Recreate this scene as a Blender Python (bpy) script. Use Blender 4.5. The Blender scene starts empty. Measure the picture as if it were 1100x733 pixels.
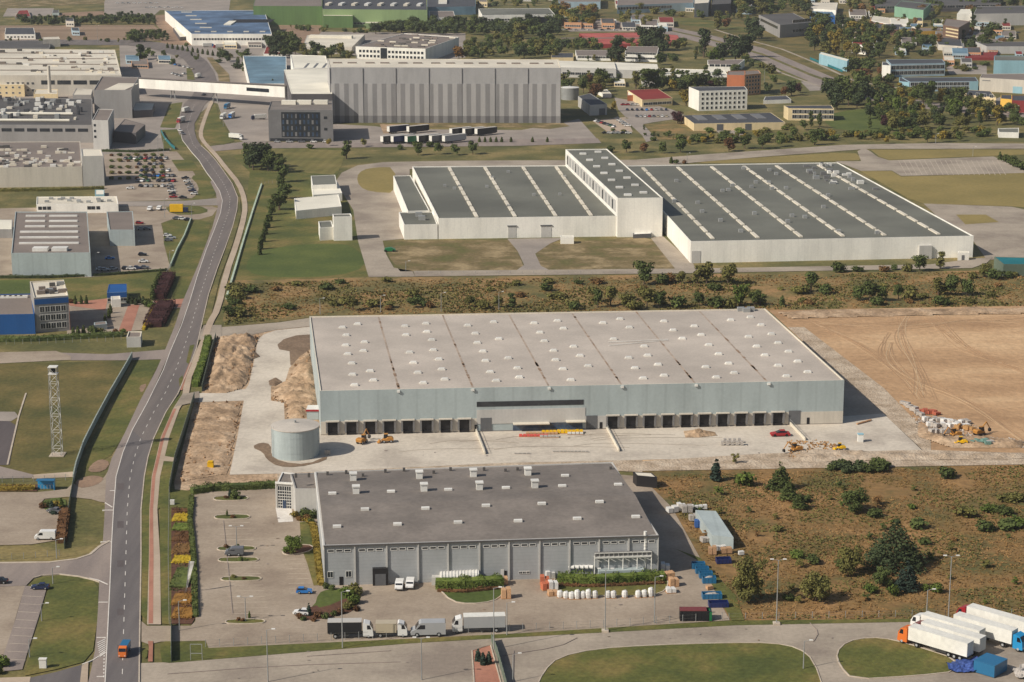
import bpy, math, random
from mathutils import Vector, Matrix, noise
R = math.radians
SC = bpy.context.scene
COL = SC.collection
# ---------------------------------------------------------------- camera, sky, sun, exposure
F_PX, PITCH, CAM_H = 2200.0, R(13.7), 180.0
cam_d = bpy.data.cameras.new('camera'); cam = bpy.data.objects.new('camera', cam_d); COL.objects.link(cam)
cam.location = (0, 0, CAM_H); cam.rotation_euler = (R(90) - PITCH, 0, 0)
cam_d.sensor_width = 36.0; cam_d.lens = F_PX / 1100 * 36.0
cam_d.clip_start = 5; cam_d.clip_end = 30000
SC.camera = cam
SUN_EL, SH_AZ = R(38.5), R(28)         # shadows run 24.5 deg off +X towards +Y
W = bpy.data.worlds.new('World'); SC.world = W; W.use_nodes = True
wn = W.node_tree; wn.nodes.clear()
sky = wn.nodes.new('ShaderNodeTexSky'); sky.sky_type = 'NISHITA'; sky.sun_disc = False
sky.sun_elevation = SUN_EL
# light comes from (-cos,-sin): bearing clockwise from +Y
sdx, sdy = -math.cos(SH_AZ), -math.sin(SH_AZ)
sky.sun_rotation = math.atan2(sdx, sdy)
sky.altitude = 200; sky.dust_density = 2.0
bg = wn.nodes.new('ShaderNodeBackground'); bg.inputs['Strength'].default_value = 0.068
wo = wn.nodes.new('ShaderNodeOutputWorld')
wn.links.new(sky.outputs[0], bg.inputs[0]); wn.links.new(bg.outputs[0], wo.inputs[0])
sl = bpy.data.lights.new('sun', 'SUN'); sl.energy = 3.9; sl.angle = R(0.5); sl.color = (1.0, 0.945, 0.865)
so = bpy.data.objects.new('sun', sl); COL.objects.link(so)
sundir = Vector((sdx * math.cos(SUN_EL), sdy * math.cos(SUN_EL), math.sin(SUN_EL)))
so.rotation_euler = sundir.to_track_quat('Z', 'Y').to_euler(); so.location = (-300, 300, 400)
SC.view_settings.view_transform = 'Standard'; SC.view_settings.look = 'None'
SC.view_settings.exposure = 0.17; SC.view_settings.gamma = 1.0
SC.view_settings.use_curve_mapping = False
SC.cycles.max_bounces = 5; SC.cycles.diffuse_bounces = 3; SC.cycles.glossy_bounces = 2
SC.cycles.transparent_max_bounces = 8; SC.cycles.volume_bounces = 0
HAZE = 0.00006

# ---------------------------------------------------------------- picture point -> place on the ground
CT, ST = math.cos(PITCH), math.sin(PITCH)
def G(px, py, z=0.0):
    xc = (px - 550) / F_PX; yc = (366.5 - py) / F_PX
    dy = CT + yc * ST; dz = -ST + yc * CT
    t = (z - CAM_H) / dz
    return Vector((xc * t, dy * t, z))
def hgt(px, yb, yt):
    Y = G(px, yb).y; k = (366.5 - yt) / F_PX
    return CAM_H + Y * (k * CT - ST) / (CT + k * ST)
def mpp(py):                               # metres per photo pixel, across
    k = (366.5 - py) / F_PX
    return CAM_H / (ST - k * CT) / F_PX

# ---------------------------------------------------------------- materials
def C(r, g, b):
    f = lambda c: ((c / 255 + 0.055) / 1.055) ** 2.4 if c > 10 else c / 255 / 12.92
    return (f(r), f(g), f(b), 1)
MATS = {}
def M(name, cols, s1=0.05, s2=1.5, amt=0.12, rough=0.9, bump=0.0, coord='pos', rnd=0.0, streak=None, metal=0.0, spec=0.3,
      bricks=None, bands=None, det=5):
    """procedural material: a broad noise picks between colours, a fine one adds grain."""
    m = bpy.data.materials.new(name); m.use_nodes = True; MATS[name] = m
    nt = m.node_tree; N = nt.nodes; L = nt.links
    b = N['Principled BSDF']
    b.inputs['Roughness'].default_value = rough; b.inputs['Metallic'].default_value = metal
    b.inputs['Specular IOR Level'].default_value = spec
    if coord == 'pos':
        g = N.new('ShaderNodeNewGeometry'); vec = g.outputs['Position']
    else:
        g = N.new('ShaderNodeTexCoord'); vec = g.outputs['Object']
    n1 = N.new('ShaderNodeTexNoise'); n1.inputs['Scale'].default_value = s1; n1.inputs['Detail'].default_value = det
    n1.inputs['Roughness'].default_value = 0.6
    if streak:
        mp = N.new('ShaderNodeMapping'); mp.inputs['Scale'].default_value = streak; L.new(vec, mp.inputs[0])
        L.new(mp.outputs[0], n1.inputs['Vector'])
    else:
        L.new(vec, n1.inputs['Vector'])
    cr = N.new('ShaderNodeValToRGB'); e = cr.color_ramp.elements
    k = len(cols)
    e[0].position = 0.36; e[0].color = cols[0]; e[1].position = 0.64; e[1].color = cols[-1]
    for i in range(1, k - 1):
        q = e.new(0.36 + 0.28 * i / (k - 1)); q.color = cols[i]
    L.new(n1.outputs[0], cr.inputs[0])
    col = cr.outputs[0]
    n2 = N.new('ShaderNodeTexNoise'); n2.inputs['Scale'].default_value = s2; n2.inputs['Detail'].default_value = 3
    L.new(vec, n2.inputs['Vector'])
    mr = N.new('ShaderNodeMapRange'); mr.inputs[1].default_value = 0.3; mr.inputs[2].default_value = 0.7
    mr.inputs[3].default_value = 1 - amt; mr.inputs[4].default_value = 1 + amt
    L.new(n2.outputs[0], mr.inputs[0])
    def mul(col, fac):
        x = N.new('ShaderNodeMix'); x.data_type = 'RGBA'; x.blend_type = 'MULTIPLY'; x.inputs[0].default_value = 1
        L.new(col, x.inputs[6]); L.new(fac, x.inputs[7]); return x.outputs[2]
    col = mul(col, mr.outputs[0])
    if rnd:
        oi = N.new('ShaderNodeObjectInfo'); r2 = N.new('ShaderNodeMapRange')
        r2.inputs[3].default_value = 1 - rnd; r2.inputs[4].default_value = 1 + rnd
        L.new(oi.outputs['Random'], r2.inputs[0]); col = mul(col, r2.outputs[0])
    if bands:                                # (axis, period, strength, duty, angle): fine panel or rib lines in the sheet itself
        ax, per, st, duty, ang = bands
        mp = N.new('ShaderNodeMapping'); mp.inputs['Rotation'].default_value = (0, 0, ang); L.new(vec, mp.inputs[0])
        sx = N.new('ShaderNodeSeparateXYZ'); L.new(mp.outputs[0], sx.inputs[0])
        d = N.new('ShaderNodeMath'); d.operation = 'DIVIDE'; d.inputs[1].default_value = per; L.new(sx.outputs[ax], d.inputs[0])
        fr = N.new('ShaderNodeMath'); fr.operation = 'FRACT'; L.new(d.outputs[0], fr.inputs[0])
        lt = N.new('ShaderNodeMath'); lt.operation = 'LESS_THAN'; lt.inputs[1].default_value = duty; L.new(fr.outputs[0], lt.inputs[0])
        r3 = N.new('ShaderNodeMapRange'); r3.inputs[3].default_value = 1; r3.inputs[4].default_value = 1 - st
        L.new(lt.outputs[0], r3.inputs[0]); col = mul(col, r3.outputs[0])
    if bricks:                               # (w, h, mortar, strength, angle)
        w, h, mo, st, ang = bricks
        mp = N.new('ShaderNodeMapping'); mp.inputs['Rotation'].default_value = (0, 0, ang); L.new(vec, mp.inputs[0])
        bt = N.new('ShaderNodeTexBrick'); bt.inputs['Scale'].default_value = 1; bt.offset = 0
        bt.inputs['Brick Width'].default_value = w; bt.inputs['Row Height'].default_value = h; bt.inputs['Mortar Size'].default_value = mo
        bt.inputs['Color1'].default_value = (1, 1, 1, 1); q = 1 - st * 0.4; bt.inputs['Color2'].default_value = (q, q, q, 1)
        q = 1 - st; bt.inputs['Mortar'].default_value = (q, q, q, 1)
        L.new(mp.outputs[0], bt.inputs['Vector']); col = mul(col, bt.outputs['Color'])
    L.new(col, b.inputs['Base Color'])
    if bump:
        bp = N.new('ShaderNodeBump'); bp.inputs['Strength'].default_value = 1.0; bp.inputs['Distance'].default_value = bump
        L.new(n2.outputs[0], bp.inputs['Height']); L.new(bp.outputs[0], b.inputs['Normal'])
    return m
# ground
M('grass', [C(84,84,46), C(104,98,56), C(134,118,74)], 0.035, 0.7, 0.22, bump=0.15)
M('lawn', [C(78,84,40), C(96,96,46), C(122,108,60)], 0.05, 0.9, 0.2, bump=0.12, det=9, bands=(0, 3.2, 0.06, 0.5, 0.5))
M('lawn_lush', [C(74,86,38), C(92,100,46)], 0.05, 0.8, 0.14, bump=0.12)
M('lawn_mown', [C(100,98,52), C(116,108,60), C(130,118,70)], 0.04, 0.8, 0.1, bump=0.1, bands=(0, 6.0, 0.12, 0.5, 0.12))
M('meadow', [C(78,78,40), C(102,92,50), C(124,106,62)], 0.04, 0.8, 0.2, bump=0.12, det=9)
M('dry_lawn', [C(96,92,50), C(116,100,66), C(156,136,100)], 0.06, 0.6, 0.2, bump=0.12)
M('golden_grass', [C(128,114,66), C(146,128,76)], 0.02, 0.5, 0.10, bump=0.1)
M('rough_ground', [C(90,88,50), C(122,106,64), C(156,122,80)], 0.05, 0.6, 0.18, bump=0.4, det=9)
M('scrub_ground', [C(88,86,48), C(130,102,62), C(154,118,76)], 0.045, 0.5, 0.18, bump=0.4, det=9)
M('field_brown', [C(126,106,84), C(150,126,104)], 0.01, 0.3, 0.1, streak=(0.4, 3, 1))
M('asphalt', [C(98,92,90), C(114,107,103)], 0.12, 2.5, 0.06, streak=(1.6, 0.12, 1), rough=0.85)
M('asphalt_mid', [C(106,98,93), C(122,112,105)], 0.12, 2.2, 0.07, streak=(1.6, 0.12, 1), rough=0.88)
M('asphalt_old', [C(132,120,112), C(150,136,125)], 0.10, 2.0, 0.08, streak=(1.4, 0.2, 1), rough=0.9)
M('asphalt_new', [C(88,80,78), C(98,89,86)], 0.12, 2.5, 0.05, streak=(1.6, 0.15, 1), rough=0.8)
M('concrete', [C(180,168,152), C(200,188,170), C(208,196,178)], 0.05, 0.8, 0.07, bricks=(6, 6, 0.06, 0.10, 0.04), rough=0.92)
M('concrete_old', [C(140,127,113), C(160,147,130), C(172,158,140)], 0.045, 0.9, 0.09, det=9, rough=0.92, bricks=(5, 5, 0.07, 0.08, 0.04))
M('pavers', [C(142,126,109), C(158,142,123), C(168,152,133)], 0.06, 1.2, 0.09, det=9, rough=0.92, bricks=(9, 2.6, 0.08, 0.07, 0.07))
M('pavers_bare', [C(168,149,128), C(184,165,143)], 0.05, 1.2, 0.06, rough=0.92)
M('pavers_red', [C(158,108,88), C(176,124,102)], 0.08, 1.2, 0.08, rough=0.92)
M('lot_gray', [C(140,130,120), C(160,148,136)], 0.04, 0.8, 0.08, rough=0.92)
M('dirt', [C(132,108,88), C(156,128,104)], 0.08, 0.8, 0.14, bump=0.15)
M('sand', [C(140,116,90), C(170,142,112), C(192,165,134)], 0.12, 0.9, 0.22, det=9, bump=0.35)
M('sand_field', [C(160,126,92), C(184,148,110), C(204,170,130)], 0.012, 0.45, 0.12, det=10, bump=0.3, streak=(1, 2.2, 1))
M('sand_dark', [C(156,125,94), C(172,139,105)], 0.03, 0.4, 0.12, bump=0.3)
M('haul', [C(184,154,118), C(196,168,132)], 0.08, 0.6, 0.1)
M('earth_dark', [C(118,98,78), C(136,114,92)], 0.1, 0.8, 0.12, bump=0.3)
M('rubble', [C(160,140,116), C(182,162,138), C(198,180,156)], 0.15, 1.5, 0.2, bump=0.4)
M('mulch', [C(86,58,44), C(104,72,54)], 0.3, 2, 0.2, bump=0.1)
M('kerb', [C(176,160,142), C(196,182,162)], 0.3, 2, 0.08)
M('white_line', [C(206,198,186), C(220,213,202)], 0.5, 3, 0.08)
M('water_stain', [C(128,104,84), C(160,134,110)], 0.4, 2, 0.2)
# plants
def leafmat(name, a, b_, rnd=0.18):
    m = M(name, [a, b_], 0.35, 1.5, 0.25, rough=0.85, coord='obj', rnd=rnd, spec=0.1)
    m.node_tree.nodes['Principled BSDF'].inputs['Subsurface Weight'].default_value = 0
    return m
leafmat('leaf_dark', C(66,76,42), C(100,108,58))
leafmat('leaf_deep', C(56,66,44), C(82,90,56))
leafmat('leaf_green', C(76,92,40), C(108,118,56))
leafmat('leaf_olive', C(92,92,50), C(124,116,64))
leafmat('leaf_yellow', C(118,106,50), C(148,126,56))
leafmat('leaf_bright', C(158,136,40), C(184,156,48), 0.05)
leafmat('leaf_orange', C(122,88,44), C(148,108,54))
leafmat('leaf_rust', C(88,64,44), C(112,80,52))
leafmat('leaf_purple', C(58,38,38), C(74,48,46))
leafmat('leaf_blue', C(46,60,52), C(70,82,66))
leafmat('leaf_brown', C(110,84,52), C(140,106,66))
M('bark', [C(80,66,54), C(104,88,72)], 2, 6, 0.2)
M('straw', [C(104,94,56), C(138,108,68), C(160,126,84)], 0.035, 0.6, 0.1, spec=0.05)
M('weeds', [C(98,98,56), C(124,114,68)], 0.06, 0.6, 0.15, spec=0.05)
# building surfaces (base colours)
def wall(name, r, g, b, st=0.04, per=1.2, rough=0.6, amt=0.04, axis=0, ang=0.0, **k):
    c = lambda q: C(min(255, r * q), min(255, g * q), min(255, b * q))
    return M(name, [c(0.95), c(1.0), c(1.03)], 0.12, 1.2, amt, rough=rough, bands=(axis, per, st, 0.12, ang), streak=(1, 1, 0.25), **k)
def plain(name, r, g, b, rough=0.7, amt=0.06, s1=0.08, s2=1.2, var=0.05, coord='pos', **k):
    c = lambda q: C(min(255, r * q), min(255, g * q), min(255, b * q))
    return M(name, [c(1 - var), c(1.0), c(1 + var)], s1, s2, amt, rough=rough, coord=coord, **k)
wall('wall_bluegray', 168,177,174, 0.08, 6.0)
wall('wall_gray', 150,146,141, 0.05, 1.1)
wall('wall_gray_seams', 164,165,163, 0.10, 0.9, axis=2)
wall('wall_silver', 190,186,178, 0.05, 1.1)
wall('wall_beige', 200,191,175, 0.05, 3.0)
wall('wall_white', 240,235,222, 0.04, 3.0)
wall('wall_cream', 222,200,156, 0.04, 3.0)
wall('wall_pink', 200,150,110, 0.04, 3.0)
wall('wall_orange', 180,112,78, 0.04, 3.0)
wall('wall_brown', 116,92,76, 0.04, 3.0)
wall('wall_green', 98,124,74, 0.10, 3.0)
wall('wall_green_light', 136,156,108, 0.06, 3.0)
wall('wall_blue', 30,84,142, 0.08, 1.0)
wall('wall_cyan', 146,182,190, 0.04, 3.0)
wall('wall_skyblue', 160,180,188, 0.04, 3.0)
wall('wall_mint', 132,168,140, 0.05, 3.0)
wall('wall_dark', 92,88,88, 0.05, 3.0)
wall('wall_yellow', 226,180,80, 0.04, 3.0)
wall('wall_red', 140,56,54, 0.04, 3.0)
wall('stripe_light', 174,170,165, 0.04, 1.2)
wall('stripe_dark', 140,137,134, 0.04, 1.2)
wall('stripe_low', 108,105,104, 0.04, 1.2)
wall('shed_top', 170,167,163, 0.03, 1.2)
plain('roof_light', 184,172,158, amt=0.07, s1=0.04, var=0.06, det=9)
plain('roof_green', 108,107,96, amt=0.08, s1=0.02, var=0.10, det=9)
plain('roof_gray', 124,115,106, amt=0.10, s1=0.07, s2=0.9, var=0.09, det=10)
plain('roof_dark', 88,84,80, amt=0.08, s1=0.03)
plain('roof_slate', 74,74,76, amt=0.08, s1=0.03)
plain('roof_taupe', 128,116,106, amt=0.08, s1=0.03)
plain('roof_white', 226,219,200, amt=0.05, s1=0.03)
plain('roof_pale', 214,204,184, amt=0.07, s1=0.03)
plain('roof_blue', 84,104,128, amt=0.14, s1=0.05, var=0.2, det=9)
plain('roof_steel', 104,130,144, amt=0.10, s1=0.05, var=0.12, bands=(1, 14, 0.15, 0.15, 0))
plain('roof_red', 132,50,42, amt=0.08, s1=0.05)
plain('roof_salmon', 172,88,78, amt=0.12, s1=0.06, var=0.1)
plain('gutter_rust', 166,148,130, amt=0.12, s1=0.2, var=0.1)
plain('roof_seam', 150,143,138, amt=0.05, s1=0.03)
M('glass', [C(34,38,44), C(52,56,60)], 0.4, 2, 0.1, rough=0.15, spec=0.6)
M('glass_blue', [C(40,56,80), C(70,86,104)], 0.4, 2, 0.1, rough=0.12, spec=0.6)
plain('dark', 34,32,32); plain('black_panel', 40,38,38, rough=0.5)
plain('door_gray', 100,100,100); plain('concrete_dark', 118,108,98)
plain('metal', 150,150,146, rough=0.4); plain('metal_white', 222,218,208, rough=0.5)
plain('panel_gray', 118,116,114, rough=0.5)
plain('teal', 30,110,116); plain('wood', 176,130,88); plain('skin_wrap', 214,210,202, amt=0.15, s2=4)
plain('bag_tan', 190,150,112, amt=0.2, s2=4); plain('bag_orange', 184,104,74, amt=0.15, s2=4); plain('bag_blue', 56,92,150, amt=0.15, s2=4)
plain('fence_green', 96,108,92, amt=0.1); plain('fence_steel', 150,158,148, amt=0.1)
plain('fence_wire', 126,122,114); plain('barrier_pale', 178,190,166, amt=0.1)
plain('roof_tank', 196,186,172, amt=0.05); plain('yellow', 232,182,20, rough=0.5); plain('excavator', 182,128,62, rough=0.5)
plain('red_debris', 176,98,74, amt=0.3, s2=3); plain('gray_debris', 172,164,154, amt=0.3, s2=3)
plain('teal_debris', 110,140,128, amt=0.3, s2=3); plain('orange_debris', 172,132,84, amt=0.3, s2=3)
plain('tarp', 60,82,140, amt=0.3, s2=2); plain('salmon_board', 200,84,74)
# vehicles (object coordinates)
def paint(name, r, g, b): return plain(name, r, g, b, rough=0.35, coord='obj', amt=0.02, var=0.02, spec=0.5)
for nm, c in dict(white=(226,223,216), silver=(168,168,166), black=(34,34,38), navy=(38,48,78), blue=(44,120,190), red=(158,34,40),
                  gray=(104,104,106), green=(46,88,62), orange=(214,112,48), cyan=(40,140,190), beige=(186,172,146), tanbox=(192,186,176),
                  lorryblue=(40,104,142), darkblue=(28,42,92), darkred=(120,52,44), skipgreen=(28,110,64), yellow=(232,182,20)).items():
    paint('paint_' + nm, *c)
plain('tyre', 30,30,30, coord='obj'); plain('chassis', 60,58,56, coord='obj')
plain('white_box', 226,222,210, coord='obj', rough=0.5)
M('car_glass', [C(22,26,32), C(34,38,44)], 0.5, 2, 0.05, rough=0.12, coord='obj', spec=0.6)
m = bpy.data.materials['water_stain']

# ---------------------------------------------------------------- mesh building
ORI = {}
def origin(o): return ORI.get(o.name, Vector((0, 0, 0))) if o else Vector((0, 0, 0))
class MB:
    def __init__(s): s.v = []; s.f = []; s.m = []
    def face(s, pts, mi=0):
        n = len(s.v); s.v += [tuple(p) for p in pts]; s.f.append(tuple(range(n, n + len(pts)))); s.m.append(mi)
    def box(s, x0, y0, z0, x1, y1, z1, mi=0):
        s.prism([(x0, y0), (x1, y0), (x1, y1), (x0, y1)], z0, z1, mi)
    def prism(s, poly, z0, z1, mi=0, top=None, bottom=True):
        n = len(s.v); k = len(poly)
        a = sum(poly[i][0] * poly[(i + 1) % k][1] - poly[(i + 1) % k][0] * poly[i][1] for i in range(k))
        if a < 0: poly = poly[::-1]
        s.v += [(p[0], p[1], z0) for p in poly] + [(p[0], p[1], z1) for p in poly]
        for i in range(k):
            j = (i + 1) % k; s.f.append((n + i, n + j, n + k + j, n + k + i)); s.m.append(mi)
        s.f.append(tuple(n + k + i for i in range(k))); s.m.append(mi if top is None else top)
        if bottom: s.f.append(tuple(n + i for i in reversed(range(k)))); s.m.append(mi)
    def obox(s, c, d, sx, sy, z0, z1, mi=0):
        """box centred on c (x, y) with its length along unit vector d"""
        d = Vector((d[0], d[1])).normalized(); p = Vector((-d.y, d.x)); c = Vector((c[0], c[1]))
        s.prism([c - d * sx / 2 - p * sy / 2, c + d * sx / 2 - p * sy / 2, c + d * sx / 2 + p * sy / 2, c - d * sx / 2 + p * sy / 2], z0, z1, mi)
    def tube(s, a, b, r, n=6, r2=None, mi=0, cap=True):
        a = Vector(a); b = Vector(b); r2 = r if r2 is None else r2
        d = (b - a).normalized(); u = d.orthogonal().normalized(); w = d.cross(u)
        k = len(s.v)
        for p, q in ((a, r), (b, r2)):
            for i in range(n):
                t = 2 * math.pi * i / n; s.v.append(tuple(p + u * math.cos(t) * q + w * math.sin(t) * q))
        for i in range(n):
            j = (i + 1) % n; s.f.append((k + i, k + j, k + n + j, k + n + i)); s.m.append(mi)
        if cap:
            s.f.append(tuple(k + n + i for i in range(n))); s.m.append(mi)
            s.f.append(tuple(k + i for i in reversed(range(n)))); s.m.append(mi)
    def loft(s, prof, y0, y1, mi=0):
        """side profile in x-z pushed through from y0 to y1"""
        n = len(s.v); k = len(prof)
        s.v += [(p[0], y0, p[1]) for p in prof] + [(p[0], y1, p[1]) for p in prof]
        for i in range(k):
            j = (i + 1) % k; s.f.append((n + i, n + j, n + k + j, n + k + i)); s.m.append(mi)
        s.f.append(tuple(n + i for i in reversed(range(k)))); s.m.append(mi)
        s.f.append(tuple(n + k + i for i in range(k))); s.m.append(mi)
    def lump(s, c, r, rz, seed=0, seg=8, rings=5, mi=0, rough=0.3):
        n = len(s.v); c = Vector(c)
        for i in range(rings + 1):
            ph = math.pi / 2 * i / rings if False else math.pi * i / rings
            for j in range(seg):
                th = 2 * math.pi * j / seg
                d = Vector((math.sin(ph) * math.cos(th), math.sin(ph) * math.sin(th), math.cos(ph)))
                q = 1 + rough * noise.noise(d * 1.7 + Vector((seed * 3.1, seed, 0)))
                s.v.append((c.x + d.x * r * q, c.y + d.y * r * q, c.z + d.z * rz * q))
        for i in range(rings):
            for j in range(seg):
                j2 = (j + 1) % seg
                s.f.append((n + i * seg + j, n + (i + 1) * seg + j, n + (i + 1) * seg + j2, n + i * seg + j2)); s.m.append(mi)
    def mesh(s, name, mats, o=Vector((0, 0, 0)), smooth=False):
        me = bpy.data.meshes.new(name)
        me.from_pydata([(v[0] - o.x, v[1] - o.y, v[2] - o.z) for v in s.v], [], s.f)
        if isinstance(mats, str): mats = [mats]
        for q in mats: me.materials.append(MATS[q])
        me.polygons.foreach_set('material_index', s.m)
        if smooth: me.polygons.foreach_set('use_smooth', [True] * len(s.f))
        me.update(); return me
    def build(s, name, mats, parent=None, label=None, smooth=False):
        o = origin(parent); ob = bpy.data.objects.new(name, s.mesh(name, mats, o, smooth)); COL.objects.link(ob)
        if parent: ob.parent = parent; ORI[ob.name] = o
        if label: ob['label'] = label
        return ob
def tag(o, label=None, cat=None, group=None, kind=None):
    if label: o['label'] = label
    if cat: o['category'] = cat
    if group: o['group'] = group
    if kind: o['kind'] = kind
    return o
def empty(name, loc, label=None, cat=None, group=None, rz=0.0):
    o = bpy.data.objects.new(name, None); COL.objects.link(o); o.location = loc; o.rotation_euler.z = rz
    o.empty_display_size = 0.5; ORI[o.name] = Vector(loc); tag(o, label, cat, group); return o
def link_mesh(name, me, parent, loc=(0, 0, 0), rz=0.0, scale=None):
    o = bpy.data.objects.new(name, me); COL.objects.link(o); o.parent = parent; o.location = loc; o.rotation_euler.z = rz
    if scale: o.scale = scale
    return o
def kids(o): return [c for c in KIDS.get(o.name, [])]
KIDS = {}
def dup(root, loc, rz=0.0, scale=None, label=None, group=None, remat=None):
    """copy a thing with its parts and their sub-parts"""
    r = root.copy(); COL.objects.link(r); r.location = loc; r.rotation_euler.z = rz
    if scale: r.scale = scale if not isinstance(scale, (int, float)) else (scale,) * 3
    if label: r['label'] = label
    if group: r['group'] = group
    def rec(src, dst):
        for ch in list(src.children):
            c = ch.copy(); COL.objects.link(c); c.parent = dst
            if remat and c.type == 'MESH':
                for i, sl_ in enumerate(c.material_slots):
                    if sl_.material and sl_.material.name in remat:
                        nm = remat[sl_.material.name]; c.material_slots[i].link = 'OBJECT'; c.material_slots[i].material = MATS[nm]
            rec(ch, c)
    rec(root, r)
    if remat and r.type == 'MESH':
        for i, sl_ in enumerate(r.material_slots):
            if sl_.material and sl_.material.name in remat:
                nm = remat[sl_.material.name]; r.material_slots[i].link = 'OBJECT'; r.material_slots[i].material = MATS[nm]
    return r
PROTO = []
def proto_done(root): PROTO.append(root)
ON = ('first second third fourth fifth sixth seventh eighth ninth tenth eleventh twelfth thirteenth fourteenth fifteenth '
      'sixteenth seventeenth eighteenth nineteenth').split()
TENS = {2: 'twenty', 3: 'thirty', 4: 'forty', 5: 'fifty', 6: 'sixty', 7: 'seventy', 8: 'eighty', 9: 'ninety'}
def ordw(i):
    i += 1
    if i < 20: return ON[i - 1]
    t, u = divmod(i, 10)
    return TENS[t][:-1] + 'ieth' if u == 0 else TENS[t] + '-' + ON[u - 1]

LH = 0.03
def chaikin(p, n, closed=True):
    for _ in range(n):
        q = []; k = len(p)
        if not closed: q.append(p[0])
        for i in range(k if closed else k - 1):
            a, b = p[i], p[(i + 1) % k]
            q += [(a[0] * .75 + b[0] * .25, a[1] * .75 + b[1] * .25), (a[0] * .25 + b[0] * .75, a[1] * .25 + b[1] * .75)]
        if not closed: q.append(p[-1])
        p = q
    return p
def patch(name, poly, mat_, layer, smooth=0, label=None, kerb=None):
    if smooth: poly = chaikin(poly, smooth)
    mb = MB(); pts = [G(x, y) for x, y in poly]
    a = sum(pts[i].x * pts[(i + 1) % len(pts)].y - pts[(i + 1) % len(pts)].x * pts[i].y for i in range(len(pts)))
    if a < 0: pts = pts[::-1]
    mb.face([(p.x, p.y, layer * LH) for p in pts])
    o = mb.build(name, mat_); o['kind'] = 'structure'
    if label: o['label'] = label
    if kerb: ribbon('kerb', poly + [poly[0]], 0.28, 0.13 + layer * LH, 'kerb')
    return o
def ribbon_mb(mb, path, w, z0, z1, px=True):
    P_ = [G(x, y) for x, y in path] if px else [Vector((p[0], p[1], 0)) for p in path]
    n = len(P_); Lf = []; Rt = []
    closed = (P_[0] - P_[-1]).length < 0.01
    for i in range(n):
        a = P_[i - 1] if i else (P_[-2] if closed else P_[0]); b = P_[i + 1] if i < n - 1 else (P_[1] if closed else P_[-1])
        t = (b - a); t.z = 0; t.normalize(); nn = Vector((-t.y, t.x, 0))
        Lf.append(P_[i] + nn * w / 2); Rt.append(P_[i] - nn * w / 2)
    for i in range(n - 1):
        a, b, c, d = Rt[i], Rt[i + 1], Lf[i + 1], Lf[i]
        mb.face([(a.x, a.y, z1), (b.x, b.y, z1), (c.x, c.y, z1), (d.x, d.y, z1)])
        if z1 - z0 > 0.05:
            mb.face([(a.x, a.y, z0), (b.x, b.y, z0), (b.x, b.y, z1), (a.x, a.y, z1)])
            mb.face([(c.x, c.y, z0), (d.x, d.y, z0), (d.x, d.y, z1), (c.x, c.y, z1)])
def ribbon(name, path, w, z1, mat_, z0=0.0, kind='structure', smooth=0):
    if smooth: path = chaikin(path, smooth, False)
    mb = MB(); ribbon_mb(mb, path, w, z0, z1); o = mb.build(name, mat_); o['kind'] = kind; return o
def along(path, step, start=0.0):
    """points every `step` metres along a picture-space path, with direction"""
    P_ = [G(x, y) for x, y in path]; out = []; nxt = start; acc = 0
    for a, b in zip(P_, P_[1:]):
        L_ = (b - a).length; d = (b - a).normalized()
        while nxt <= acc + L_:
            out.append((a + d * (nxt - acc), d)); nxt += step
        acc += L_
    return out
def dashes(name, path, on, off, w, layer, mat_='white_line'):
    mb = MB()
    for p, d in along(path, on + off):
        q = p + d * on; nn = Vector((-d.y, d.x, 0)) * w / 2
        mb.face([(v.x, v.y, layer * LH) for v in (p - nn, q - nn, q + nn, p + nn)])
    o = mb.build(name, mat_); o['kind'] = 'structure'; return o
# ================================================================ THE GROUND
def sheet():
    mb = MB(); mb.face([(-6000, -400, 0), (6000, -400, 0), (6000, 14000, 0), (-6000, 14000, 0)])
    o = mb.build('ground', 'grass'); o['kind'] = 'structure'
sheet()
# distant fields and lots, top left
patch('field', [(-90, 28), (165, 27), (172, 33), (182, 44), (60, 44), (-90, 44)], 'field_brown', 1)
patch('field', [(-90, -6), (120, -6), (112, 4), (0, 9), (-90, 9)], 'dry_lawn', 1)
patch('dirt_lot', [(8, 9), (58, 9), (55, 17), (3, 18)], 'lot_gray', 1)
patch('dirt_lot', [(66, 14), (110, 12), (120, 17), (62, 18)], 'dirt', 1)
patch('concrete_yard', [(112, 3), (120, -20), (250, -20), (246, 12), (172, 11), (165, 17), (112, 17)], 'lot_gray', 2)
patch('paved_yard', [(160, 17), (178, 16), (202, 38), (206, 49), (170, 47), (180, 40), (172, 32)], 'dirt', 2)
patch('paved_yard', [(128, 46), (205, 49), (290, 48), (330, 60), (350, 80), (345, 112), (236, 112), (130, 86)], 'lot_gray', 0.5)
patch('paved_yard', [(330, 34), (500, 36), (500, 62), (470, 66), (330, 56)], 'lot_gray', 1)
patch('paved_yard', [(298, 25), (345, 25), (345, 34), (330, 56), (312, 52)], 'dirt', 2)
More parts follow.
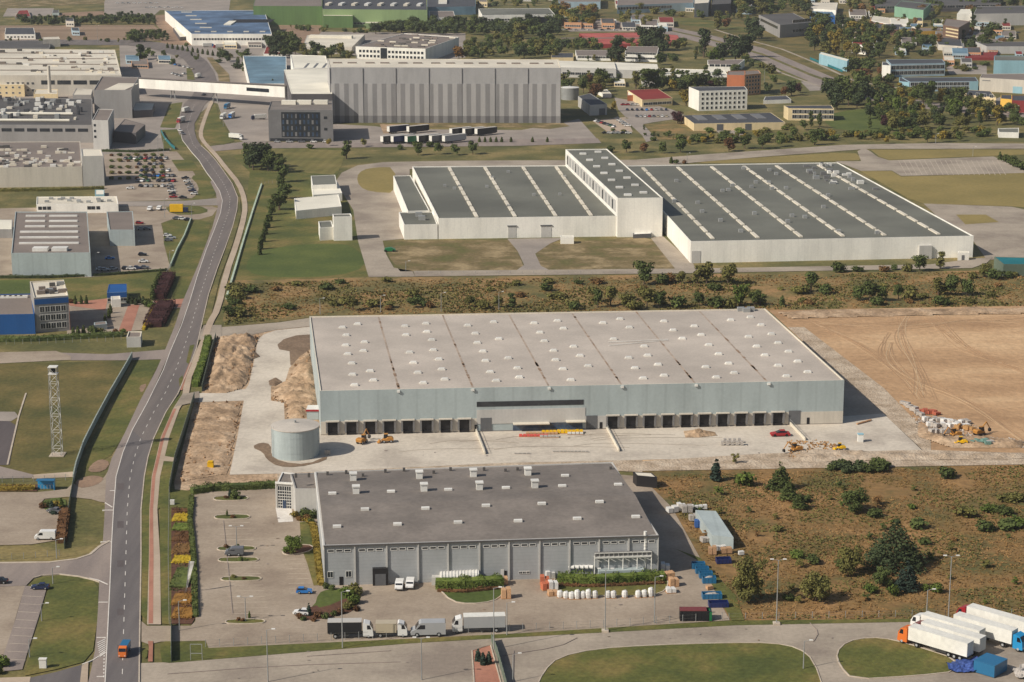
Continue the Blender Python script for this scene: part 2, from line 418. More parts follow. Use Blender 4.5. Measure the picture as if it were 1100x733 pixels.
# factory grounds, left
patch('factory_yard', [(-40, 96), (150, 86), (235, 106), (228, 112), (196, 135), (192, 150), (182, 162), (182, 180), (-40, 182)], 'lot_gray', 1)
patch('factory_yard', [(110, 128), (150, 118), (182, 112), (172, 137), (160, 150), (150, 154), (112, 160)], 'lot_gray', 2)
patch('lawn', [(182, 112), (196, 110), (192, 128), (188, 138), (172, 137)], 'lawn', 3)
patch('lawn', [(172, 140), (190, 139), (196, 152), (202, 158), (176, 160)], 'lawn', 3)
patch('factory_car_park', [(112, 166), (184, 163), (190, 163), (205, 180), (214, 196), (216, 206), (206, 213), (190, 215), (112, 217)], 'pavers', 2)
patch('lawn', [(184, 172), (206, 172), (213, 181), (220, 184), (192, 184)], 'lawn', 3)
patch('lawn', [(203, 189), (222, 188), (232, 198), (233, 208), (226, 214), (205, 216), (212, 210), (214, 200)], 'lawn', 3, smooth=1)
patch('driveway', [(112, 217), (200, 216), (236, 213), (240, 218), (236, 221), (140, 222), (112, 222)], 'lot_gray', 4)
patch('paved_yard', [(96, 222), (150, 222), (228, 222), (234, 224), (228, 232), (214, 236), (184, 236), (173, 240), (178, 262), (184, 286), (180, 290), (97, 298), (-40, 299), (-40, 225)], 'pavers', 2)
patch('lawn', [(176, 221), (214, 221), (226, 227), (212, 231), (184, 231)], 'lawn', 4, smooth=1)
patch('lawn', [(175, 240), (184, 237), (216, 237), (226, 240), (222, 262), (207, 300), (196, 330), (186, 331), (183, 288), (176, 262)], 'lawn', 3)
patch('lawn', [(-40, 301), (97, 299), (180, 291), (186, 294), (183, 320), (130, 322), (75, 328), (70, 322), (-40, 322)], 'lawn', 4)
patch('lawn_green_strip', [(-40, 302), (32, 301), (32, 316), (-40, 316)], 'lawn_lush', 5)
# blue office grounds
patch('paved_yard', [(72, 328), (116, 322), (140, 327), (166, 324), (202, 321), (199, 331), (170, 333), (160, 340), (154, 355), (127, 357), (72, 363)], 'pavers', 5)
patch('paved_yard', [(73, 326), (116, 321), (113, 334), (75, 329)], 'pavers_red', 6)
patch('paved_yard', [(138, 328), (150, 328), (141, 356), (127, 357)], 'pavers_red', 6)
patch('paved_yard', [(165, 324), (202, 321), (199, 331), (172, 330)], 'pavers_red', 6)
patch('parking_bay', [(-40, 380), (60, 377.5), (76, 383), (76, 387), (-40, 393)], 'pavers', 5)
patch('driveway', [(56, 379), (115, 381), (190, 375), (184, 386), (140, 387.5), (76, 387.5)], 'asphalt_old', 4)
# tower meadow and verges
patch('meadow', [(-60, 393), (142, 387.5), (85, 500), (36, 510), (-60, 502)], 'meadow', 2)
patch('verge', [(146, 387), (173, 387), (166, 400), (137, 462), (119, 490), (96, 502), (88, 505)], 'lawn', 3)
patch('bare_earth', [(149, 415), (159, 412), (152, 424)], 'dirt', 4, smooth=1)
patch('bare_earth', [(97, 500), (108, 493), (119, 497), (112, 507), (94, 508)], 'dirt', 4, smooth=1)
# long lawn between the footpath and the white pavilions
patch('lawn', [(250, 168), (300, 156), (372, 160), (360, 195), (369, 210), (380, 226), (386, 259), (397, 297), (247, 303), (262, 256), (284, 199)], 'lawn', 2)
patch('lawn', [(292, 160), (372, 162), (366, 180), (358, 188), (330, 186), (290, 176)], 'lawn_mown', 3)
patch('lawn', [(268, 270), (330, 262), (384, 262), (396, 296), (262, 300)], 'lawn_lush', 3, smooth=2)
patch('lawn', [(270, 172), (288, 168), (284, 196), (258, 262), (250, 290), (246, 290), (262, 240)], 'lawn', 3)
# the white warehouse's yard
patch('concrete_yard', [(367, 186), (384, 178), (412, 174.5), (486, 173), (690, 172), (690, 180), (440, 182), (440, 190), (434, 257), (411, 259), (415, 274), (423, 288), (443, 291.5), (446, 297.5), (396, 298), (384.5, 259), (379.5, 226), (368, 208), (360, 196)], 'concrete_old', 4)
patch('lawn', [(383, 190), (389, 183), (404, 180), (424, 180), (426, 208), (398, 206.5), (386, 201)], 'golden_grass', 5, smooth=1)
patch('lawn', [(411, 259), (550, 258), (557, 272), (562, 286), (555, 291), (430, 292), (419, 278)], 'dry_lawn', 4)
patch('lawn', [(574, 273), (590, 262), (688, 255), (702, 258), (728, 291), (590, 291), (580, 286)], 'dry_lawn', 4)
patch('driveway', [(545, 257), (606, 256), (591, 262), (575, 273), (581, 286), (592, 291.5), (554, 291.5), (563, 285), (556, 270)], 'lot_gray', 5)
patch('driveway', [(699, 256), (712, 254), (744, 283), (749, 291.5), (727, 291.5)], 'concrete_old', 5)
patch('service_road', [(444, 291.5), (742, 289), (1000, 284.5), (1048, 278), (1066, 277), (1060, 283), (1044, 288.5), (820, 292.5), (742, 294), (446, 297.5)], 'concrete_old', 6)
patch('concrete_yard', [(992, 219), (1087, 222.5), (1140, 234), (1140, 277), (1060, 279.5), (1046, 260), (1010, 236)], 'concrete_old', 4)
patch('lawn', [(1027, 231), (1059, 231), (1073, 239), (1037, 241.5)], 'golden_grass', 5)
patch('lawn', [(924, 184), (958, 184), (968, 190), (1140, 185), (1140, 226), (1087, 222), (992, 219), (975, 213)], 'golden_grass', 3)
patch('car_park', [(897, 173.5), (925, 173.5), (921, 163), (928, 159), (935, 163), (943, 169), (955, 172.7), (1067, 168.5), (1110, 186), (968, 189.5), (958, 183.6), (925, 184)], 'concrete_old', 5)
patch('lawn', [(742, 174), (830, 168.5), (918, 163.5), (925, 170), (922, 173), (760, 176)], 'golden_grass', 3, smooth=1)
patch('lawn', [(935, 161), (1110, 161), (1110, 166), (955, 172), (944, 168)], 'golden_grass', 3)
patch('estate_road', [(684, 172), (760, 166), (820, 162), (905, 156), (1010, 154), (1140, 155), (1140, 160), (930, 160.5), (830, 168), (745, 175), (700, 180), (680, 180)], 'concrete_old', 6)
# street and trailer yard in front of the tall shed
patch('street', [(222, 158), (262, 152.5), (420, 154), (520, 150), (642, 149), (646, 154), (560, 157), (262, 160), (230, 163)], 'asphalt_old', 5)
patch('trailer_yard', [(352, 133), (404, 136), (420, 139), (560, 140), (604, 132), (622, 128), (640, 148), (642, 152), (560, 155), (404, 155), (352, 154)], 'lot_gray', 4)
patch('verge', [(400, 133), (604, 131.5), (612, 136), (590, 139), (560, 137), (430, 137)], 'dry_lawn', 5)
patch('bare_earth', [(408, 134), (436, 134), (420, 143), (412, 144)], 'sand', 6)
patch('concrete_yard', [(234, 112), (240, 106), (300, 100), (300, 152), (262, 153), (249, 146), (240, 130)], 'lot_gray', 3)
patch('car_park', [(636, 130), (672, 126), (680, 142), (654, 143)], 'pavers_bare', 4)
patch('car_park', [(660, 105), (700, 112), (722, 118), (740, 126), (700, 132), (690, 134), (672, 126), (664, 118)], 'lot_gray', 4)
patch('street', [(670, 128), (684, 127), (706, 150), (694, 153), (690, 146)], 'lot_gray', 5)
patch('concrete_yard', [(768, 140), (790, 138), (800, 146), (780, 150)], 'lot_gray', 4)
patch('field', [(692, 134), (735, 130), (755, 140), (770, 150), (706, 150)], 'rough_ground', 3)
patch('lawn', [(900, 120), (940, 116), (978, 124), (990, 140), (900, 142), (882, 128)], 'lawn_lush', 3, smooth=1)
# town
patch('town_ground', [(560, -10), (1140, -10), (1140, 118), (930, 100), (870, 76), (820, 55), (760, 40), (640, 22)], 'meadow', 1)
patch('dirt_lot', [(640, 24), (600, 26), (612, 34), (690, 34), (690, 28)], 'lot_gray', 2)
patch('verge', [(712, 19), (752, 20), (800, 30), (800, 34), (760, 30), (712, 24)], 'lawn', 2)
patch('verge', [(800, 62), (832, 62), (885, 92), (870, 96), (820, 80)], 'lawn', 2)
patch('avenue', [(600, 18), (640, 21), (700, 25), (760, 37), (820, 52), (870, 73), (930, 98), (1000, 110), (1140, 120), (1140, 132), (1000, 118), (920, 106), (870, 88), (818, 66), (756, 47), (700, 33), (640, 28), (600, 24)], 'asphalt_old', 3)
patch('avenue_median', [(700, 28), (760, 41), (820, 58), (870, 79), (930, 101), (930, 102.5), (870, 81.5), (820, 60), (760, 42.5), (700, 29)], 'grass', 4)
ribbon('footpath', [(768, 32), (800, 42), (840, 53), (872, 66), (920, 88), (985, 98)], 2.5, 0.15, 'concrete_old')
ribbon('footpath', [(812, 60), (838, 78), (866, 88), (889, 96)], 2.5, 0.15, 'concrete_old')
patch('town_street', [(1075, 104), (1140, 110), (1140, 118), (1060, 122), (1050, 116)], 'lot_gray', 2)
patch('dirt_lot', [(1015, 70), (1060, 70), (1060, 80), (1020, 80)], 'lot_gray', 2)
patch('dirt_lot', [(860, 88), (905, 84), (905, 96), (870, 98)], 'lot_gray', 2.5)
# rough strip behind the new warehouse
patch('rough_grass', [(240, 302), (396, 298.5), (742, 295), (1140, 290), (1140, 331), (800, 335), (332, 341), (300, 346), (238, 352), (242, 330)], 'rough_ground', 3)
# building site
patch('building_site', [(826, 334), (1140, 328), (1140, 499), (677, 506), (677, 494), (820, 491), (993, 486), (948, 445), (907, 409)], 'sand_field', 4)
patch('concrete_yard', [(905, 409), (912, 412), (949, 445), (905, 448)], 'concrete_old', 5)
patch('haul_road', [(846, 352), (864, 352), (950, 418), (1000, 470), (1000, 486), (990, 484), (948, 444), (906, 408)], 'rubble', 6)
patch('building_site', [(187, 519), (209, 431), (228, 425), (216, 424), (232, 362), (250, 360), (262, 355), (300, 352), (340, 350), (345, 470), (300, 512), (300, 522), (188, 528)], 'sand', 4)
patch('concrete_apron', [(246.6, 510.6), (255, 470), (262, 431), (205, 433), (200, 427), (205, 424), (264, 418.6), (267.5, 413), (273.7, 384), (277, 366), (283, 360), (296, 355.5), (334, 351.5), (340, 400), (345, 462), (905, 448), (949, 445), (993, 486), (820, 492), (677, 495), (540, 498), (298, 509.5)], 'concrete', 6)
patch('bare_earth', [(333, 360), (318, 361), (305, 365), (298, 371), (300, 376), (311, 378), (312, 393), (322, 396), (334, 380)], 'earth_dark', 7)
patch('bare_earth', [(311, 396), (322, 384), (333, 376), (344, 400), (346, 462), (333, 456), (306, 456), (305, 433), (291, 431), (291, 416), (306, 412)], 'sand', 8)
patch('bare_earth', [(270, 481), (280, 476), (291, 478), (291, 490), (302, 497), (330, 500), (352, 490), (350, 496), (320, 503), (298, 502), (286, 494), (283, 487)], 'earth_dark', 8, smooth=1)
patch('building_site', [(298, 508), (540, 496), (660, 494), (690, 493), (690, 508), (655, 506), (340, 514), (298, 522)], 'rubble', 5.5)
patch('rubble_strip', [(820, 488), (993, 484), (1140, 489), (1140, 499), (677, 507), (677, 497)], 'rubble', 7)
patch('access_road', [(215, 354), (240, 352), (300, 347), (334, 342), (334, 351), (296, 355), (262, 362), (236, 364), (214, 366)], 'concrete_old', 7)
# scrub field, right
patch('scrub_field', [(677, 506), (1140, 498), (1140, 668), (788, 671), (776, 655), (745, 600), (712, 535), (690, 522)], 'scrub_ground', 2)
# the near hall's paving
patch('paved_yard', [(203, 536), (206, 531), (213, 528), (226, 526.5), (300, 524), (345, 512), (560, 500), (682, 512), (698, 522), (722, 546), (752, 600), (772, 645), (784, 667), (560, 681), (440, 687), (224, 697), (221, 689), (173, 690), (160, 693), (152, 690), (152, 668), (158, 673), (205, 673), (210, 668), (208, 600)], 'pavers', 5)
patch('front_yard', [(150, 713), (182, 712), (440, 691.5), (560, 684.5), (790, 672), (970, 668.5), (1140, 667), (1140, 790), (100, 790), (148, 760)], 'concrete_old', 4)
patch('lawn', [(178, 690), (221, 689.5), (224, 697), (440, 687), (560, 681), (784, 667.5), (1140, 664), (1140, 668), (970, 669), (790, 672.5), (560, 685), (440, 692), (182, 713), (174, 712), (172, 700)], 'lawn', 6)
patch('lawn', [(574, 745), (584, 722), (600, 707), (640, 698), (700, 694), (780, 691.5), (830, 691.5), (858, 697), (874, 710), (886, 745)], 'lawn', 6, smooth=1, kerb=1)
patch('lawn', [(898, 702), (910, 690), (935, 685.5), (960, 688), (1000, 700), (1024, 708), (1030, 722), (985, 727), (916, 731), (902, 716)], 'lawn', 6, smooth=1, kerb=1)
patch('mulch_island', [(507, 700), (527, 694), (545, 760), (511, 760)], 'pavers_red', 6, kerb=1)
patch('lawn', [(466, 622), (470, 632), (485, 647), (505, 650), (530, 647), (540, 640), (541, 628), (541, 618), (466, 618)], 'lawn_lush', 7, smooth=1, kerb=1)
patch('lawn', [(594, 627), (600, 638), (620, 641), (700, 641), (716, 635), (718, 624), (712, 616), (600, 616)], 'lawn', 7, smooth=1, kerb=1)
patch('lawn', [(322, 562), (338, 560), (346, 600), (348, 629), (337, 630), (330, 606), (324, 590)], 'lawn', 7)
patch('lawn', [(342, 638), (352, 634), (380, 632), (382, 640), (378, 655), (370, 661), (326, 668), (320, 662), (338, 652)], 'lawn_lush', 7, smooth=1)
patch('mulch_bed', [(316, 665), (338, 650), (345, 655), (380, 640), (386, 652), (372, 661), (330, 668)], 'mulch', 8, smooth=1)
patch('verge', [(725, 590), (752, 600), (790, 640), (800, 668), (786, 668), (776, 650), (752, 604)], 'lawn', 6)
patch('marked_walk', [(296, 546), (313, 545), (315, 561), (299, 562)], 'white_line', 6)
# planting beds between the footpath and the near car park
patch('planting_bed', [(184, 546), (203, 548), (208, 600), (210, 664), (206, 671), (184, 671)], 'mulch', 7)
patch('lawn', [(172, 545), (184, 545), (184, 672), (174, 671), (171, 600)], 'lawn', 7)
patch('lawn', [(182, 526), (206, 528), (204, 546), (182, 546)], 'lawn', 6)
# main road, footpaths and verges
road_R = [(152, 790), (149.5, 733), (150, 690), (151.5, 600), (151.5, 548), (155, 513), (159, 492), (165, 472), (178, 444), (191, 424), (201, 401), (211, 375), (216, 352), (224, 317), (233, 290), (242, 266.5), (250, 244), (254.5, 226), (255.5, 213), (249.5, 198), (240, 184), (232, 173), (224, 164), (216, 157), (211, 149), (209, 141), (209, 133), (213, 126), (219, 114), (226.7, 106), (232, 98), (233, 88), (230, 78), (222, 66), (210, 57), (195, 51), (172, 46), (140, 43), (60, 43), (-60, 44)]
road_L = [(-60, 49), (60, 48.5), (138, 49), (160, 52), (182, 58), (196, 63), (204, 72), (208, 80), (210, 90), (210, 97), (206, 104), (197.5, 112), (194, 123), (192.5, 133), (193.6, 142), (196, 151), (206, 164), (214, 173), (222, 186), (229, 195), (236, 206), (239, 216), (237, 229), (230, 248), (221.5, 269), (212, 297), (203.6, 325), (195, 350), (183, 378), (175.6, 398), (158, 434), (142.5, 462), (132, 487), (124.7, 513), (122, 548), (120, 583), (118, 632), (114.5, 703), (113, 733), (112, 790)]
shoulder = [(230, 190), (236, 206), (239, 216), (237, 229), (221.5, 269), (203.6, 325), (183, 378), (158, 434), (142.5, 462), (132, 487), (124.7, 513), (122, 548), (118, 632), (114.5, 703), (113, 790),
            (94, 790), (95, 733), (98, 720), (102, 700), (105, 660), (107, 620), (110, 590), (112, 560), (113, 535), (114, 513), (120, 493), (134, 466), (150, 432), (168, 398), (176, 380), (188, 350), (196, 325), (213, 285), (228, 245), (234, 223), (232, 208), (226, 196)]
patch('road_shoulder', shoulder, 'asphalt_old', 7)
patch('main_road', road_R + road_L, 'asphalt_mid', 8)
patch('main_road', [(152, 790), (149.5, 733), (150, 690), (151.5, 600), (151.5, 548), (155, 513), (159, 492), (164, 474), (154, 474), (150, 470), (142, 463), (132, 487), (124.7, 513), (122, 548), (118, 632), (114.5, 703), (112, 790)], 'asphalt', 8.15)
ribbon('kerb', road_R[:24], 0.3, 0.34, 'kerb')
ribbon('road_marking', road_L[13:], 0.22, 9.5 * LH, 'white_line')
mid = [((a[0] + b[0]) / 2, (a[1] + b[1]) / 2) for a, b in [((151, 790), (112, 790)), ((149.5, 733), (113, 733)), ((150, 690), (115, 690)), ((151.5, 600), (119, 600)), ((151.5, 548), (122, 548)), ((155, 513), (124.7, 513)), ((159, 492), (131, 490)), ((165, 472), (138, 470)), ((178, 444), (152, 444)), ((191, 424), (163, 424)), ((201, 401), (174.5, 401)), ((211, 375), (184, 375)), ((216, 352), (194, 352)), ((224, 317), (206, 317)), ((242, 266.5), (222, 267)), ((254.5, 226), (238, 226)), ((255.5, 213), (239, 213)), ((249.5, 198), (231, 198)), ((232, 173), (214, 173)), ((216, 157), (199, 155)), ((209, 138), (193, 138)), ((219, 114), (198, 112))]]
dashes('lane_marking', mid, 3.0, 5.0, 0.18, 9.6)
for pth in ([(118, 528), (124, 528)], [(108, 583), (119.5, 583)], [(106, 648), (116, 648)], [(104, 686), (114, 686)], [(104, 728), (112, 728)], [(110, 549), (122, 549)]):
    ribbon('road_marking', pth, 0.35, 9.3 * LH, 'white_line')
for k in range(8):
    ribbon('road_marking', [(104.5 + k * 0.4, 692 + k * 2.1), (113.5, 687.5 + k * 2.1)], 0.3, 9.3 * LH, 'white_line')
dashes('road_marking', [(112, 705), (111.5, 728)], 1.0, 1.0, 0.3, 9.4)
ribbon('kerb', [(35, 622), (45, 619), (64, 617.5), (85, 620), (100, 623.5), (107, 626)], 0.3, 0.3, 'kerb')
ribbon('road_marking', [(96, 622), (105, 624), (116, 629)], 0.3, 9.2 * LH, 'white_line')
ribbon('road_marking', [(113, 541), (121, 546)], 0.3, 9.2 * LH, 'white_line')
ribbon('road_marking', [(88, 715), (100, 710), (113, 702)], 0.3, 9.4 * LH, 'white_line')
# footpath: beige with a red cycle strip, verge between it and the carriageway
patch('verge', [(151.5, 548), (155, 513), (160, 490), (165, 472), (178, 444), (190, 428), (196, 424), (186, 440), (173, 470), (163, 513), (160.5, 548), (160, 600), (158, 668), (152, 662), (151.5, 600)], 'lawn', 8.2)
path_c = [(161.5, 668), (162.5, 600), (163, 548), (165, 513), (175.6, 469), (188, 439), (197, 424), (201, 406), (211, 383), (221, 362), (225, 348), (234, 333), (243, 294), (254.5, 262), (263, 231), (263, 215.6), (257, 198), (242, 180), (232, 167), (224, 158.5), (218, 152), (215, 145), (218, 133), (224, 117), (229, 107)]
ribbon('footpath', path_c[9:], 2.6, 0.32, 'pavers_bare', smooth=1)
patch('footpath', [(158, 672), (160, 600), (160.5, 548), (163, 513), (173, 470), (186, 440), (196, 424), (198, 408), (207, 385), (218, 362), (224, 362), (216, 382), (206, 406), (203, 424), (193, 440), (182, 470), (172, 513), (169, 548), (172, 600), (173, 672)], 'pavers_bare', 9)
patch('cycle_path', [(159.6, 671), (160.5, 600), (161, 548), (163.6, 513), (173.6, 470), (186.5, 440), (189.5, 440), (177, 470), (167, 513), (164.5, 548), (165, 600), (164.5, 671)], 'pavers_red', 9.6)
patch('cycle_path', [(193, 420), (198, 404), (204, 390), (206, 391), (200, 406), (196, 420)], 'pavers_red', 9.6)
patch('cycle_path', [(159, 690), (160, 697), (159, 712), (164, 712), (164.5, 690)], 'pavers_red', 9.6)
patch('verge', [(152, 702), (156, 698), (159, 700), (158, 708), (154, 708)], 'lawn', 9, smooth=1)
patch('verge', [(217, 375), (224, 363), (232, 364), (222, 398), (214, 414), (207, 414), (212, 396)], 'lawn', 8)
patch('verge', [(169, 548), (172, 513), (182, 470), (193, 442), (206, 434), (190, 495), (184, 525), (182, 545), (172, 546)], 'lawn', 8)
patch('footpath', [(172, 490), (190, 493), (189, 497), (171, 496)], 'pavers_bare', 8.8)
patch('verge', [(204, 372), (209, 371), (203, 392), (200, 390)], 'lawn', 9.2)
patch('verge', [(192, 408), (196, 404), (197, 408), (193, 417)], 'lawn', 9.2)
patch('verge', [(173, 690), (190, 690), (186, 708), (176, 710), (172, 703)], 'lawn', 8, smooth=1)
patch('access_road', [(196, 424), (204, 423), (214, 421), (214, 432), (205, 434), (196, 436), (188, 438)], 'concrete_old', 9.2)
patch('access_road', [(213, 364), (219, 350), (238, 350), (238, 365), (222, 366)], 'concrete_old', 9.2)
patch('verge', [(225, 348), (236, 300), (250, 262), (259, 231), (258, 215), (253, 205), (256, 214), (255.5, 227), (243, 267), (225, 318), (217, 350)], 'grass', 8.3)
patch('verge', [(220, 152), (216, 146), (220, 134), (226, 118), (231, 112), (238, 132), (248, 146), (252, 152), (240, 156), (232, 155)], 'lawn', 8.3)
patch('verge', [(211, 147), (211, 138), (216, 124), (222, 116), (220, 124), (216, 133), (214, 145), (217, 153), (222, 158), (214, 153)], 'dry_lawn', 9.2)
patch('verge', [(222, 62), (228, 62), (246, 80), (247, 88), (236, 92), (234, 80)], 'dry_lawn', 5)
patch('verge', [(200, 72), (208, 76), (211, 86), (210, 94), (202, 96)], 'lawn', 5)
# left: side street, parking, tarmac
patch('side_street', [(-60, 607), (54, 605.5), (82, 602), (97, 597), (106, 588), (110, 583), (110, 626), (100, 623.5), (85, 620), (64, 617.5), (45, 618.5), (36, 622), (28, 630), (-60, 634)], 'asphalt_old', 7.5)
ribbon('kerb', [(-60, 606.5), (54, 605), (82, 601.5), (97, 596.5), (107, 588), (118, 582)], 0.8, 0.34, 'kerb')
patch('concrete_yard', [(-60, 630), (27, 630), (18, 660), (5, 706), (-60, 715)], 'pavers', 6)
patch('parking_strip', [(27, 630), (50, 633), (42, 662), (30, 700), (24, 720), (4, 722), (2, 710), (16, 668)], 'asphalt_old', 6.3)
for k in range(9):
    y = 641 + k * 8.5; ribbon('parking_marking', [(27 - (y - 630) * 0.27, y), (48 - (y - 633) * 0.27, y + 1)], 0.15, 6.8 * LH, 'kerb')
patch('lawn', [(33, 628), (45, 620), (64, 618.5), (85, 621), (100, 625), (106, 632), (105, 665), (100, 700), (90, 712), (60, 720), (26, 727), (30, 712), (46, 655), (52, 634)], 'lawn', 6.6, smooth=0)
patch('side_street', [(33, 729), (60, 723), (88, 715), (86, 790), (20, 790)], 'asphalt', 7)
patch('footpath', [(-60, 731), (33, 728), (20, 790), (-60, 790)], 'pavers_bare', 7)
patch('footpath', [(88, 716), (95, 712), (94, 740), (90, 790), (80, 790)], 'pavers_bare', 9)
patch('paved_yard', [(-60, 529), (40, 529.5), (72, 526), (78, 520), (90, 524.5), (106, 519), (113, 512), (117, 505), (116, 541), (108, 540), (98, 537), (80, 535), (72, 534.5), (48, 536.5), (42, 543), (52, 550), (65, 552), (64, 570), (62, 581), (34, 585.5), (-60, 588)], 'pavers', 6)
patch('lawn', [(42, 543.5), (50, 536.5), (70, 535), (72, 545), (64, 553), (52, 550.5)], 'lawn_lush', 7, smooth=1)
patch('verge', [(84, 525), (80, 518), (92, 512.5), (104, 511.5), (112, 514.5), (108, 519.5), (97, 524)], 'dirt', 7.2, smooth=1)
patch('asphalt_lot', [(-60, 501), (0, 501.5), (36, 510.5), (34, 514), (-60, 516)], 'asphalt_old', 5)
patch('asphalt_lot', [(-60, 452), (10, 453), (18, 458), (10, 500), (-60, 503)], 'asphalt_new', 5)
patch('footpath', [(36, 510.5), (83, 507), (80, 513), (34, 515)], 'pavers_bare', 5.4)
patch('flower_bed', [(-60, 522), (40, 521), (40, 528.5), (-60, 528.5)], 'mulch', 6.6)
patch('concrete_yard', [(-60, 442), (16, 443), (20, 448), (12, 453), (-60, 453)], 'lot_gray', 5)
ribbon('footpath', [(28, 423), (20, 448), (8, 500)], 0.5, 0.25, 'kerb')
# parking bay lines and islands in the near car park
for i, (y, x0, x1) in enumerate([(532 + k * 6.1, 230 + k * 0.9, 262 + k * 1.3) for k in range(22)]):
    ribbon('parking_marking', [(x0, y), (x1, y - 0.4)], 0.13, 6.2 * LH, 'kerb')
for k in range(11):
    y = 586 + k * 5.2; ribbon('parking_marking', [(302 + k * 1.0, y), (322 + k * 1.5, y - 0.3)], 0.13, 6.2 * LH, 'kerb')
ISL = [(228, 268, 536.5), (229, 270, 556.5), (232, 276, 590.5), (233, 279, 602.5), (236, 282, 623), (241, 286, 669)]
for x0, x1, y in ISL:
    patch('planting_island', [(x0, y), (x0 + 6, y - 2.6), (x1 - 6, y - 3.2), (x1, y - 0.5), (x1 - 6, y + 2), (x0 + 6, y + 2.4)], 'lawn', 7, smooth=1, kerb=1)
patch('planting_island', [(303, 594), (305, 589), (322, 586), (336, 587), (336, 592), (320, 596.5), (306, 597)], 'mulch', 8.4, smooth=1, kerb=1)
# right car park bay lines
for k in range(20):
    x = 965 + k * 5.6; ribbon('parking_marking', [(x, 172.5), (x + 9, 188.5)], 0.25, 5.9 * LH, 'kerb')
# tyre tracks on the sand
TK = random.Random(19); TKP = [[(880, 352), (930, 372), (975, 405), (990, 428)], [(975, 338), (960, 360), (985, 400), (992, 425)], [(880, 348), (960, 352), (1030, 345), (1110, 348)], [(1000, 345), (1040, 380), (1120, 405)], [(950, 362), (945, 385), (985, 410), (1040, 430), (1110, 470)]]
TKP += [[(x + TK.uniform(-14, 14), y + TK.uniform(-7, 7)) for x, y in q] for q in TKP for _ in range(3)]
for pth in TKP:
    for dx in (0, 3):
        ribbon('tyre_track', [(a + dx, b) for a, b in pth], TK.uniform(.18, .4), (5.2 + TK.random()) * LH, TK.choice(['sand_dark', 'sand_dark', 'haul']), smooth=3)

# wear on the paving: stains, repairs, manholes and joint lines where the photo has them
WR = random.Random(12)
for i in range(34):
    x, y = WR.choice([(WR.uniform(230, 500), WR.uniform(700, 730)), (WR.uniform(400, 700), WR.uniform(650, 675)), (WR.uniform(280, 325), WR.uniform(535, 680)), (WR.uniform(540, 960), WR.uniform(676, 692)), (WR.uniform(350, 900), WR.uniform(470, 492))])
    w = WR.uniform(1, 5); h = WR.uniform(.2, .7)
    patch('paving_stain', [(x, y), (x + w * .4, y - h), (x + w, y - h * .6), (x + w * .8, y + h * .5), (x + w * .3, y + h)], WR.choice(['asphalt_old', 'lot_gray', 'asphalt_old', 'earth_dark']), 8.5 + i * .02, smooth=1)
for q in ([(540, 705), (600, 696), (620, 686)], [(180, 725), (300, 716), (430, 712)], [(330, 706), (420, 700)], [(551, 745), (552, 700)], [(870, 670), (880, 680), (874, 690)], [(240, 560), (244, 600), (250, 660)]):
    ribbon('paving_joint', q, .18, 8.3 * LH, 'asphalt_old', smooth=1)
for i in range(9):
    a = WR.uniform(410, 640); b = WR.uniform(470, 488)
    ribbon('tyre_mark', [(a, b), (a + 30, b - WR.uniform(1, 6)), (a + WR.uniform(50, 160), b - WR.uniform(-2, 5))], .35, (7.2 + i * .05) * LH, 'concrete_old', smooth=2)
for y in (520, 561, 603, 655, 694):
    patch('road_repair', [(126, y), (133, y - .2), (133, y + 7), (126, y + 7.3)], 'asphalt_new', 8.35)
# ================================================================ BUILDINGS
WINM = {}
def window_mesh(w, h, glass='glass', frame='metal_white', mull=1):
    k = (round(w, 2), round(h, 2), glass, frame, mull)
    if k in WINM: return WINM[k]
    f = MB(); t = min(0.12, w * 0.08)
    f.box(-w / 2, -0.10, 0, w / 2, 0.02, t, 0); f.box(-w / 2, -0.10, h - t, w / 2, 0.02, h, 0)
    f.box(-w / 2, -0.10, t, -w / 2 + t, 0.02, h - t, 0); f.box(w / 2 - t, -0.10, t, w / 2, 0.02, h - t, 0)
    for i in range(1, mull + 1):
        x = -w / 2 + w * i / (mull + 1); f.box(x - t / 3, -0.09, t, x + t / 3, 0.02, h - t, 0)
    g = MB(); g.box(-w / 2 + t, -0.05, t, w / 2 - t, 0.0, h - t, 0)
    f2 = MB(); f2.v = f.v + g.v; n = len(f.v); f2.f = f.f + [tuple(i + n for i in q) for q in g.f]; f2.m = [0] * len(f.f) + [1] * len(g.f)
    me = f2.mesh('window', [frame, glass]); WINM[k] = me; return me
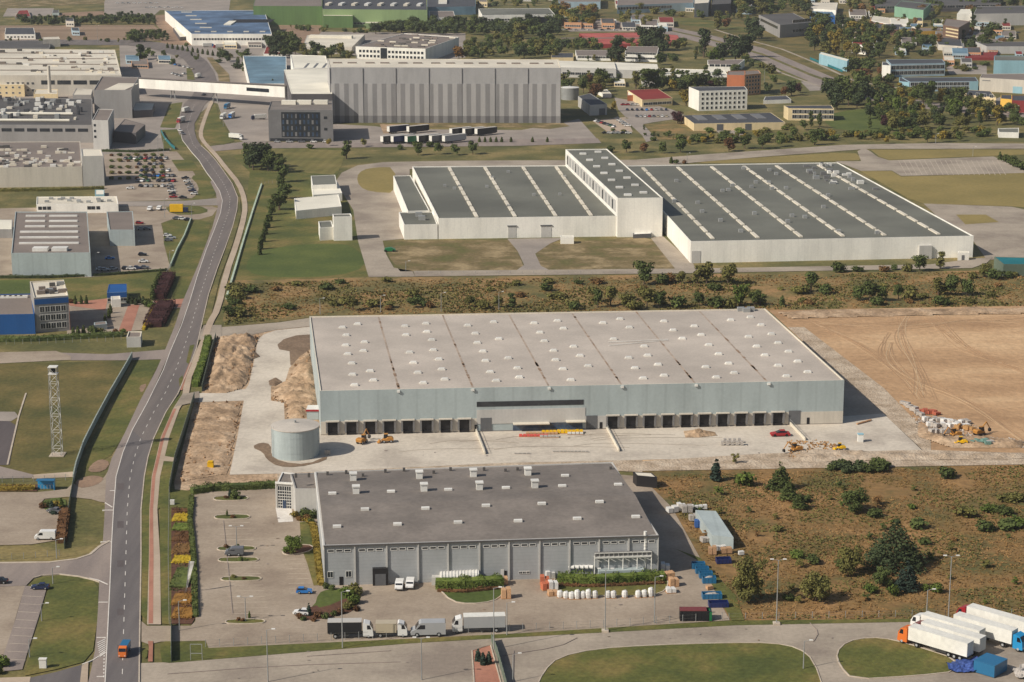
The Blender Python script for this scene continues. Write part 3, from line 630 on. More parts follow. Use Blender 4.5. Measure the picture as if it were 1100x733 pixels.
class Bld:
    def __init__(s, name, label, cat, roof4, yb, wallm, roofm, par=0.5, depth=None, group=None, ledge=None):
        """roof4: picture corners FL, FR, BR, BL of the roof edge; yb: picture y of the foot under FL"""
        FL, FR = roof4[0], roof4[1]
        s.h = h = hgt(FL[0], yb, FL[1])
        pts = [G(x, y, h) for x, y in roof4[:2]]
        if depth:
            d = (pts[1] - pts[0]).normalized(); n = Vector((-d.y, d.x, 0))
            pts += [pts[1] + n * depth, pts[0] + n * depth]
        else:
            pts += [G(x, y, h) for x, y in roof4[2:]]
        s.p = [Vector((q.x, q.y, 0)) for q in pts]
        s.root = empty(name, s.p[0], label, cat, group)
        s.par = par; s.roofz = h - par
        w = MB(); P4 = s.p; inn = s.inset(0.35 if h < 20 else 0.6)
        s.inn = inn
        for i in range(4):
            a, b = P4[i], P4[(i + 1) % 4]; c, d = inn[i], inn[(i + 1) % 4]
            w.face([(a.x, a.y, 0), (b.x, b.y, 0), (b.x, b.y, h), (a.x, a.y, h)])
            w.face([(a.x, a.y, h), (b.x, b.y, h), (d.x, d.y, h), (c.x, c.y, h)], 1)
            w.face([(c.x, c.y, h), (d.x, d.y, h), (d.x, d.y, s.roofz - .2), (c.x, c.y, s.roofz - .2)], 1)
        s.wall = w.build('wall', [wallm, ledge or wallm], s.root)
        r = MB(); r.prism([(q.x, q.y) for q in inn], s.roofz - 0.3, s.roofz)
        s.roof = r.build('roof', roofm, s.root)
    def inset(s, t):
        c = sum(s.p, Vector()) / 4; out = []
        for i in range(4):
            a, b, d = s.p[i], s.p[(i + 1) % 4], s.p[i - 1]
            u = (b - a).normalized(); v = (d - a).normalized(); sn = abs(u.cross(v).z)
            out.append(a + (u + v) * (t / max(sn, .3)))
        return out
    def at(s, side, t, off=0.0):
        """point on wall side (0 front, 1 right, 2 back, 3 left), t 0..1, pushed out by off"""
        a, b = s.p[side], s.p[(side + 1) % 4]; d = (b - a).normalized(); n = Vector((d.y, -d.x, 0))
        return a + (b - a) * t + n * off
    def rz(s, side):
        a, b = s.p[side], s.p[(side + 1) % 4]; return math.atan2(b.y - a.y, b.x - a.x)
    def length(s, side): return (s.p[(side + 1) % 4] - s.p[side]).length
    def slab(s, name, side, t0, t1, z0, z1, out, mat_, inn=0.0, parent=None, mi=None, label=None):
        a = s.at(side, t0, -inn); b = s.at(side, t1, -inn); c = s.at(side, t1, out); d = s.at(side, t0, out)
        mb = MB(); mb.prism([(q.x, q.y) for q in (a, b, c, d)], z0, z1)
        return mb.build(name, mat_, parent or s.root, label)
    def windows(s, side, cols, rows, z0, dz, w, h, t0=0.04, t1=0.96, glass='glass', frame='metal_white', mull=1, name='window'):
        me = window_mesh(w, h, glass, frame, mull); rz = s.rz(side)
        for r in range(rows):
            for c in range(cols):
                p = s.at(side, t0 + (t1 - t0) * (c + .5) / cols, 0.004) - s.p[0]
                link_mesh(name, me, s.root, (p.x, p.y, z0 + r * dz), rz)
    def roofpt(s, u, v):
        a = s.inn[0].lerp(s.inn[1], u); b = s.inn[3].lerp(s.inn[2], u); return a.lerp(b, v)
    def onroof(s, name, me, u, v, z=0.0, rz=0.0):
        p = s.roofpt(u, v) - s.p[0]
        o = link_mesh(name, me, s.roof, (p.x, p.y, s.roofz + z), rz + s.rz(0)); return o
def boxmesh(name, sx, sy, sz, mats, top=None):
    mb = MB(); mb.prism([(-sx / 2, -sy / 2), (sx / 2, -sy / 2), (sx / 2, sy / 2), (-sx / 2, sy / 2)], -0.02, sz, 0, top=top)
    return mb.mesh(name, mats)

# ---- 1. new warehouse (centre)
wh = Bld('warehouse', 'large new warehouse with pale roof and blue-grey front wall above a row of loading docks', 'warehouse',
         [(343.8, 420), (907, 408.5), (822, 331.5), (332.5, 340)], 468, 'wall_bluegray', 'roof_light', par=0.35, ledge='roof_pale')
HW = wh.h
zdock = HW * 0.31
def wt(px):                                 # fraction along the front for a picture x
    a = G(343.8, 420, HW); b = G(907, 408.5, HW)
    lo, hi = 0.0, 1.0
    for _ in range(30):
        m_ = (lo + hi) / 2; q = a.lerp(b, m_)
        x = 550 + F_PX * q.x / (q.y * CT + (CAM_H - HW) * ST)
        if x < px: lo = m_
        else: hi = m_
    return lo
wh.slab('dock_wall', 0, 0.0, wt(512), 0, zdock, 0.12, 'wall_beige'); wh.slab('dock_wall', 0, wt(656), 1.0, 0, zdock * 0.96, 0.12, 'wall_beige')
wh.slab('office_front', 0, wt(512), wt(629), 2.6, HW - 7.2, 0.14, 'wall_silver')
wh.slab('office_front', 0, wt(629), wt(656), 0, zdock, 0.12, 'wall_silver')
wh.slab('strip_window', 0, wt(512), wt(627), HW - 6.2, HW - 4.6, 0.10, 'glass')
wh.slab('shopfront', 0, wt(551), wt(626), 0.2, 2.5, 0.3, 'glass_blue'); wh.slab('canopy', 0, wt(551), wt(590), 2.6, 2.9, 2.2, 'roof_pale'); wh.slab('canopy', 0, wt(608), wt(629), 3.0, 3.3, 2.2, 'roof_pale')
for a, b in ((516, 528), (630, 642)): wh.slab('gate', 0, wt(a), wt(b), 0, 4.6, 0.2, 'door_gray')
for a in (509.5, 644.5, 868): wh.slab('door', 0, wt(a), wt(a + 3), 0, 2.4, 0.2, 'dark')
wh.slab('gate', 0, wt(848.5), wt(861), 0, 4.8, 0.2, 'door_gray')
wh.slab('plinth', 0, 0, 1, 0, 0.35, 0.2, 'concrete_dark')
pipes = [428, 508, 590, 668.5, 748, 826]
for x in pipes: wh.slab('rainwater_head', 0, wt(x - 1.5), wt(x + 1.5), HW - 1.0, HW - 0.3, 0.5, 'metal_white')
def dock(b, t, w=3.5, h=4.0, hood='wall_beige'):
    q = b.at(0, t, 0.12); r = empty('loading_dock', q)
    r.parent = b.root; r.location = q - b.p[0]; r.rotation_euler.z = b.rz(0); ORI[r.name] = Vector((0, 0, 0))
    for k_ in ('door', 'dock_shelter', 'leveller'):
        link_mesh(k_, DOCKM[k_], r)
def mk_dockmesh():
    d = {}
    m1 = MB(); m1.box(-1.5, -0.08, 1.0, 1.5, 0.05, 4.4); m1.box(-1.45, -0.10, 1.1, 1.45, -0.085, 2.0); d['door'] = m1.mesh('door', 'black_panel')
    m2 = MB(); m2.box(-2.1, -1.0, 4.5, 2.1, 0.0, 4.85, 0); m2.box(-2.1, -0.8, 0.9, -1.6, 0.0, 4.49, 1); m2.box(1.6, -0.8, 0.9, 2.1, 0.0, 4.49, 1)
    d['dock_shelter'] = m2.mesh('dock_shelter', ['wall_beige', 'panel_gray'])  # grey jambs paint in the shadow at the sides, below the pale hood
    m3 = MB(); m3.box(-1.5, -0.5, 0.1, 1.5, 0, 0.95); d['leveller'] = m3.mesh('leveller', 'dark'); return d
DOCKM = mk_dockmesh()
for k in range(8): dock(wh, wt(356.5 + k * 20.3))
for k in range(9): dock(wh, wt(658.5 + k * 19.75))
dock(wh, wt(836.5))
# skylights on the pale roof: rows of vents between the seams
sky_me = MB(); sky_me.box(-1.1, -0.7, 0, 1.1, 0.7, 0.45); sky_me.prism([(-0.9, -0.55), (0.9, -0.55), (0.9, 0.55), (-0.9, 0.55)], 0.45, 0.7)
sky_me.prism([(-1.4, -0.2), (-1.1, -0.2), (-1.1, 0.3), (-1.4, 0.3)], 0, 0.3)
sky_me = sky_me.mesh('skylight', 'metal_white')
rr = random.Random(4)
seams = [0.0] + [wt(x) for x in pipes] + [1.0]
nseam = 7
for i in range(nseam):
    a, b = seams[i], seams[i + 1]
    for q, col in enumerate((0.33, 0.68)):
        for k in range(7):
            if i == 0 and q == 1 and k % 3 == 2: continue
            if rr.random() < 0.12: continue
            v = 0.07 + k * 0.128 + (0.04 if q else 0) + rr.uniform(-.01, .01)
            wh.onroof('skylight', sky_me, a + (b - a) * (col + rr.uniform(-.03, .03) + (0.12 if i == 0 and q == 0 else 0)), v)
for i in range(1, nseam):                                  # stained valleys
    mb = MB(); a = wh.roofpt(seams[i], 0.01) ; b = wh.roofpt(seams[i], 0.99)
    d = (b - a).normalized(); n = Vector((-d.y, d.x, 0))
    mb.face([q + Vector((0, 0, wh.roofz + .02)) for q in (a - n * .3, a + n * .3, b + n * .3, b - n * .3)])
    mb.build('valley_gutter', 'gutter_rust', wh.roof)
    mb = MB()
    for _ in range(12):
        t = rr.choice([rr.uniform(0, .3), rr.uniform(0, 1)]); p = a.lerp(b, t); L_ = rr.uniform(1, 5); w_ = rr.uniform(.12, .5)
        mb.face([q + Vector((0, 0, wh.roofz + .05)) for q in (p - n * w_, p + n * w_ * .7, p + d * L_ + n * w_, p + d * L_ - n * w_)])
    s_ = mb.build('stain', 'water_stain', wh.roof); s_['kind'] = 'stuff'
mb = MB(); a = wh.roofpt(0.60, .50); b = wh.roofpt(.73, .56)
for o_ in (0, 1.2): mb.tube((a.x, a.y + o_ * 4, wh.roofz + .3), (b.x, b.y + o_, wh.roofz + .3), .12)
mb.build('roof_pipe', 'metal_white', wh.roof)
for u_, v_ in ((.945, .985), (.955, .97), (.967, .985)): wh.onroof('air_unit', boxmesh('air_unit', 2.6, 1.8, 1.4, 'metal'), u_, v_)
# red-framed board at the left corner
sg = empty('site_board', G(337, 452), 'white hoarding panel with red frame at the left corner of the new warehouse', 'hoarding')
mb = MB(); p = G(337, 452); mb.box(p.x - 2.2, p.y, 0.3, p.x + 1.6, p.y + .4, 3.2); mb.build('panel', 'wall_bluegray', sg)
mb = MB(); mb.box(p.x - 2.4, p.y - .1, 3.2, p.x + 1.7, p.y + 6, 3.5); mb.build('roof', 'metal_white', sg)
mb = MB(); mb.box(p.x - 2.5, p.y - .25, 3.1, p.x + 1.9, p.y - .1, 3.7); mb.box(p.x + 1.75, p.y - .1, 3.1, p.x + 2.0, p.y + 6, 3.7); mb.build('frame', 'paint_red', sg)

# ---- 2. tank
def tank(px0, px1, ytop, ybase, label, mt='wall_bluegray', rt='roof_tank'):
    cx = (px0 + px1) / 2; r = (px1 - px0) / 2 * mpp(ybase - 4)
    fy = G(cx, ybase); c = Vector((fy.x, fy.y + r, 0)); h = hgt(cx, ybase, ytop)
    e = empty('water_tank', c, label, 'tank'); N_ = 48
    mb = MB(); mb.tube((c.x, c.y, 0), (c.x, c.y, h), r, N_, cap=False)
    for i in range(4): mb.tube((c.x, c.y, h * (i + 1) / 4 - .1), (c.x, c.y, h * (i + 1) / 4 - .02), r + .04, N_, cap=False)
    mb.build('wall', mt, e, smooth=False)
    mb = MB(); n0 = len(mb.v); mb.v += [(c.x + (r + .15) * math.cos(2 * math.pi * i / N_), c.y + (r + .15) * math.sin(2 * math.pi * i / N_), h) for i in range(N_)] + [(c.x, c.y, h + r * .12)]
    mb.v += [(c.x + (r + .15) * math.cos(2 * math.pi * i / N_), c.y + (r + .15) * math.sin(2 * math.pi * i / N_), h - .25) for i in range(N_)]
    for i in range(N_):
        j = (i + 1) % N_; mb.f.append((i, j, N_)); mb.m.append(0); mb.f.append((N_ + 1 + i, N_ + 1 + j, j, i)); mb.m.append(0)
    mb.build('roof', rt, e)
    mb = MB(); mb.tube((c.x, c.y, h + r * .11), (c.x, c.y, h + r * .12 + .6), .35, 10); mb.build('vent', 'metal', e)
    mb = MB(); x = c.x - r * .9; y = c.y - r * .5
    mb.tube((x - .3, y, 0), (x - .3, y, h + .8), .04); mb.tube((x + .3, y, 0), (x + .3, y, h + .8), .04)
    for k in range(int(h / .4)): mb.tube((x - .3, y, k * .4 + .3), (x + .3, y, k * .4 + .3), .03, 4)
    mb.build('ladder', 'metal', e); return e
tank(289.5, 341, 464, 496, 'round pale grey sprinkler tank on the concrete apron left of the new warehouse')
tank(603, 622, 95, 108, 'round silver tank with white top behind the right end of the tall grey shed', 'metal', 'metal_white')

# ---- 3. near hall
nh = Bld('factory_hall', 'low grey hall with dark flat roof and buttressed metal front, nearest large building', 'hall',
         [(347.6, 586), (707.5, 575), (658, 496.5), (338.5, 507)], 630, 'wall_gray_seams', 'roof_gray', par=0.3, ledge='wall_silver')
HN = nh.h; NB = 10
bay = [(k) / NB for k in range(NB + 1)]
bx = [347.6, 380.5, 414.5, 448, 480, 513.8, 545.5, 578.5, 611, 643, 675, 707.5]
def nt_(px):
    return (px - 347.6) / (707.5 - 347.6)
for x in bx: nh.slab('pilaster', 0, max(0, nt_(x) - .0022), min(1, nt_(x) + .0022), 0, HN - .25, 0.35, 'wall_silver')
for i in range(len(bx) - 1):
    for k in range(3):
        a = bx[i] + (bx[i + 1] - bx[i]) * (0.12 + k * .27); b = a + (bx[i + 1] - bx[i]) * .22
        me = window_mesh((b - a) / 360 * nh.length(0), 0.75, 'glass', 'metal_white', 0)
        q = nh.at(0, nt_((a + b) / 2), .004) - nh.p[0]; link_mesh('window', me, nh.root, (q.x, q.y, HN - 1.9), nh.rz(0))
for a in (354, 373.5):
    q = nh.at(0, nt_(a), .004) - nh.p[0]; link_mesh('window', window_mesh(1.5, 1.7), nh.root, (q.x, q.y, 2.2), nh.rz(0))
for a in (558, 562, 566):
    q = nh.at(0, nt_(a), .004) - nh.p[0]; link_mesh('window', window_mesh(.9, .7), nh.root, (q.x, q.y, 1.6), nh.rz(0))
nh.slab('door', 0, nt_(363.5), nt_(367.5), 0, 2.4, 0.1, 'dark'); nh.slab('door', 0, nt_(540), nt_(543), 0, 2.6, 0.1, 'dark')
nh.slab('door_surround', 0, nt_(536.5), nt_(546.5) - .018, 0, 3.0, 0.06, 'metal_white')
dk = nh.slab('dock_shelter', 0, nt_(399), nt_(415.5), 0, 4.6, 1.2, 'black_panel'); nh.slab('dock_door', 0, nt_(401.5), nt_(413), 0.2, 3.2, 1.3, 'door_gray')
nh.slab('cornice', 0, 0, 1, HN - .28, HN - .02, 0.5, 'roof_dark')
nh.slab('side_trim', 3, 0, 1, HN - 1.3, HN - .02, 0.18, 'metal_white')
RISE = 1.7
def ridge_h(p):
    f = nh.p[1] - nh.p[0]; b_ = nh.p[3] - nh.p[0]; n = Vector((-f.y, f.x, 0)).normalized(); v = (p - nh.p[0]).dot(n) / b_.dot(n)
    return nh.roofz + RISE * max(0, min(v / .45, (1 - v) / .55))
def nh_on(x, y):
    z = nh.roofz
    for _ in range(12): p = G(x, y, z); z = ridge_h(Vector((p.x, p.y, 0)))
    return Vector((p.x, p.y, z))
mb = MB(); A, B_, C_, D_ = [v + Vector((0, 0, nh.roofz + .02)) for v in nh.inn]; E = B_.lerp(C_, .45) + Vector((0, 0, RISE)); F_ = A.lerp(D_, .45) + Vector((0, 0, RISE))
mb.face([A, B_, E, F_]); mb.face([F_, E, C_, D_]); mb.face([B_, C_, E]); mb.face([D_, A, F_]); mb.build('pitched_roof', 'roof_gray', nh.roof)
sm = boxmesh('skylight', 2.1, 1.1, 0.55, 'metal_white')
for x, y in ((357, 531), (420, 529), (481.5, 527), (543.5, 525), (607, 512), (604, 523), (664, 521.5), (362, 566.5), (427, 564), (492, 562), (556.5, 560.5), (620, 558), (683, 556), (392, 548), (457, 547), (522, 544), (582, 542), (644, 540)):
    q = nh_on(x, y) - nh.p[0]; link_mesh('skylight', sm, nh.roof, (q.x, q.y, q.z), nh.rz(0))
vm = MB(); vm.box(-.85, -.85, 0, .85, .85, 1.9); vm.box(-1.05, -1.05, 1.9, 1.05, 1.05, 2.2); vm.box(-.87, -.6, .5, -.84, .6, 1.3); vm = vm.mesh('roof_fan', 'metal_white')
for x, y in ((379.5, 516), (382.5, 530), (450.5, 514), (455.5, 527.5), (508.5, 512), (515, 526), (567, 510.5), (574.5, 524)):
    q = nh_on(x, y) - nh.p[0]; link_mesh('roof_fan', vm, nh.roof, (q.x, q.y, q.z), nh.rz(0))
sp = boxmesh('roof_vent', .7, .7, 1.1, 'roof_dark')
for x in (318, 332, 352, 372, 390, 414, 434, 466, 484, 520, 543, 556, 656):
    q = G(x, 507 + (x % 7) - (x - 318) * .028 + 3, nh.roofz) - nh.p[0]; link_mesh('roof_vent', sp, nh.roof, (q.x, q.y, nh.roofz), nh.rz(0))
# glass entrance wing
ew = Bld('entrance_wing', 'glazed office wing with white frame joined to the left end of the near hall', 'office',
         [(297, 520), (313.5, 521), (340, 511), (303, 507)], 546, 'wall_silver', 'roof_gray', par=0.3, ledge='metal_white')
he = ew.h
gl = ew.slab('curtain_wall', 0, .06, .96, .2, he - .6, 0.06, 'glass')
for k in range(7): ew.slab('mullion', 0, .06 + k * .147, .08 + k * .147, .2, he - .6, 0.16, 'metal_white', parent=gl)
for k in range(6): ew.slab('transom', 0, .06, .96, .9 + k * (he - 2) / 6, 1.05 + k * (he - 2) / 6, 0.14, 'metal_white', parent=gl)
ew.slab('portal_frame', 0, -.06, .02, 0, he + .2, .3, 'wall_silver'); ew.slab('portal_frame', 0, .98, 1.1, 0, he + .2, .3, 'wall_silver'); ew.slab('portal_frame', 0, -.06, 1.1, he + .2, he + .7, .5, 'metal_white')
ew.slab('door', 0, .40, .60, .1, 2.4, 0.3, 'glass_blue')
e2 = Bld('office_block', 'plain grey office block between the glazed entrance wing and the near hall', 'office', [(317, 525), (341, 525), (338.5, 508), (312, 509)], 555, 'wall_silver', 'roof_gray', par=.35, ledge='wall_gray')
# cooling plant in front of the hall
cp = empty('cooling_plant', G(639, 623), 'raised white steel cooling unit with six round fans against the hall front', 'cooling unit')
a0, a1 = G(639, 623), G(700, 621); d = (a1 - a0).normalized(); n = Vector((-d.y, d.x, 0)); L_ = (a1 - a0).length
mb = MB(); c = a0 + d * L_ / 2 + n * 3
mb.obox(c, d, L_, 5.0, 5.4, 5.8); mb.obox(c - n * 2.45, d, L_, .15, 6.7, 6.9); mb.obox(c + n * 2.45, d, L_, .15, 6.7, 6.9)
for k in range(13): mb.tube(a0 + d * L_ * k / 12 + n * .55 + Vector((0, 0, 5.8)), a0 + d * L_ * k / 12 + n * .55 + Vector((0, 0, 6.9)), .06, 4)
for k in range(5):
    for s_ in (.7, 5.2): q = a0 + d * L_ * k / 4 + n * s_; mb.tube((q.x, q.y, 0), (q.x, q.y, 5.4), .14, 6)
for k in range(8): mb.tube(a0 + d * L_ * k / 8 + n * .7 + Vector((0, 0, 5.4)), a0 + d * L_ * (k + 1) / 8 + n * .7 + Vector((0, 0, 4.4)), .08, 4)
mb.build('platform', 'metal_white', cp)
for k in range(6):
    q = a0 + d * L_ * (k + .5) / 6 + n * 2.9; mb = MB(); mb.obox(q, d, L_ / 6.6, 4.2, 5.8, 6.9); f_ = mb.build('fan_unit', 'panel_gray', cp)
    mb = MB(); mb.tube((q.x, q.y, 6.9), (q.x, q.y, 7.4), 1.15, 14); mb.build('fan', 'black_panel', f_)
q = G(692.5, 618.5); mb = MB(); mb.tube((q.x, q.y, 0), (q.x, q.y, hgt(692, 618.5, 571)), .42, 10)
for k in range(9): z = 4 + k * .8; mb.tube((q.x, q.y, z), (q.x, q.y, z + .15), .5, 10)
tag(mb.build('chimney', 'metal_white', None), 'slim white metal flue rising beside the cooling unit and hall front', 'chimney')
lb = Bld('plant_room', 'low pale green plant room under the white cooling unit', 'plant room', [(643, 614), (692, 612), (691, 609), (642, 611)], 624, 'wall_bluegray', 'wall_bluegray', par=.1)
q0 = G(466, 627)
tk = empty('tank_container', q0, 'long white ribbed tank lying behind the hedge in front of the near hall', 'tank')
mb = MB(); b0, b1 = G(473, 628), G(514, 626)
mb.tube(b0 + Vector((0, 0, 1.9)), b1 + Vector((0, 0, 1.9)), 1.45, 16); mb.build('vessel', 'metal_white', tk)
for k in range(12): q = b0.lerp(b1, (k + .5) / 12); mb = MB(); mb.tube((q.x - .1, q.y, 1.9), (q.x + .1, q.y, 1.9), 1.58, 16); mb.build('rib', 'metal_white', tk)
mb = MB(); mb.obox(b0.lerp(b1, .5), b1 - b0, 9, 2, 0, .6); mb.build('cradle', 'concrete_dark', tk)
q = G(469, 628); mb = MB(); mb.box(q.x - 1.2, q.y - 1, 0, q.x + 1.4, q.y + 1, 2.2); tag(mb.build('plant_cabinet', 'wall_silver'), 'small grey cabinet at the left end of the white ribbed tank', 'cabinet')
# shed on the right
sh = Bld('storage_shed', 'small open shed with pale blue-grey sheet roof beside the dry scrub field', 'shed', [(765, 575), (788, 577.5), (769, 549), (747, 548)], 588, 'wall_bluegray', 'wall_bluegray', par=.05)
dkb = Bld('site_container', 'dark grey container behind the top right corner of the near hall', 'container', [(684, 511), (706, 513), (700, 508), (680, 507)], 523, 'black_panel', 'roof_pale', par=.05)

# ---- 4. tall shed
ts = Bld('high_bay_shed', 'very tall windowless grey shed with darker vertical stripes and white roof edge', 'warehouse',
         [(354, 72.5), (602.5, 73), (600, 64), (351.5, 63)], 132, 'shed_top', 'roof_pale', par=.3, ledge='roof_pale')
Ht = ts.h
N_ = 7
for k in range(49):
    a = k / 49; b = (k + 1) / 49
    z1 = Ht * .71
    mb = MB(); q = [ts.at(0, a, 0), ts.at(0, b, 0), ts.at(0, b, .25), ts.at(0, a, .25)]
    mb.prism([(v.x, v.y) for v in q], Ht * .13, z1); mb.build('cladding_strip', 'stripe_dark' if k % 2 else 'stripe_light', ts.root)
    mb = MB(); mb.prism([(v.x, v.y) for v in q], 0.0, Ht * .13 - .01); mb.build('cladding_strip', 'dark' if False else ('stripe_low' if k % 2 else 'stripe_dark'), ts.root)
for k in range(8): ts.slab('downpipe', 0, min(k / 7, .9985), min(k / 7 + .0015, 1), 0, Ht - .4, .45, 'panel_gray')
for k in range(7):
    for z in (.25, .7): ts.onroof('roof_vent', boxmesh('roof_vent', 6, 2, .8, 'roof_taupe'), (k + z) / 7, .5)
# white head building with sloping roof
hb = Bld('head_building', 'white head building with bright sloping roof joined to the left end of the tall shed', 'warehouse',
         [(313, 101), (357, 101), (354, 74), (305, 75)], 134, 'wall_dark', 'roof_white', par=.15, ledge='roof_white')
hb2 = Bld('roof_hall', 'long white hall with grey roof bands behind the head building of the tall shed', 'hall', [(315, 73), (353, 73), (350, 60), (312, 59)], 96, 'wall_white', 'roof_white', par=.3)
for k in range(3): hb2.slab('roof_band', 0, .28 + k * .26, .34 + k * .26, hb2.roofz, hb2.roofz + .2, -1, 'panel_gray', inn=34, parent=hb2.roof)
ob = Bld('office_building', 'grey four-storey office with dark patterned glass front left of the tall shed', 'office',
         [(288, 118), (357.5, 118.5), (357, 108), (291, 109)], 152, 'panel_gray', 'roof_gray', par=.4)
g_ = ob.slab('glass_front', 0, .2, .8, ob.h * .14, ob.h * .93, .15, 'glass')
for r in range(4):
    for c in range(9):
        ob.slab('panel', 0, .215 + c * .065 + (.01 if r % 2 else 0), .215 + c * .065 + .03, ob.h * (.17 + r * .19), ob.h * (.17 + r * .19 + .13), .22, 'glass_blue' if (r + c) % 3 else 'panel_gray', parent=g_)
ob.slab('ground_glazing', 0, .02, .84, 0, ob.h * .10, .1, 'glass')
for r in (.36, .72): ob.slab('window', 0, .86, .91, ob.h * r, ob.h * (r + .08), .12, 'glass')
for x in (.3, .55, .82): ob.onroof('air_unit', boxmesh('air_unit', 9, 4, 2.5, 'roof_white'), x, .7)
# skywalk
sa = empty('skywalk', G(187, 106), 'long white enclosed footbridge crossing above the main road on thin legs', 'footbridge')
pA, pB = G(148, 103.5), G(309, 116)
zb0 = hgt(148, 103.5, 94); zt0 = hgt(148, 103.5, 83.5); zb1 = hgt(309, 116, 104.5); zt1 = hgt(309, 116, 92)
mb = MB(); dd = (pB - pA).normalized(); nn = Vector((-dd.y, dd.x, 0)) * 3.0
q = [pA - nn, pB - nn, pB + nn, pA + nn]; zb = [zb0, zb1, zb1, zb0]; zt = [zt0 - .3, zt1 - .3, zt1 - .3, zt0 - .3]
for i in range(4):
    j = (i + 1) % 4; mb.face([(q[i].x, q[i].y, zb[i]), (q[j].x, q[j].y, zb[j]), (q[j].x, q[j].y, zt[j]), (q[i].x, q[i].y, zt[i])])
mb.face([(q[i].x, q[i].y, zb[i]) for i in (3, 2, 1, 0)]); mb.build('corridor', 'wall_white', sa)
mb = MB(); mb.face([(v.x, v.y, z) for v, z in zip([pA - nn * 1.1, pB - nn * 1.1, pB + nn * 1.1, pA + nn * 1.1], [zt0, zt1, zt1, zt0])])
mb.face([(v.x, v.y, z - .28) for v, z in zip([pA + nn * 1.1, pB + nn * 1.1, pB - nn * 1.1, pA - nn * 1.1], [zt0, zt1, zt1, zt0])]); mb.build('roof', 'roof_taupe', sa)
mb = MB(); w0 = pA.lerp(pB, .755) - nn * 1.02; w1 = pA.lerp(pB, .90) - nn * 1.02; zz = zb0 + (zb1 - zb0) * .8
mb.obox(w0.lerp(w1, .5), dd, (w1 - w0).length, .2, zz + 3.0, zz + 5.4); mb.build('window', 'glass', sa)
for t in (.245, .53):
    p = pA.lerp(pB, t); zz = zb0 + (zb1 - zb0) * t
    for s_ in (-1, 1):
        mb = MB(); f0 = p + dd * 2.2 * s_; mb.tube((f0.x, f0.y - 1, 0), (p.x + dd.x * s_ * .8, p.y, zz), .35, 8); mb.build('leg', 'metal', sa)

# ---- 5. white warehouse with green-grey roofs
def rowlights(b, cols, n, du=0.004, v0=.06, v1=.94, size=(2.2, 9.0), mat_='roof_pale'):
    Lr = (b.roofpt(.5, v1) - b.roofpt(.5, v0)).length / (n - 1)
    me = boxmesh('skylight', size[0] * .8, Lr * .80, .5, mat_)
    gap = boxmesh('vent', size[0], 1.6, 1.4, 'dark')
    for u in cols:
        for k in range(n):
            v = v0 + (v1 - v0) * k / (n - 1)
            p = b.roofpt(u, v); q = b.roofpt(u, min(1, v + .01)); dd_ = (q - p)
            o = b.onroof('skylight', me, u, v, 0, 0); o.rotation_euler.z = math.atan2(dd_.y, dd_.x) - R(90)
g1 = Bld('white_warehouse', 'left wing of the white warehouse, green-grey roof with rows of skylights', 'warehouse',
         [(471, 234.7), (663.5, 232), (622, 177.5), (443, 179)], 257, 'wall_white', 'roof_green', par=.5)
rowlights(g1, [.215, .43, .66, .86], 10, size=(2.0, 10))
for a, b in ((545.5, 554), (581, 592)): g1.slab('gate', 0, (a - 471) / 192.5, (b - 471) / 192.5, 0, 5.5, .15, 'wall_silver')
for a, b in ((545.5, 554), (581, 592)): g1.slab('gate_frame', 0, (a - 471) / 192.5 - .004, (b - 471) / 192.5 + .004, 5.5, 6.0, .4, 'door_gray')
g2 = Bld('white_warehouse', 'tall middle block of the white warehouse rising above both wings', 'warehouse',
         [(663.5, 213), (712, 212.5), (652, 160), (607.5, 160.5)], 255, 'wall_white', 'roof_green', par=.5)
g2.slab('side_glazing', 3, .03, .97, g2.h * .60, g2.h * .9, .1, 'wall_silver')
for k in range(16): g2.slab('side_window', 3, .04 + k * .058, .06 + k * .058, g2.h * .62, g2.h * .86, .2, 'glass' if k % 3 == 0 else 'metal')
sv = boxmesh('skylight', 3.4, 2.2, .8, 'metal_white')
for k in range(7):
    g2.onroof('skylight', sv, .3, .06 + k * .14); g2.onroof('skylight', sv, .72, .1 + k * .14)
g3 = Bld('white_warehouse', 'large right wing of the white warehouse with long skylight rows on its green-grey roof', 'warehouse',
         [(742, 259.5), (1046, 253.5), (900, 174.5), (668, 178)], 283, 'wall_white', 'roof_green', par=.5)
rowlights(g3, [.085, .245, .4, .55, .70, .895], 13, size=(2.0, 10.5))
g3.slab('gate', 0, .004, .035, 0, 5.5, .15, 'wall_silver'); g3.slab('gate', 0, .805, .85, 0, 6.0, 1.2, 'wall_silver')
um = boxmesh('air_unit', 3.2, 2.4, 2.0, 'metal')
r5 = random.Random(5)
for k in range(30):
    u = r5.uniform(.78, .97); v = r5.uniform(.58, .97); g3.onroof('air_unit', boxmesh('air_unit', r5.uniform(1.2, 3.4), r5.uniform(1.2, 2.4), r5.uniform(.8, 1.8), r5.choice(['metal', 'metal_white', 'panel_gray'])), u, v)
for k in range(26): g3.onroof('air_unit', um, r5.uniform(.05, .75), r5.uniform(.05, .95)).scale = (.6, .6, .7)
for k in range(10): g1.onroof('air_unit', um, r5.uniform(.1, .9), r5.uniform(.1, .9)).scale = (.5, .5, .6)
g4 = Bld('dock_annex', 'long narrow annex with green-grey roof along the left side of the white warehouse', 'annex',
         [(438, 227), (461.5, 226), (441, 188.5), (422.5, 189)], 244, 'wall_white', 'roof_green', par=.3)
g5 = Bld('annex', 'white flat-roofed box annex at the front left corner of the white warehouse', 'annex',
         [(434, 241.5), (470, 241), (464.5, 227.5), (428.5, 228)], 257.5, 'wall_white', 'roof_green', par=.35)
g5.onroof('air_unit', um, .55, .7); g5.onroof('air_unit', um, .6, .4)
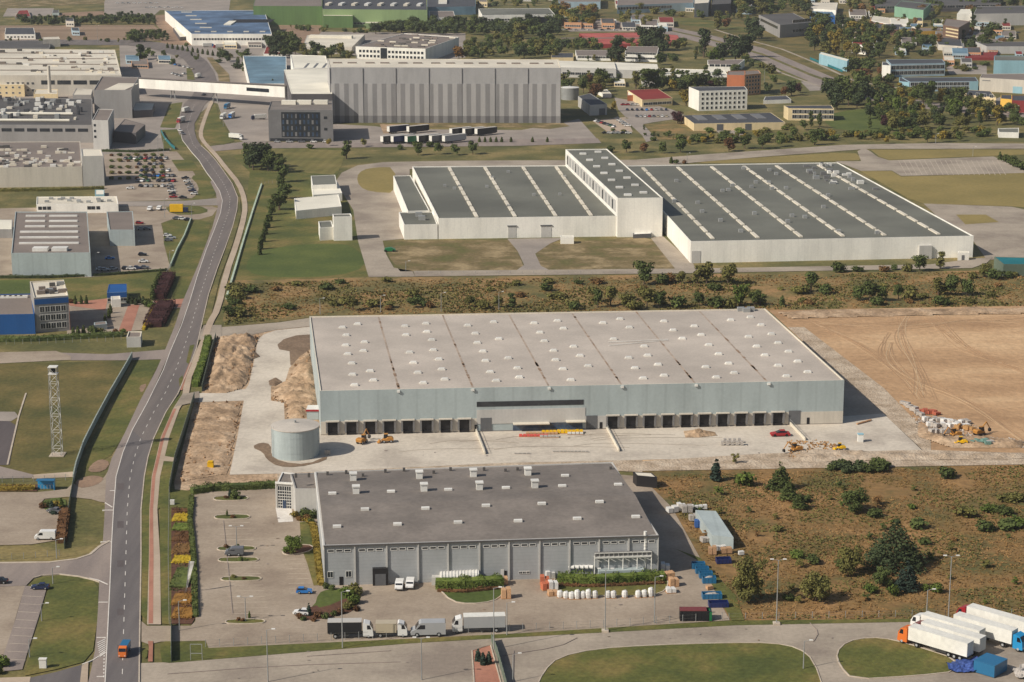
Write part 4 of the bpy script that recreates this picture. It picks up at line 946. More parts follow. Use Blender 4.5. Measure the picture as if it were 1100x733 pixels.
ss = Bld('substation', 'white substation box with a door by the front right corner of the white warehouse', 'substation', [(1029, 272), (1041, 272), (1041, 270), (1029, 270)], 280, 'wall_white', 'roof_white', par=.1)
ss.slab('door', 0, .35, .6, 0, 2.4, .1, 'door_gray')
bx2 = Bld('transformer_box', 'low white box on the lawn at the white warehouse front wall', 'box', [(602, 255), (616.5, 255), (616, 252.8), (602, 252.8)], 262.5, 'wall_white', 'roof_white', par=.1)
dxr = Bld('open_trailer', 'dark flatbed load parked in the corner of the white warehouse front', 'container', [(680, 252), (700, 251), (700, 249), (681, 249)], 256.5, 'door_gray', 'metal_white', par=.1)
gs = Bld('green_shed', 'green roofed shed at the right edge beyond the scrub strip', 'shed', [(1078, 284), (1112, 284), (1106, 277), (1068, 276)], 297, 'fence_green', 'teal', par=.1)

# ---- 6. white pavilions on the lawn
Bld('pavilion', 'rear white pavilion with grey roof panel on the lawn beside the concrete drive', 'pavilion', [(335.5, 199), (362, 198), (360, 188), (334, 189)], 212, 'wall_white', 'roof_green', par=.2)
Bld('pavilion_annex', 'bright white lower roof in front of the rear pavilion on the lawn', 'pavilion', [(336.5, 209.5), (367.5, 207.5), (363, 196), (335, 198)], 218, 'wall_white', 'roof_white', par=.1)
Bld('pavilion', 'widest white pavilion with bright plain roof, middle of the group on the lawn', 'pavilion', [(318, 226.5), (367, 221.8), (363.5, 208.8), (316, 213.2)], 236, 'wall_white', 'roof_white', par=.15)
Bld('pavilion', 'low dark-roofed box pavilion left of the front white cube on the lawn', 'pavilion', [(343.5, 245), (358, 244), (356, 237), (342, 238)], 259, 'wall_white', 'roof_green', par=.4)
Bld('pavilion', 'front white cube pavilion, tallest of the group on the lawn', 'pavilion', [(358.2, 233), (378, 232.5), (376.5, 229.5), (357.2, 230)], 259, 'wall_white', 'roof_green', par=.4)

# ---- 7. left side factories
def B(name, label, cat, r4, yb, w, r, **k): return Bld(name, label, cat, r4, yb, w, r, **k)
b = B('factory_building', 'wide factory with pale ridged roof and cream front at the upper left edge', 'factory', [(-30, 81), (130.5, 81), (123.5, 53.5), (-26, 52.5)], 103, 'wall_beige', 'roof_pale', par=.4)
for v in (.18, .4, .62, .84):
    p, q = b.roofpt(0.01, v), b.roofpt(.99, v); mb = MB(); mb.tube((p.x, p.y, b.roofz + .2), (q.x, q.y, b.roofz + .2), .5, 6); mb.build('ridge', 'roof_taupe', b.roof)
for k in range(5): b.slab('strip_window', 0, .46 + k * .108, .55 + k * .108, b.h * .55, b.h * .75, .1, 'glass')
b.windows(0, 6, 2, 3, 5, 2, 2, .22, .42)
r7 = random.Random(7)
for k in range(60): b.onroof('roof_vent', boxmesh('roof_vent', r7.uniform(1.5, 5), r7.uniform(1.5, 3), r7.uniform(.8, 2), r7.choice(['roof_pale', 'roof_taupe', 'metal_white', 'roof_dark'])), r7.uniform(.05, .97), r7.uniform(.05, .95))
b = B('factory_building', 'grey corrugated roof hall behind the pale ridged roof at the upper left', 'hall', [(-20, 52), (53, 51.5), (55, 44), (-20, 44)], 56, 'wall_gray', 'roof_dark', par=.2)
B('stair_tower', 'pale plain block at the right end of the grey corrugated hall, upper left', 'tower', [(46, 42.5), (64.5, 42), (63, 39.5), (46, 40)], 51, 'wall_beige', 'roof_pale', par=.2)
b = B('factory_building', 'dark roofed low building with white front above the grey corrugated hall, upper left', 'building', [(5, 37), (38, 37), (36, 30), (6, 30)], 42.5, 'wall_white', 'roof_slate', par=.1)
b.windows(0, 8, 1, 1.5, 3, 2, 1.6)
b = B('factory_building', 'orange-cream block with small windows at the left edge', 'building', [(-20, 91), (26, 91), (26, 86), (-20, 86)], 104, 'wall_cream', 'roof_pale', par=.2)
b.windows(0, 6, 2, 2, 4, 1.6, 1.5)
b = B('factory_tower', 'tall plain silver block where the white footbridge starts', 'tower', [(100.5, 96.7), (141, 97), (149, 83), (109.5, 82)], 127, 'wall_gray', 'roof_taupe', par=.5)
b.slab('roof_panel', 0, .25, .8, b.roofz, b.roofz + .25, -2, 'roof_pale', inn=42, parent=b.roof)
b = B('factory_building', 'dark roofed factory with strip windows and roof ducts at the left edge', 'factory', [(-20, 134), (99, 134.5), (99, 106), (-20, 105)], 153, 'wall_gray', 'roof_dark', par=.4)
for k in range(7): b.slab('strip_window', 0, .18 + k * .115, .27 + k * .115, b.h * .62, b.h * .8, .1, 'glass')
for v, t1 in ((.12, .80), (.36, .83)):
    p, q = b.roofpt(0.01, v), b.roofpt(t1, v); mb = MB(); mb.tube((p.x, p.y, b.roofz + 1), (q.x, q.y, b.roofz + 1), .9, 8); mb.build('duct', 'roof_white', b.roof)
for k in range(60): b.onroof('roof_vent', boxmesh('roof_vent', r7.uniform(1, 4), r7.uniform(1, 4), r7.uniform(1, 3), r7.choice(['roof_pale', 'metal', 'metal_white', 'roof_slate'])), r7.uniform(.15, .9), r7.uniform(.2, .97))
mb = MB(); p = G(65.5, 152); mb.tube((p.x, p.y, 0), (p.x, p.y, hgt(65.5, 152, 136)), 2.3, 16); tag(mb.build('silo', 'metal_white'), 'upright white cylinder against the dark roofed factory front', 'silo')
mb = MB(); p = G(54, 108); mb.tube((p.x, p.y, 0), (p.x, p.y, hgt(54, 122, 83)), 1.3, 12, 1.1); tag(mb.build('chimney', 'wall_beige'), 'slim beige chimney rising behind the dark roofed factory', 'chimney')
B('plant_block', 'tangled tan plant structure behind the dark roofed factory at the left', 'plant', [(36, 101), (62, 101), (62, 96), (38, 96)], 110, 'wall_cream', 'roof_pale', par=.3)
B('plant_block', 'pale flat roof beside the silver tower foot behind the dark roofed factory', 'plant', [(78, 102), (98, 102), (100, 96), (82, 95)], 112, 'wall_gray', 'roof_pale', par=.2)
b = B('factory_tower', 'narrow grey stair block with three windows at the right end of the dark roofed factory', 'tower', [(99, 129), (116, 129.5), (122, 117.5), (105.5, 117)], 160, 'wall_silver', 'roof_taupe', par=.4)
for k in range(3): b.slab('window', 0, .08, .22, b.h * (.78 - k * .2), b.h * (.86 - k * .2), .1, 'glass')
b = B('loading_canopy', 'blue-edged loading canopy on the right side of the silver tower', 'canopy', [(143, 119), (164, 118), (166, 111), (143, 110)], 127, 'wall_dark', 'roof_pale', par=.1)
b = B('workshop', 'dull brown roofed workshop with cluttered yard right of the grey stair block', 'workshop', [(122, 141), (146, 143), (156, 134), (134, 128)], 153, 'wall_dark', 'roof_taupe', par=.2)
b = B('factory_building', 'long hall with busy brownish roof and cream wall left of the factory car park', 'hall', [(-20, 180.5), (88, 179), (86, 152), (-20, 152.5)], 202, 'wall_beige', 'roof_taupe', par=.4)
for k in range(90): b.onroof('roof_vent', boxmesh('roof_vent', r7.uniform(1.5, 4), r7.uniform(.8, 2), r7.uniform(.6, 1.6), r7.choice(['roof_pale', 'roof_pale', 'roof_dark', 'metal_white'])), r7.uniform(.08, .97), r7.choice([.3, .42, .54, .66, .78]) if k < 45 else r7.uniform(.03, .25))
b = B('factory_building', 'plain silver end block of the cream walled hall beside the factory car park', 'hall', [(88, 168), (110.8, 167.5), (108.5, 160), (87, 160)], 200.5, 'wall_silver', 'roof_pale', par=.4)
b = B('office_row', 'low white roofed office row with dark windows above the grey two-row skylight hall', 'office', [(39, 219.6), (127, 219), (125.5, 211), (39.5, 211.5)], 229.5, 'wall_white', 'roof_pale', par=.3)
for t in (.02, .075, .13, .62, .67, .73): b.slab('window', 0, t, t + .045, b.h * .4, b.h * .75, .1, 'glass')
for k in range(14): b.onroof('roof_vent', boxmesh('roof_vent', 2, 1.5, 1, 'metal'), r7.uniform(.1, .95), r7.uniform(.2, .8))
b = B('cube_office', 'small blue and white box behind the white roofed office row', 'box', [(102, 209), (112, 209), (112, 204), (102, 204)], 213, 'wall_cyan', 'roof_white', par=.2)
b = B('factory_hall', 'grey hall with two columns of strip skylights left of the small car park', 'hall', [(12, 272), (97, 271.5), (93.7, 227.5), (16.5, 227.5)], 298, 'wall_bluegray', 'roof_taupe', par=.4)
for col, n0 in ((.18, 0), (.58, 0)):
    for k in range(6):
        sx = 13.0 if not (k > 2 and col < .3) else 9.0
        b.onroof('skylight', boxmesh('skylight', sx, 1.3, .7, 'metal_white'), col + (.10 if col < .3 else .09), .22 + k * .135)
for u in (.37, .62): b.onroof('skylight_dome', boxmesh('skylight_dome', 6.5, 4.4, 1.4, 'metal_white'), u, .07)
b = B('factory_hall', 'square grey building with flat roof between the skylight hall and the small car park', 'hall', [(117.5, 247), (144.5, 247), (142.5, 227), (114.5, 227.5)], 264.5, 'wall_bluegray', 'roof_taupe', par=.3)
B('factory_hall', 'small bright white roof cut by the left edge, beside the skylight hall', 'hall', [(-20, 246.5), (13, 246.5), (13.5, 236), (-20, 236)], 256, 'wall_gray', 'roof_white', par=.1)
# blue office complex
b = B('blue_hall', 'bright blue walled hall with beige roof at the left edge', 'hall', [(-20, 338.5), (37, 337.5), (34, 315.5), (-20, 316.5)], 360, 'wall_blue', 'roof_taupe', par=.3, ledge='wall_blue')
for k in range(6): b.onroof('roof_vent', boxmesh('roof_vent', 3, 1.6, .8, 'metal_white'), .3 + k * .11, .85)
b = B('blue_office', 'four-storey grey office with blue band and brick side next to the blue hall', 'office', [(36.5, 320), (73.3, 317.5), (68.5, 300.5), (32, 302.5)], 358, 'wall_gray', 'roof_pale', par=.5, ledge='roof_pale')
b.slab('blue_band', 0, 0, 1, b.h * .80, b.h * .95, .15, 'wall_blue'); b.slab('brick_side', 1, 0, .98, 0, b.h * .8, .12, 'wall_orange')
b.windows(0, 5, 3, b.h * .10, b.h * .235, 1.9, 2.3, .14, .92)
for k in range(9): b.onroof('roof_vent', boxmesh('roof_vent', r7.uniform(1.5, 3.5), r7.uniform(1, 2.5), 1.4, r7.choice(['metal', 'roof_dark', 'roof_taupe'])), r7.uniform(.1, .9), r7.uniform(.15, .9))
b = B('kiosk', 'square pavilion with bright blue roof beside the red brick paving', 'kiosk', [(114.8, 314.5), (136, 313.6), (136, 305), (117, 305.5)], 326.5, 'wall_bluegray', 'wall_blue', par=.15, ledge='wall_blue')
b.slab('blue_band', 0, 0, 1, b.h * .55, b.h * .98, .2, 'wall_blue'); b.windows(0, 3, 1, .8, 3, 3, 1.4)
B('gatehouse', 'tiny white gatehouse in front of the blue roofed pavilion', 'gatehouse', [(119.5, 322), (129.5, 321.5), (129, 318), (119, 318.5)], 331, 'wall_white', 'roof_pale', par=.15)
b = B('gatehouse', 'low guard hut with white sign panel beside the brick paving', 'gatehouse', [(101, 349.5), (115, 348), (114, 345), (101, 346.5)], 356, 'wall_bluegray', 'roof_taupe', par=.1)
b = B('transformer_house', 'small pale concrete transformer house on the verge beside the main road', 'substation', [(135.8, 362.3), (151, 362), (152.5, 356), (138, 356)], 373.5, 'wall_silver', 'roof_taupe', par=.4, ledge='roof_pale')
# blue roofed plant
b = B('blue_roof_plant', 'large low plant with faded blue roof and white window band, top left', 'factory', [(205.7, 36.5), (292, 36.5), (284, 11), (177, 11.5)], 49, 'wall_white', 'roof_blue', par=.3)
b.windows(0, 26, 1, b.h * .45, 3, 2.2, 2.0, .02, .98, mull=0)
for k in range(5): b.onroof('skylight', boxmesh('skylight', 11, 1.6, .8, 'roof_pale'), .2 + k * .012, .92 - k * .17)
for k in range(5): b.onroof('skylight', boxmesh('skylight', 5, 3, .8, 'roof_pale'), .1 + k * .2, .08)
b.onroof('skylight', boxmesh('skylight', 7, 40, 1, 'roof_white'), .57, .42)
c_ = b.onroof('courtyard', boxmesh('courtyard', 40, 34, .3, 'dark'), .83, .52)  # flat dark slab on the roof, painting the shade of the cut-out court
b = B('canopy_shed', 'white canopy on the left flank of the blue roofed plant', 'canopy', [(193, 40), (202, 39), (195, 29), (186, 30)], 44, 'wall_dark', 'roof_white', par=.1)
b = B('steel_roof_hall', 'low hall with weathered steel-blue roof behind the white footbridge', 'hall', [(268, 90), (308, 90), (307.5, 60.5), (261, 60)], 102, 'wall_white', 'roof_steel', par=.3)
b = B('green_factory', 'green walled factory block at the top edge, left of the longer green hall', 'factory', [(272, 6.5), (346, 6.8), (346, -2), (274, -2)], 27, 'wall_green', 'roof_taupe', par=.2)
b = B('green_factory', 'long pale green factory hall with dark roof at the top edge', 'factory', [(346.3, 10), (459, 10.8), (458, -1), (346.3, -2)], 29, 'wall_green_light', 'roof_slate', par=.2)
b.windows(0, 24, 1, b.h * .16, 3, 3.6, 2.0, .3, .98, mull=0)
for k in range(8): b.onroof('skylight', boxmesh('skylight', 4, 22, 2, 'metal_white' if k % 2 else 'roof_pale'), .06 + k * .125, .4)
b = B('green_annex', 'dark green annex in front of the long pale green hall', 'annex', [(347, 17), (379, 17.2), (379, 15), (347, 15)], 30, 'wall_green', 'roof_pale', par=.2)
B('green_annex', 'second lower green annex with pale roof right of the dark green annex', 'annex', [(392, 25), (410, 25), (410, 22), (392, 22)], 31, 'wall_green_light', 'roof_pale', par=.2)
B('blue_factory', 'steel-blue industrial block right of the long pale green hall, top edge', 'factory', [(459, 8), (511, 7), (511, -4), (459, -4)], 17, 'roof_steel', 'roof_slate', par=.2)
B('white_block', 'narrow white block standing in front of the steel-blue factory, top edge', 'building', [(471, 2), (480, 2), (480, -2), (471, -2)], 13, 'wall_white', 'roof_pale', par=.2)
b = B('office_block', 'small white office with dark roof between the green and the portal buildings', 'office', [(461, 19), (489, 18.5), (487, 12), (461, 12)], 27, 'wall_white', 'roof_taupe', par=.2); b.windows(0, 9, 1, 3, 3, 2.4, 2.2, .3)
b = B('portal_office', 'long white office with grey roof and dark framed portal at its right end', 'office', [(518, 16.5), (596, 15.5), (590, 9), (514, 9.5)], 30, 'wall_white', 'roof_green', par=.3)
b.windows(0, 18, 2, b.h * .2, b.h * .36, 2.4, 1.8, .04, .72, mull=0); b.slab('portal', 0, .76, .97, b.h * .1, b.h * .8, .2, 'glass')
b = B('factory_office', 'pale three-storey factory office with square windows and long brown-grey roof', 'factory', [(382, 50), (457, 52.5), (493, 40), (434, 36)], 65, 'wall_white', 'roof_taupe', par=.4)
b.windows(0, 18, 2, b.h * .25, b.h * .34, 2.3, 2.3, .04, .98, mull=0); b.slab('stair_glazing', 0, .36, .45, 0, b.h * .95, .3, 'glass')
for k in range(40): b.onroof('roof_vent', boxmesh('roof_vent', 6, 2, 1, r7.choice(['roof_pale', 'roof_dark', 'roof_taupe'])), r7.uniform(.05, .95), r7.uniform(.05, .95))
b = B('low_factory', 'low grey roofed factory part left of the pale three-storey office', 'factory', [(325, 50), (378, 51), (392, 37), (330, 38)], 57, 'wall_beige', 'roof_pale', par=.2)
b.onroof('roof_light', boxmesh('roof_light', 40, 6, 2.5, 'roof_white'), .45, .75)
B('red_roof_house', 'small house with dark red roof behind the trees left of the factory office', 'house', [(283, 58), (303, 58), (302, 50), (286, 50)], 61, 'wall_white', 'roof_red', par=0.05)
B('red_roof_house', 'lone house with purple-red roof in the field at the top left', 'house', [(16, 18), (33, 17.5), (30, 11), (20, 11.5)], 21, 'wall_beige', 'roof_red', par=.05)
B('small_house', 'little grey house beside the field track at the top left', 'house', [(56, 14), (63.5, 14), (63, 11), (57, 11)], 17, 'wall_bluegray', 'roof_dark', par=.05)
B('service_building', 'white service building with window row left of the factory trees', 'building', [(260, 38), (279, 38), (279, 32), (262, 32)], 47, 'wall_white', 'roof_steel', par=.2)
# ---- 8. town, right
b = B('market_hall', 'long low hall with faded red roof among the trees', 'market hall', [(636, 47.5), (686, 47.5), (688, 35), (622, 36)], 52, 'wall_red', 'roof_salmon', par=.1)
b.onroof('roof_strip', boxmesh('roof_strip', 95, 6, .5, 'roof_taupe'), .5, .5)
B('market_hall', 'short red roofed hall right of the large dark tree, beyond the long red hall', 'market hall', [(714, 47), (731, 46), (728, 38), (716, 37)], 50, 'wall_red', 'roof_salmon', par=.1)
b = B('low_hall', 'long low white hall directly behind the right end of the tall shed', 'hall', [(601, 72.5), (662, 74), (660, 67), (590, 65)], 83, 'wall_silver', 'roof_white', par=.2)
b.windows(0, 8, 1, 2, 3, 5, 2.2, .05, .95, mull=2)
b = B('low_hall', 'middle one of the three joined low white halls right of the tall shed', 'hall', [(662.3, 75), (708, 76), (706, 69), (660.3, 67)], 84, 'wall_silver', 'roof_white', par=.2)
b = B('low_hall', 'rightmost low white hall with window row, ending at the orange flats', 'hall', [(708.5, 80), (782, 81), (778, 75.5), (708, 73.5)], 88, 'wall_white', 'roof_white', par=.2)
b.windows(0, 14, 1, 2, 3, 3.6, 2.2, .1, .98, mull=1)
b = B('row_building', 'cream building with dark roof just above the left white hall', 'building', [(592, 62), (616, 62), (616, 57), (592, 57)], 66, 'wall_cream', 'roof_slate', par=.1)
b = B('row_building', 'white low building with brown roof left of the large central tree', 'building', [(619, 60), (656, 60.5), (656, 54), (618, 54)], 65, 'wall_white', 'roof_taupe', par=.1); b.windows(0, 9, 1, 2, 3, 3, 1.8)
b = B('row_building', 'white low building with brown roof right of the large central tree', 'building', [(671, 57), (706, 58), (708, 50), (674, 50)], 66, 'wall_white', 'roof_taupe', par=.1); b.windows(0, 9, 2, 2, 4, 3, 1.8)
b = B('restaurant', 'cream restaurant with wide dark red roof beside its car park', 'restaurant', [(690, 107.5), (722.5, 105.5), (707, 95.5), (674, 97)], 115.5, 'wall_cream', 'roof_red', par=.05)
b.windows(0, 6, 1, 1.2, 3, 4, 2.0)
B('restaurant_porch', 'orange-red porch with white roof on the left of the restaurant', 'porch', [(674, 102.5), (690, 102), (688, 98.5), (674, 99)], 109, 'wall_orange', 'roof_white', par=.05)
b = B('workshop', 'grey workshop with dark slate roof right of the tall shed', 'workshop', [(633.5, 113), (652, 112), (634, 100.5), (621, 103.5)], 124.5, 'wall_silver', 'roof_slate', par=.1)
b.slab('gate', 0, .55, .9, 0, 4.5, .1, 'door_gray')
B('small_house', 'small white gabled shed between the workshop and the restaurant', 'shed', [(648, 101), (657, 101), (652, 96), (641, 97)], 105, 'wall_white', 'roof_pale', par=.05)
b = B('apartment_block', 'white four-storey flats with small dark windows', 'apartments', [(751, 98), (803, 96.5), (800, 93), (740, 93.5)], 119.5, 'wall_white', 'roof_slate', par=.1)
b.windows(0, 10, 4, b.h * .08, b.h * .23, 1.8, 1.9, .03, .97, mull=0)
b = B('apartment_block', 'orange-brown front block of the L-shaped flats', 'apartments', [(781, 80.5), (800, 81), (800, 76), (782, 76.5)], 97, 'wall_orange', 'roof_taupe', par=.3)
b = B('apartment_block', 'taller pinkish wing of the orange flats with rows of windows', 'apartments', [(800.3, 80.5), (817.5, 79), (815, 75.5), (800.3, 76)], 103, 'wall_pink', 'roof_taupe', par=.3)
b.windows(0, 5, 5, b.h * .08, b.h * .18, 1.8, 1.8, .05, .95, mull=0)
b = B('school_building', 'low white building with grey roof behind the orange flats', 'building', [(760.5, 69), (793, 69.5), (800, 64), (760, 64.5)], 77, 'wall_white', 'roof_taupe', par=.2); b.windows(0, 5, 1, 4, 3, 4, 2)
b = B('depot', 'long cream depot with dark slate roof and four pale roof lights', 'depot', [(745.5, 133), (843.6, 131.5), (828, 121), (733, 124)], 141, 'wall_cream', 'roof_slate', par=.1)
for k in range(4): b.onroof('skylight', boxmesh('skylight', 6, 22, .6, 'panel_gray'), .14 + k * .22, .6)
for t in (.25, .56): b.slab('gate', 0, t, t + .07, 0, 4.2, .1, 'door_gray')
b = B('school_building', 'cream two-storey building with window rows beside the bright green lawn', 'building', [(847, 116.5), (896, 117), (893, 113), (842, 113.5)], 129.5, 'wall_cream', 'roof_slate', par=.2)
b.windows(0, 8, 2, b.h * .16, b.h * .42, 4.2, 2.6, .10, .98, mull=2)
B('shed', 'low dark roofed shed with white end between the flats and the cream building', 'shed', [(820, 108), (850, 107), (845, 103), (822, 104)], 112, 'wall_white', 'roof_slate', par=.1)
B('white_container', 'white container office standing alone beyond the right car park', 'container', [(1073, 142), (1094.5, 142.5), (1094.5, 137.5), (1072, 138)], 148, 'wall_white', 'roof_green', par=.4)
b = B('school_building', 'pale blue two-storey school block with white end wall', 'school', [(957, 69), (1015.5, 67.8), (1012, 63.8), (952, 64)], 83, 'wall_skyblue', 'roof_slate', par=.15)
b.windows(0, 13, 2, b.h * .16, b.h * .42, 4.0, 3.0, .02, .98, mull=1)
B('school_wing', 'white gable end with blue mark at the left of the pale blue school block', 'school', [(947.5, 70), (956.8, 70.5), (953, 67), (948, 66.5)], 83.5, 'wall_white', 'roof_slate', par=.1)
b = B('school_building', 'grey-blue two-storey row with cyan ends in front of the pale blue school', 'school', [(977, 88), (1051, 87.5), (1048, 83), (969, 83.5)], 98.5, 'wall_skyblue', 'roof_slate', par=.15)
b.windows(0, 15, 2, b.h * .16, b.h * .42, 3.4, 2.6, .02, .86, mull=1); b.slab('cyan_panel', 0, .88, 1, 0, b.h, .1, 'wall_cyan')
B('school_wing', 'bright cyan end block of the grey-blue row', 'school', [(966, 87.5), (976.8, 88.5), (973, 83.5), (966, 83)], 97.5, 'wall_cyan', 'roof_slate', par=.1)
b = B('sports_hall', 'large cream sports hall with flat brown roof and cyan door at the right edge', 'hall', [(1052.5, 83.5), (1130, 88), (1130, 79), (1055, 79.5)], 98, 'wall_beige', 'roof_taupe', par=.3)
b.slab('door', 0, .47, .60, 0, b.h * .5, .1, 'wall_cyan'); b.slab('sign', 0, .04, .15, b.h * .78, b.h * .84, .12, 'panel_gray')
b = B('sports_hall', 'pale cyan upper block with white corner behind the cream sports hall', 'hall', [(1068, 65), (1130, 65.5), (1130, 60), (1068, 60)], 82, 'wall_cyan', 'roof_green', par=.3)
b = B('villa', 'cream villa with dark slate roof in front of the sports hall', 'house', [(1038, 101.5), (1070, 105), (1064, 98), (1036, 96.5)], 113, 'wall_cream', 'roof_slate', par=.1); b.windows(0, 4, 2, 2, 5, 3, 2.4)
b = B('villa', 'yellow painted house left of the crimson shopfront at the right edge', 'house', [(1075, 106), (1087, 107), (1087, 102), (1075, 102)], 119, 'wall_yellow', 'roof_slate', par=.1)
b = B('shop', 'crimson fronted shop at the right edge beside the yellow house', 'shop', [(1087.3, 108), (1130, 109), (1130, 103), (1087.3, 103)], 121, 'wall_red', 'roof_slate', par=.1); b.slab('shopfront', 0, .08, .18, 0, 5, .15, 'metal_white')
b = B('office_tower', 'brown six-storey tower with pale window bands in the town at the right', 'tower', [(1013, 27), (1030, 30), (1042, 23), (1016, 20)], 45, 'wall_brown', 'roof_taupe', par=.3)
for k in range(4): b.slab('window_band', 0, .2, .98, b.h * (.2 + k * .2), b.h * (.28 + k * .2), .1, 'wall_cream')
b = B('long_hall', 'long dark grey hall along the top right edge', 'hall', [(940, 7), (1075, 5), (1075, -4), (940, -4)], 14, 'wall_dark', 'roof_dark', par=.2)
b.windows(0, 14, 1, 4, 4, 9, 3, .02, .98, mull=2)
b = B('long_hall', 'wide grey roofed depot with pale front at the right edge', 'hall', [(1046, 15), (1130, 14), (1130, 6), (1050, 7)], 28, 'wall_silver', 'roof_dark', par=.3)
b = B('arched_hall', 'white arched hall between the brown tower and the wide grey depot', 'hall', [(1028, 15), (1044, 15), (1043, 10), (1032, 10)], 25, 'wall_white', 'roof_white', par=.1)
b = B('mint_hall', 'mint green hall with dark roof near the top right', 'hall', [(961, 7), (992, 11), (1000, 4), (968, 1)], 18, 'wall_mint', 'roof_dark', par=.2)
b = B('low_hall', 'white hall with pale roof left of the brown tower', 'hall', [(936, 22), (955, 26), (967, 21), (938, 17)], 27, 'wall_white', 'roof_pale', par=.1)
b = B('low_hall', 'dark roofed brown building below the white hall, left of the brown tower', 'building', [(939, 32), (968, 32), (968, 26), (941, 26)], 38, 'wall_brown', 'roof_slate', par=.1)
b = B('low_hall', 'yellow striped low hall in the yard left of the brown tower', 'hall', [(982, 34), (1011, 33), (1011, 30), (984, 30)], 38, 'wall_yellow', 'roof_taupe', par=.1)
b = B('town_house', 'house with wide dark hipped roof in front of the brown tower', 'house', [(1008, 48), (1034, 50), (1032, 41), (1004, 40)], 54, 'wall_beige', 'roof_slate', par=.05)
b = B('long_hall', 'long white walled shed below the wide grey depot, right edge', 'shed', [(1060, 50), (1130, 50), (1130, 45), (1048, 45)], 58, 'wall_silver', 'roof_dark', par=.1)
b = B('low_hall', 'low dark red roofed shed left of the cyan sports block', 'shed', [(1037, 62), (1068, 62), (1072, 56), (1036, 57)], 65, 'wall_red', 'roof_red', par=.05)
b = B('red_roof_house', 'white house with brick red roof among the dark trees in the town', 'house', [(915, 47), (930, 49), (934, 44), (918, 40)], 57, 'wall_white', 'roof_red', par=.05); b.windows(0, 3, 2, 3, 4, 1.8, 1.8)
b = B('town_depot', 'grey L-shaped depot with flat roof and glazed end beside the avenue', 'depot', [(838, 27), (872, 24), (852, 14), (815, 16)], 41, 'wall_gray', 'roof_dark', par=.3)
b.windows(0, 6, 2, 4, 9, 5, 3, .4); b.slab('strip_window', 3, .1, .9, b.h * .6, b.h * .8, .15, 'glass')
b = B('blue_depot', 'bright blue walled shed behind the grey depot beside the avenue', 'depot', [(872, 16), (897, 17), (894, 13), (870, 12)], 25, 'wall_blue', 'roof_steel', par=.1)
b = B('low_hall', 'white and pink hall above the blue shed in the town', 'hall', [(868, 9), (898, 11), (900, 3), (870, 3)], 16, 'wall_white', 'roof_pale', par=.1)
b = B('low_hall', 'flat pale roof hall left of the red roofed white house', 'hall', [(905, 28), (925, 28), (924, 20), (904, 20)], 35, 'wall_beige', 'roof_taupe', par=.1)
b = B('petrol_canopy', 'long white and cyan canopy beside the avenue', 'canopy', [(880, 58), (910, 66), (912, 64), (882, 56)], 69, 'wall_cyan', 'roof_white', par=.05)
b = B('grey_office', 'grey office with white stair block at the top centre', 'office', [(663, 6), (745, 3), (745, -6), (664, -5)], 15, 'wall_skyblue', 'roof_taupe', par=.2); b.windows(0, 18, 1, 4, 4, 6, 3, .02, .7)
b = B('grey_office', 'pale concrete block right of the grey office at the top centre', 'office', [(746, 4), (761, 3), (764, -5), (746, -5)], 19, 'wall_silver', 'roof_pale', par=.2)
b = B('grey_office', 'dark grey hall right of the pale concrete block, top centre', 'office', [(764, 5), (785, 4), (786, -5), (766, -5)], 17, 'wall_dark', 'roof_dark', par=.2)
b = B('white_pavilion', 'white flat canopy above the red market halls', 'pavilion', [(646, 24), (662, 25), (662, 21), (645, 20)], 28, 'wall_white', 'roof_white', par=.1)
B('grey_office', 'low grey block at the top edge left of the grey office', 'office', [(600, 2), (645, 2), (645, -6), (600, -6)], 10, 'wall_skyblue', 'roof_taupe', par=.2)
# ================================================================ PLANTS
def leaf_mesh(name, lobes, n, size, seed, mat_='leaf_dark', squash=1.0, cone=False):
    """many small leaf clumps spread through uneven lobes"""
    r = random.Random(seed); mb = MB()
    wsum = sum(l[3] ** 2 for l in lobes)
    for (x, y, z, R_, rz_) in lobes:
        k = int(n * R_ ** 2 / wsum)
        for _ in range(k):
            u = Vector((r.gauss(0, 1), r.gauss(0, 1), r.gauss(0, 1))).normalized()
            q = r.uniform(.72, 1.05) if r.random() < .7 else r.uniform(.2, .75)
            p = Vector((x + u.x * R_ * q, y + u.y * R_ * q, z + u.z * rz_ * q))
            if p.z < 0.01: p.z = 0.01 + r.random() * .02
            nrm = (u + Vector((r.gauss(0, .5), r.gauss(0, .5), r.gauss(0, .5) + .3))).normalized()
            a = nrm.orthogonal().normalized(); b = nrm.cross(a); t = r.uniform(0, 6.28)
            a, b = a * math.cos(t) + b * math.sin(t), b * math.cos(t) - a * math.sin(t)
            s = size * r.uniform(.6, 1.3)
            mb.face([p - a * s - b * s * .6, p + a * s * .8 - b * s * .8, p + a * s + b * s * .7, p - a * s * .6 + b * s])
    return mb.mesh(name, mat_)
def trunk_mesh(seed, h=.45, r0=.028):
    r = random.Random(seed); mb = MB(); mb.tube((0, 0, 0), (0.01, 0, h), r0, 7, r0 * .6)
    for k in range(5):
        t = 6.28 * k / 5 + r.random(); z = h * r.uniform(.6, .98)
        mb.tube((0, 0, z), (math.cos(t) * .2, math.sin(t) * .2, z + r.uniform(.15, .3)), r0 * .5, 5, r0 * .15)
    return mb.mesh('trunk', 'bark')
def lob(seed, n, cx, cz, R0, R1, sx=.22, sz=.22):
    r = random.Random(seed); out = []
    for i in range(n):
        t = 6.28 * i / n + r.uniform(-.4, .4); d = r.uniform(.3, 1) * sx
        q = r.uniform(R0, R1); out.append((math.cos(t) * d, math.sin(t) * d, cz + r.uniform(-sz, sz), q, q * r.uniform(.7, 1)))
    out.append((0, 0, cz, R1 * 1.1, R1 * 1.2)); return out
KIND = {}
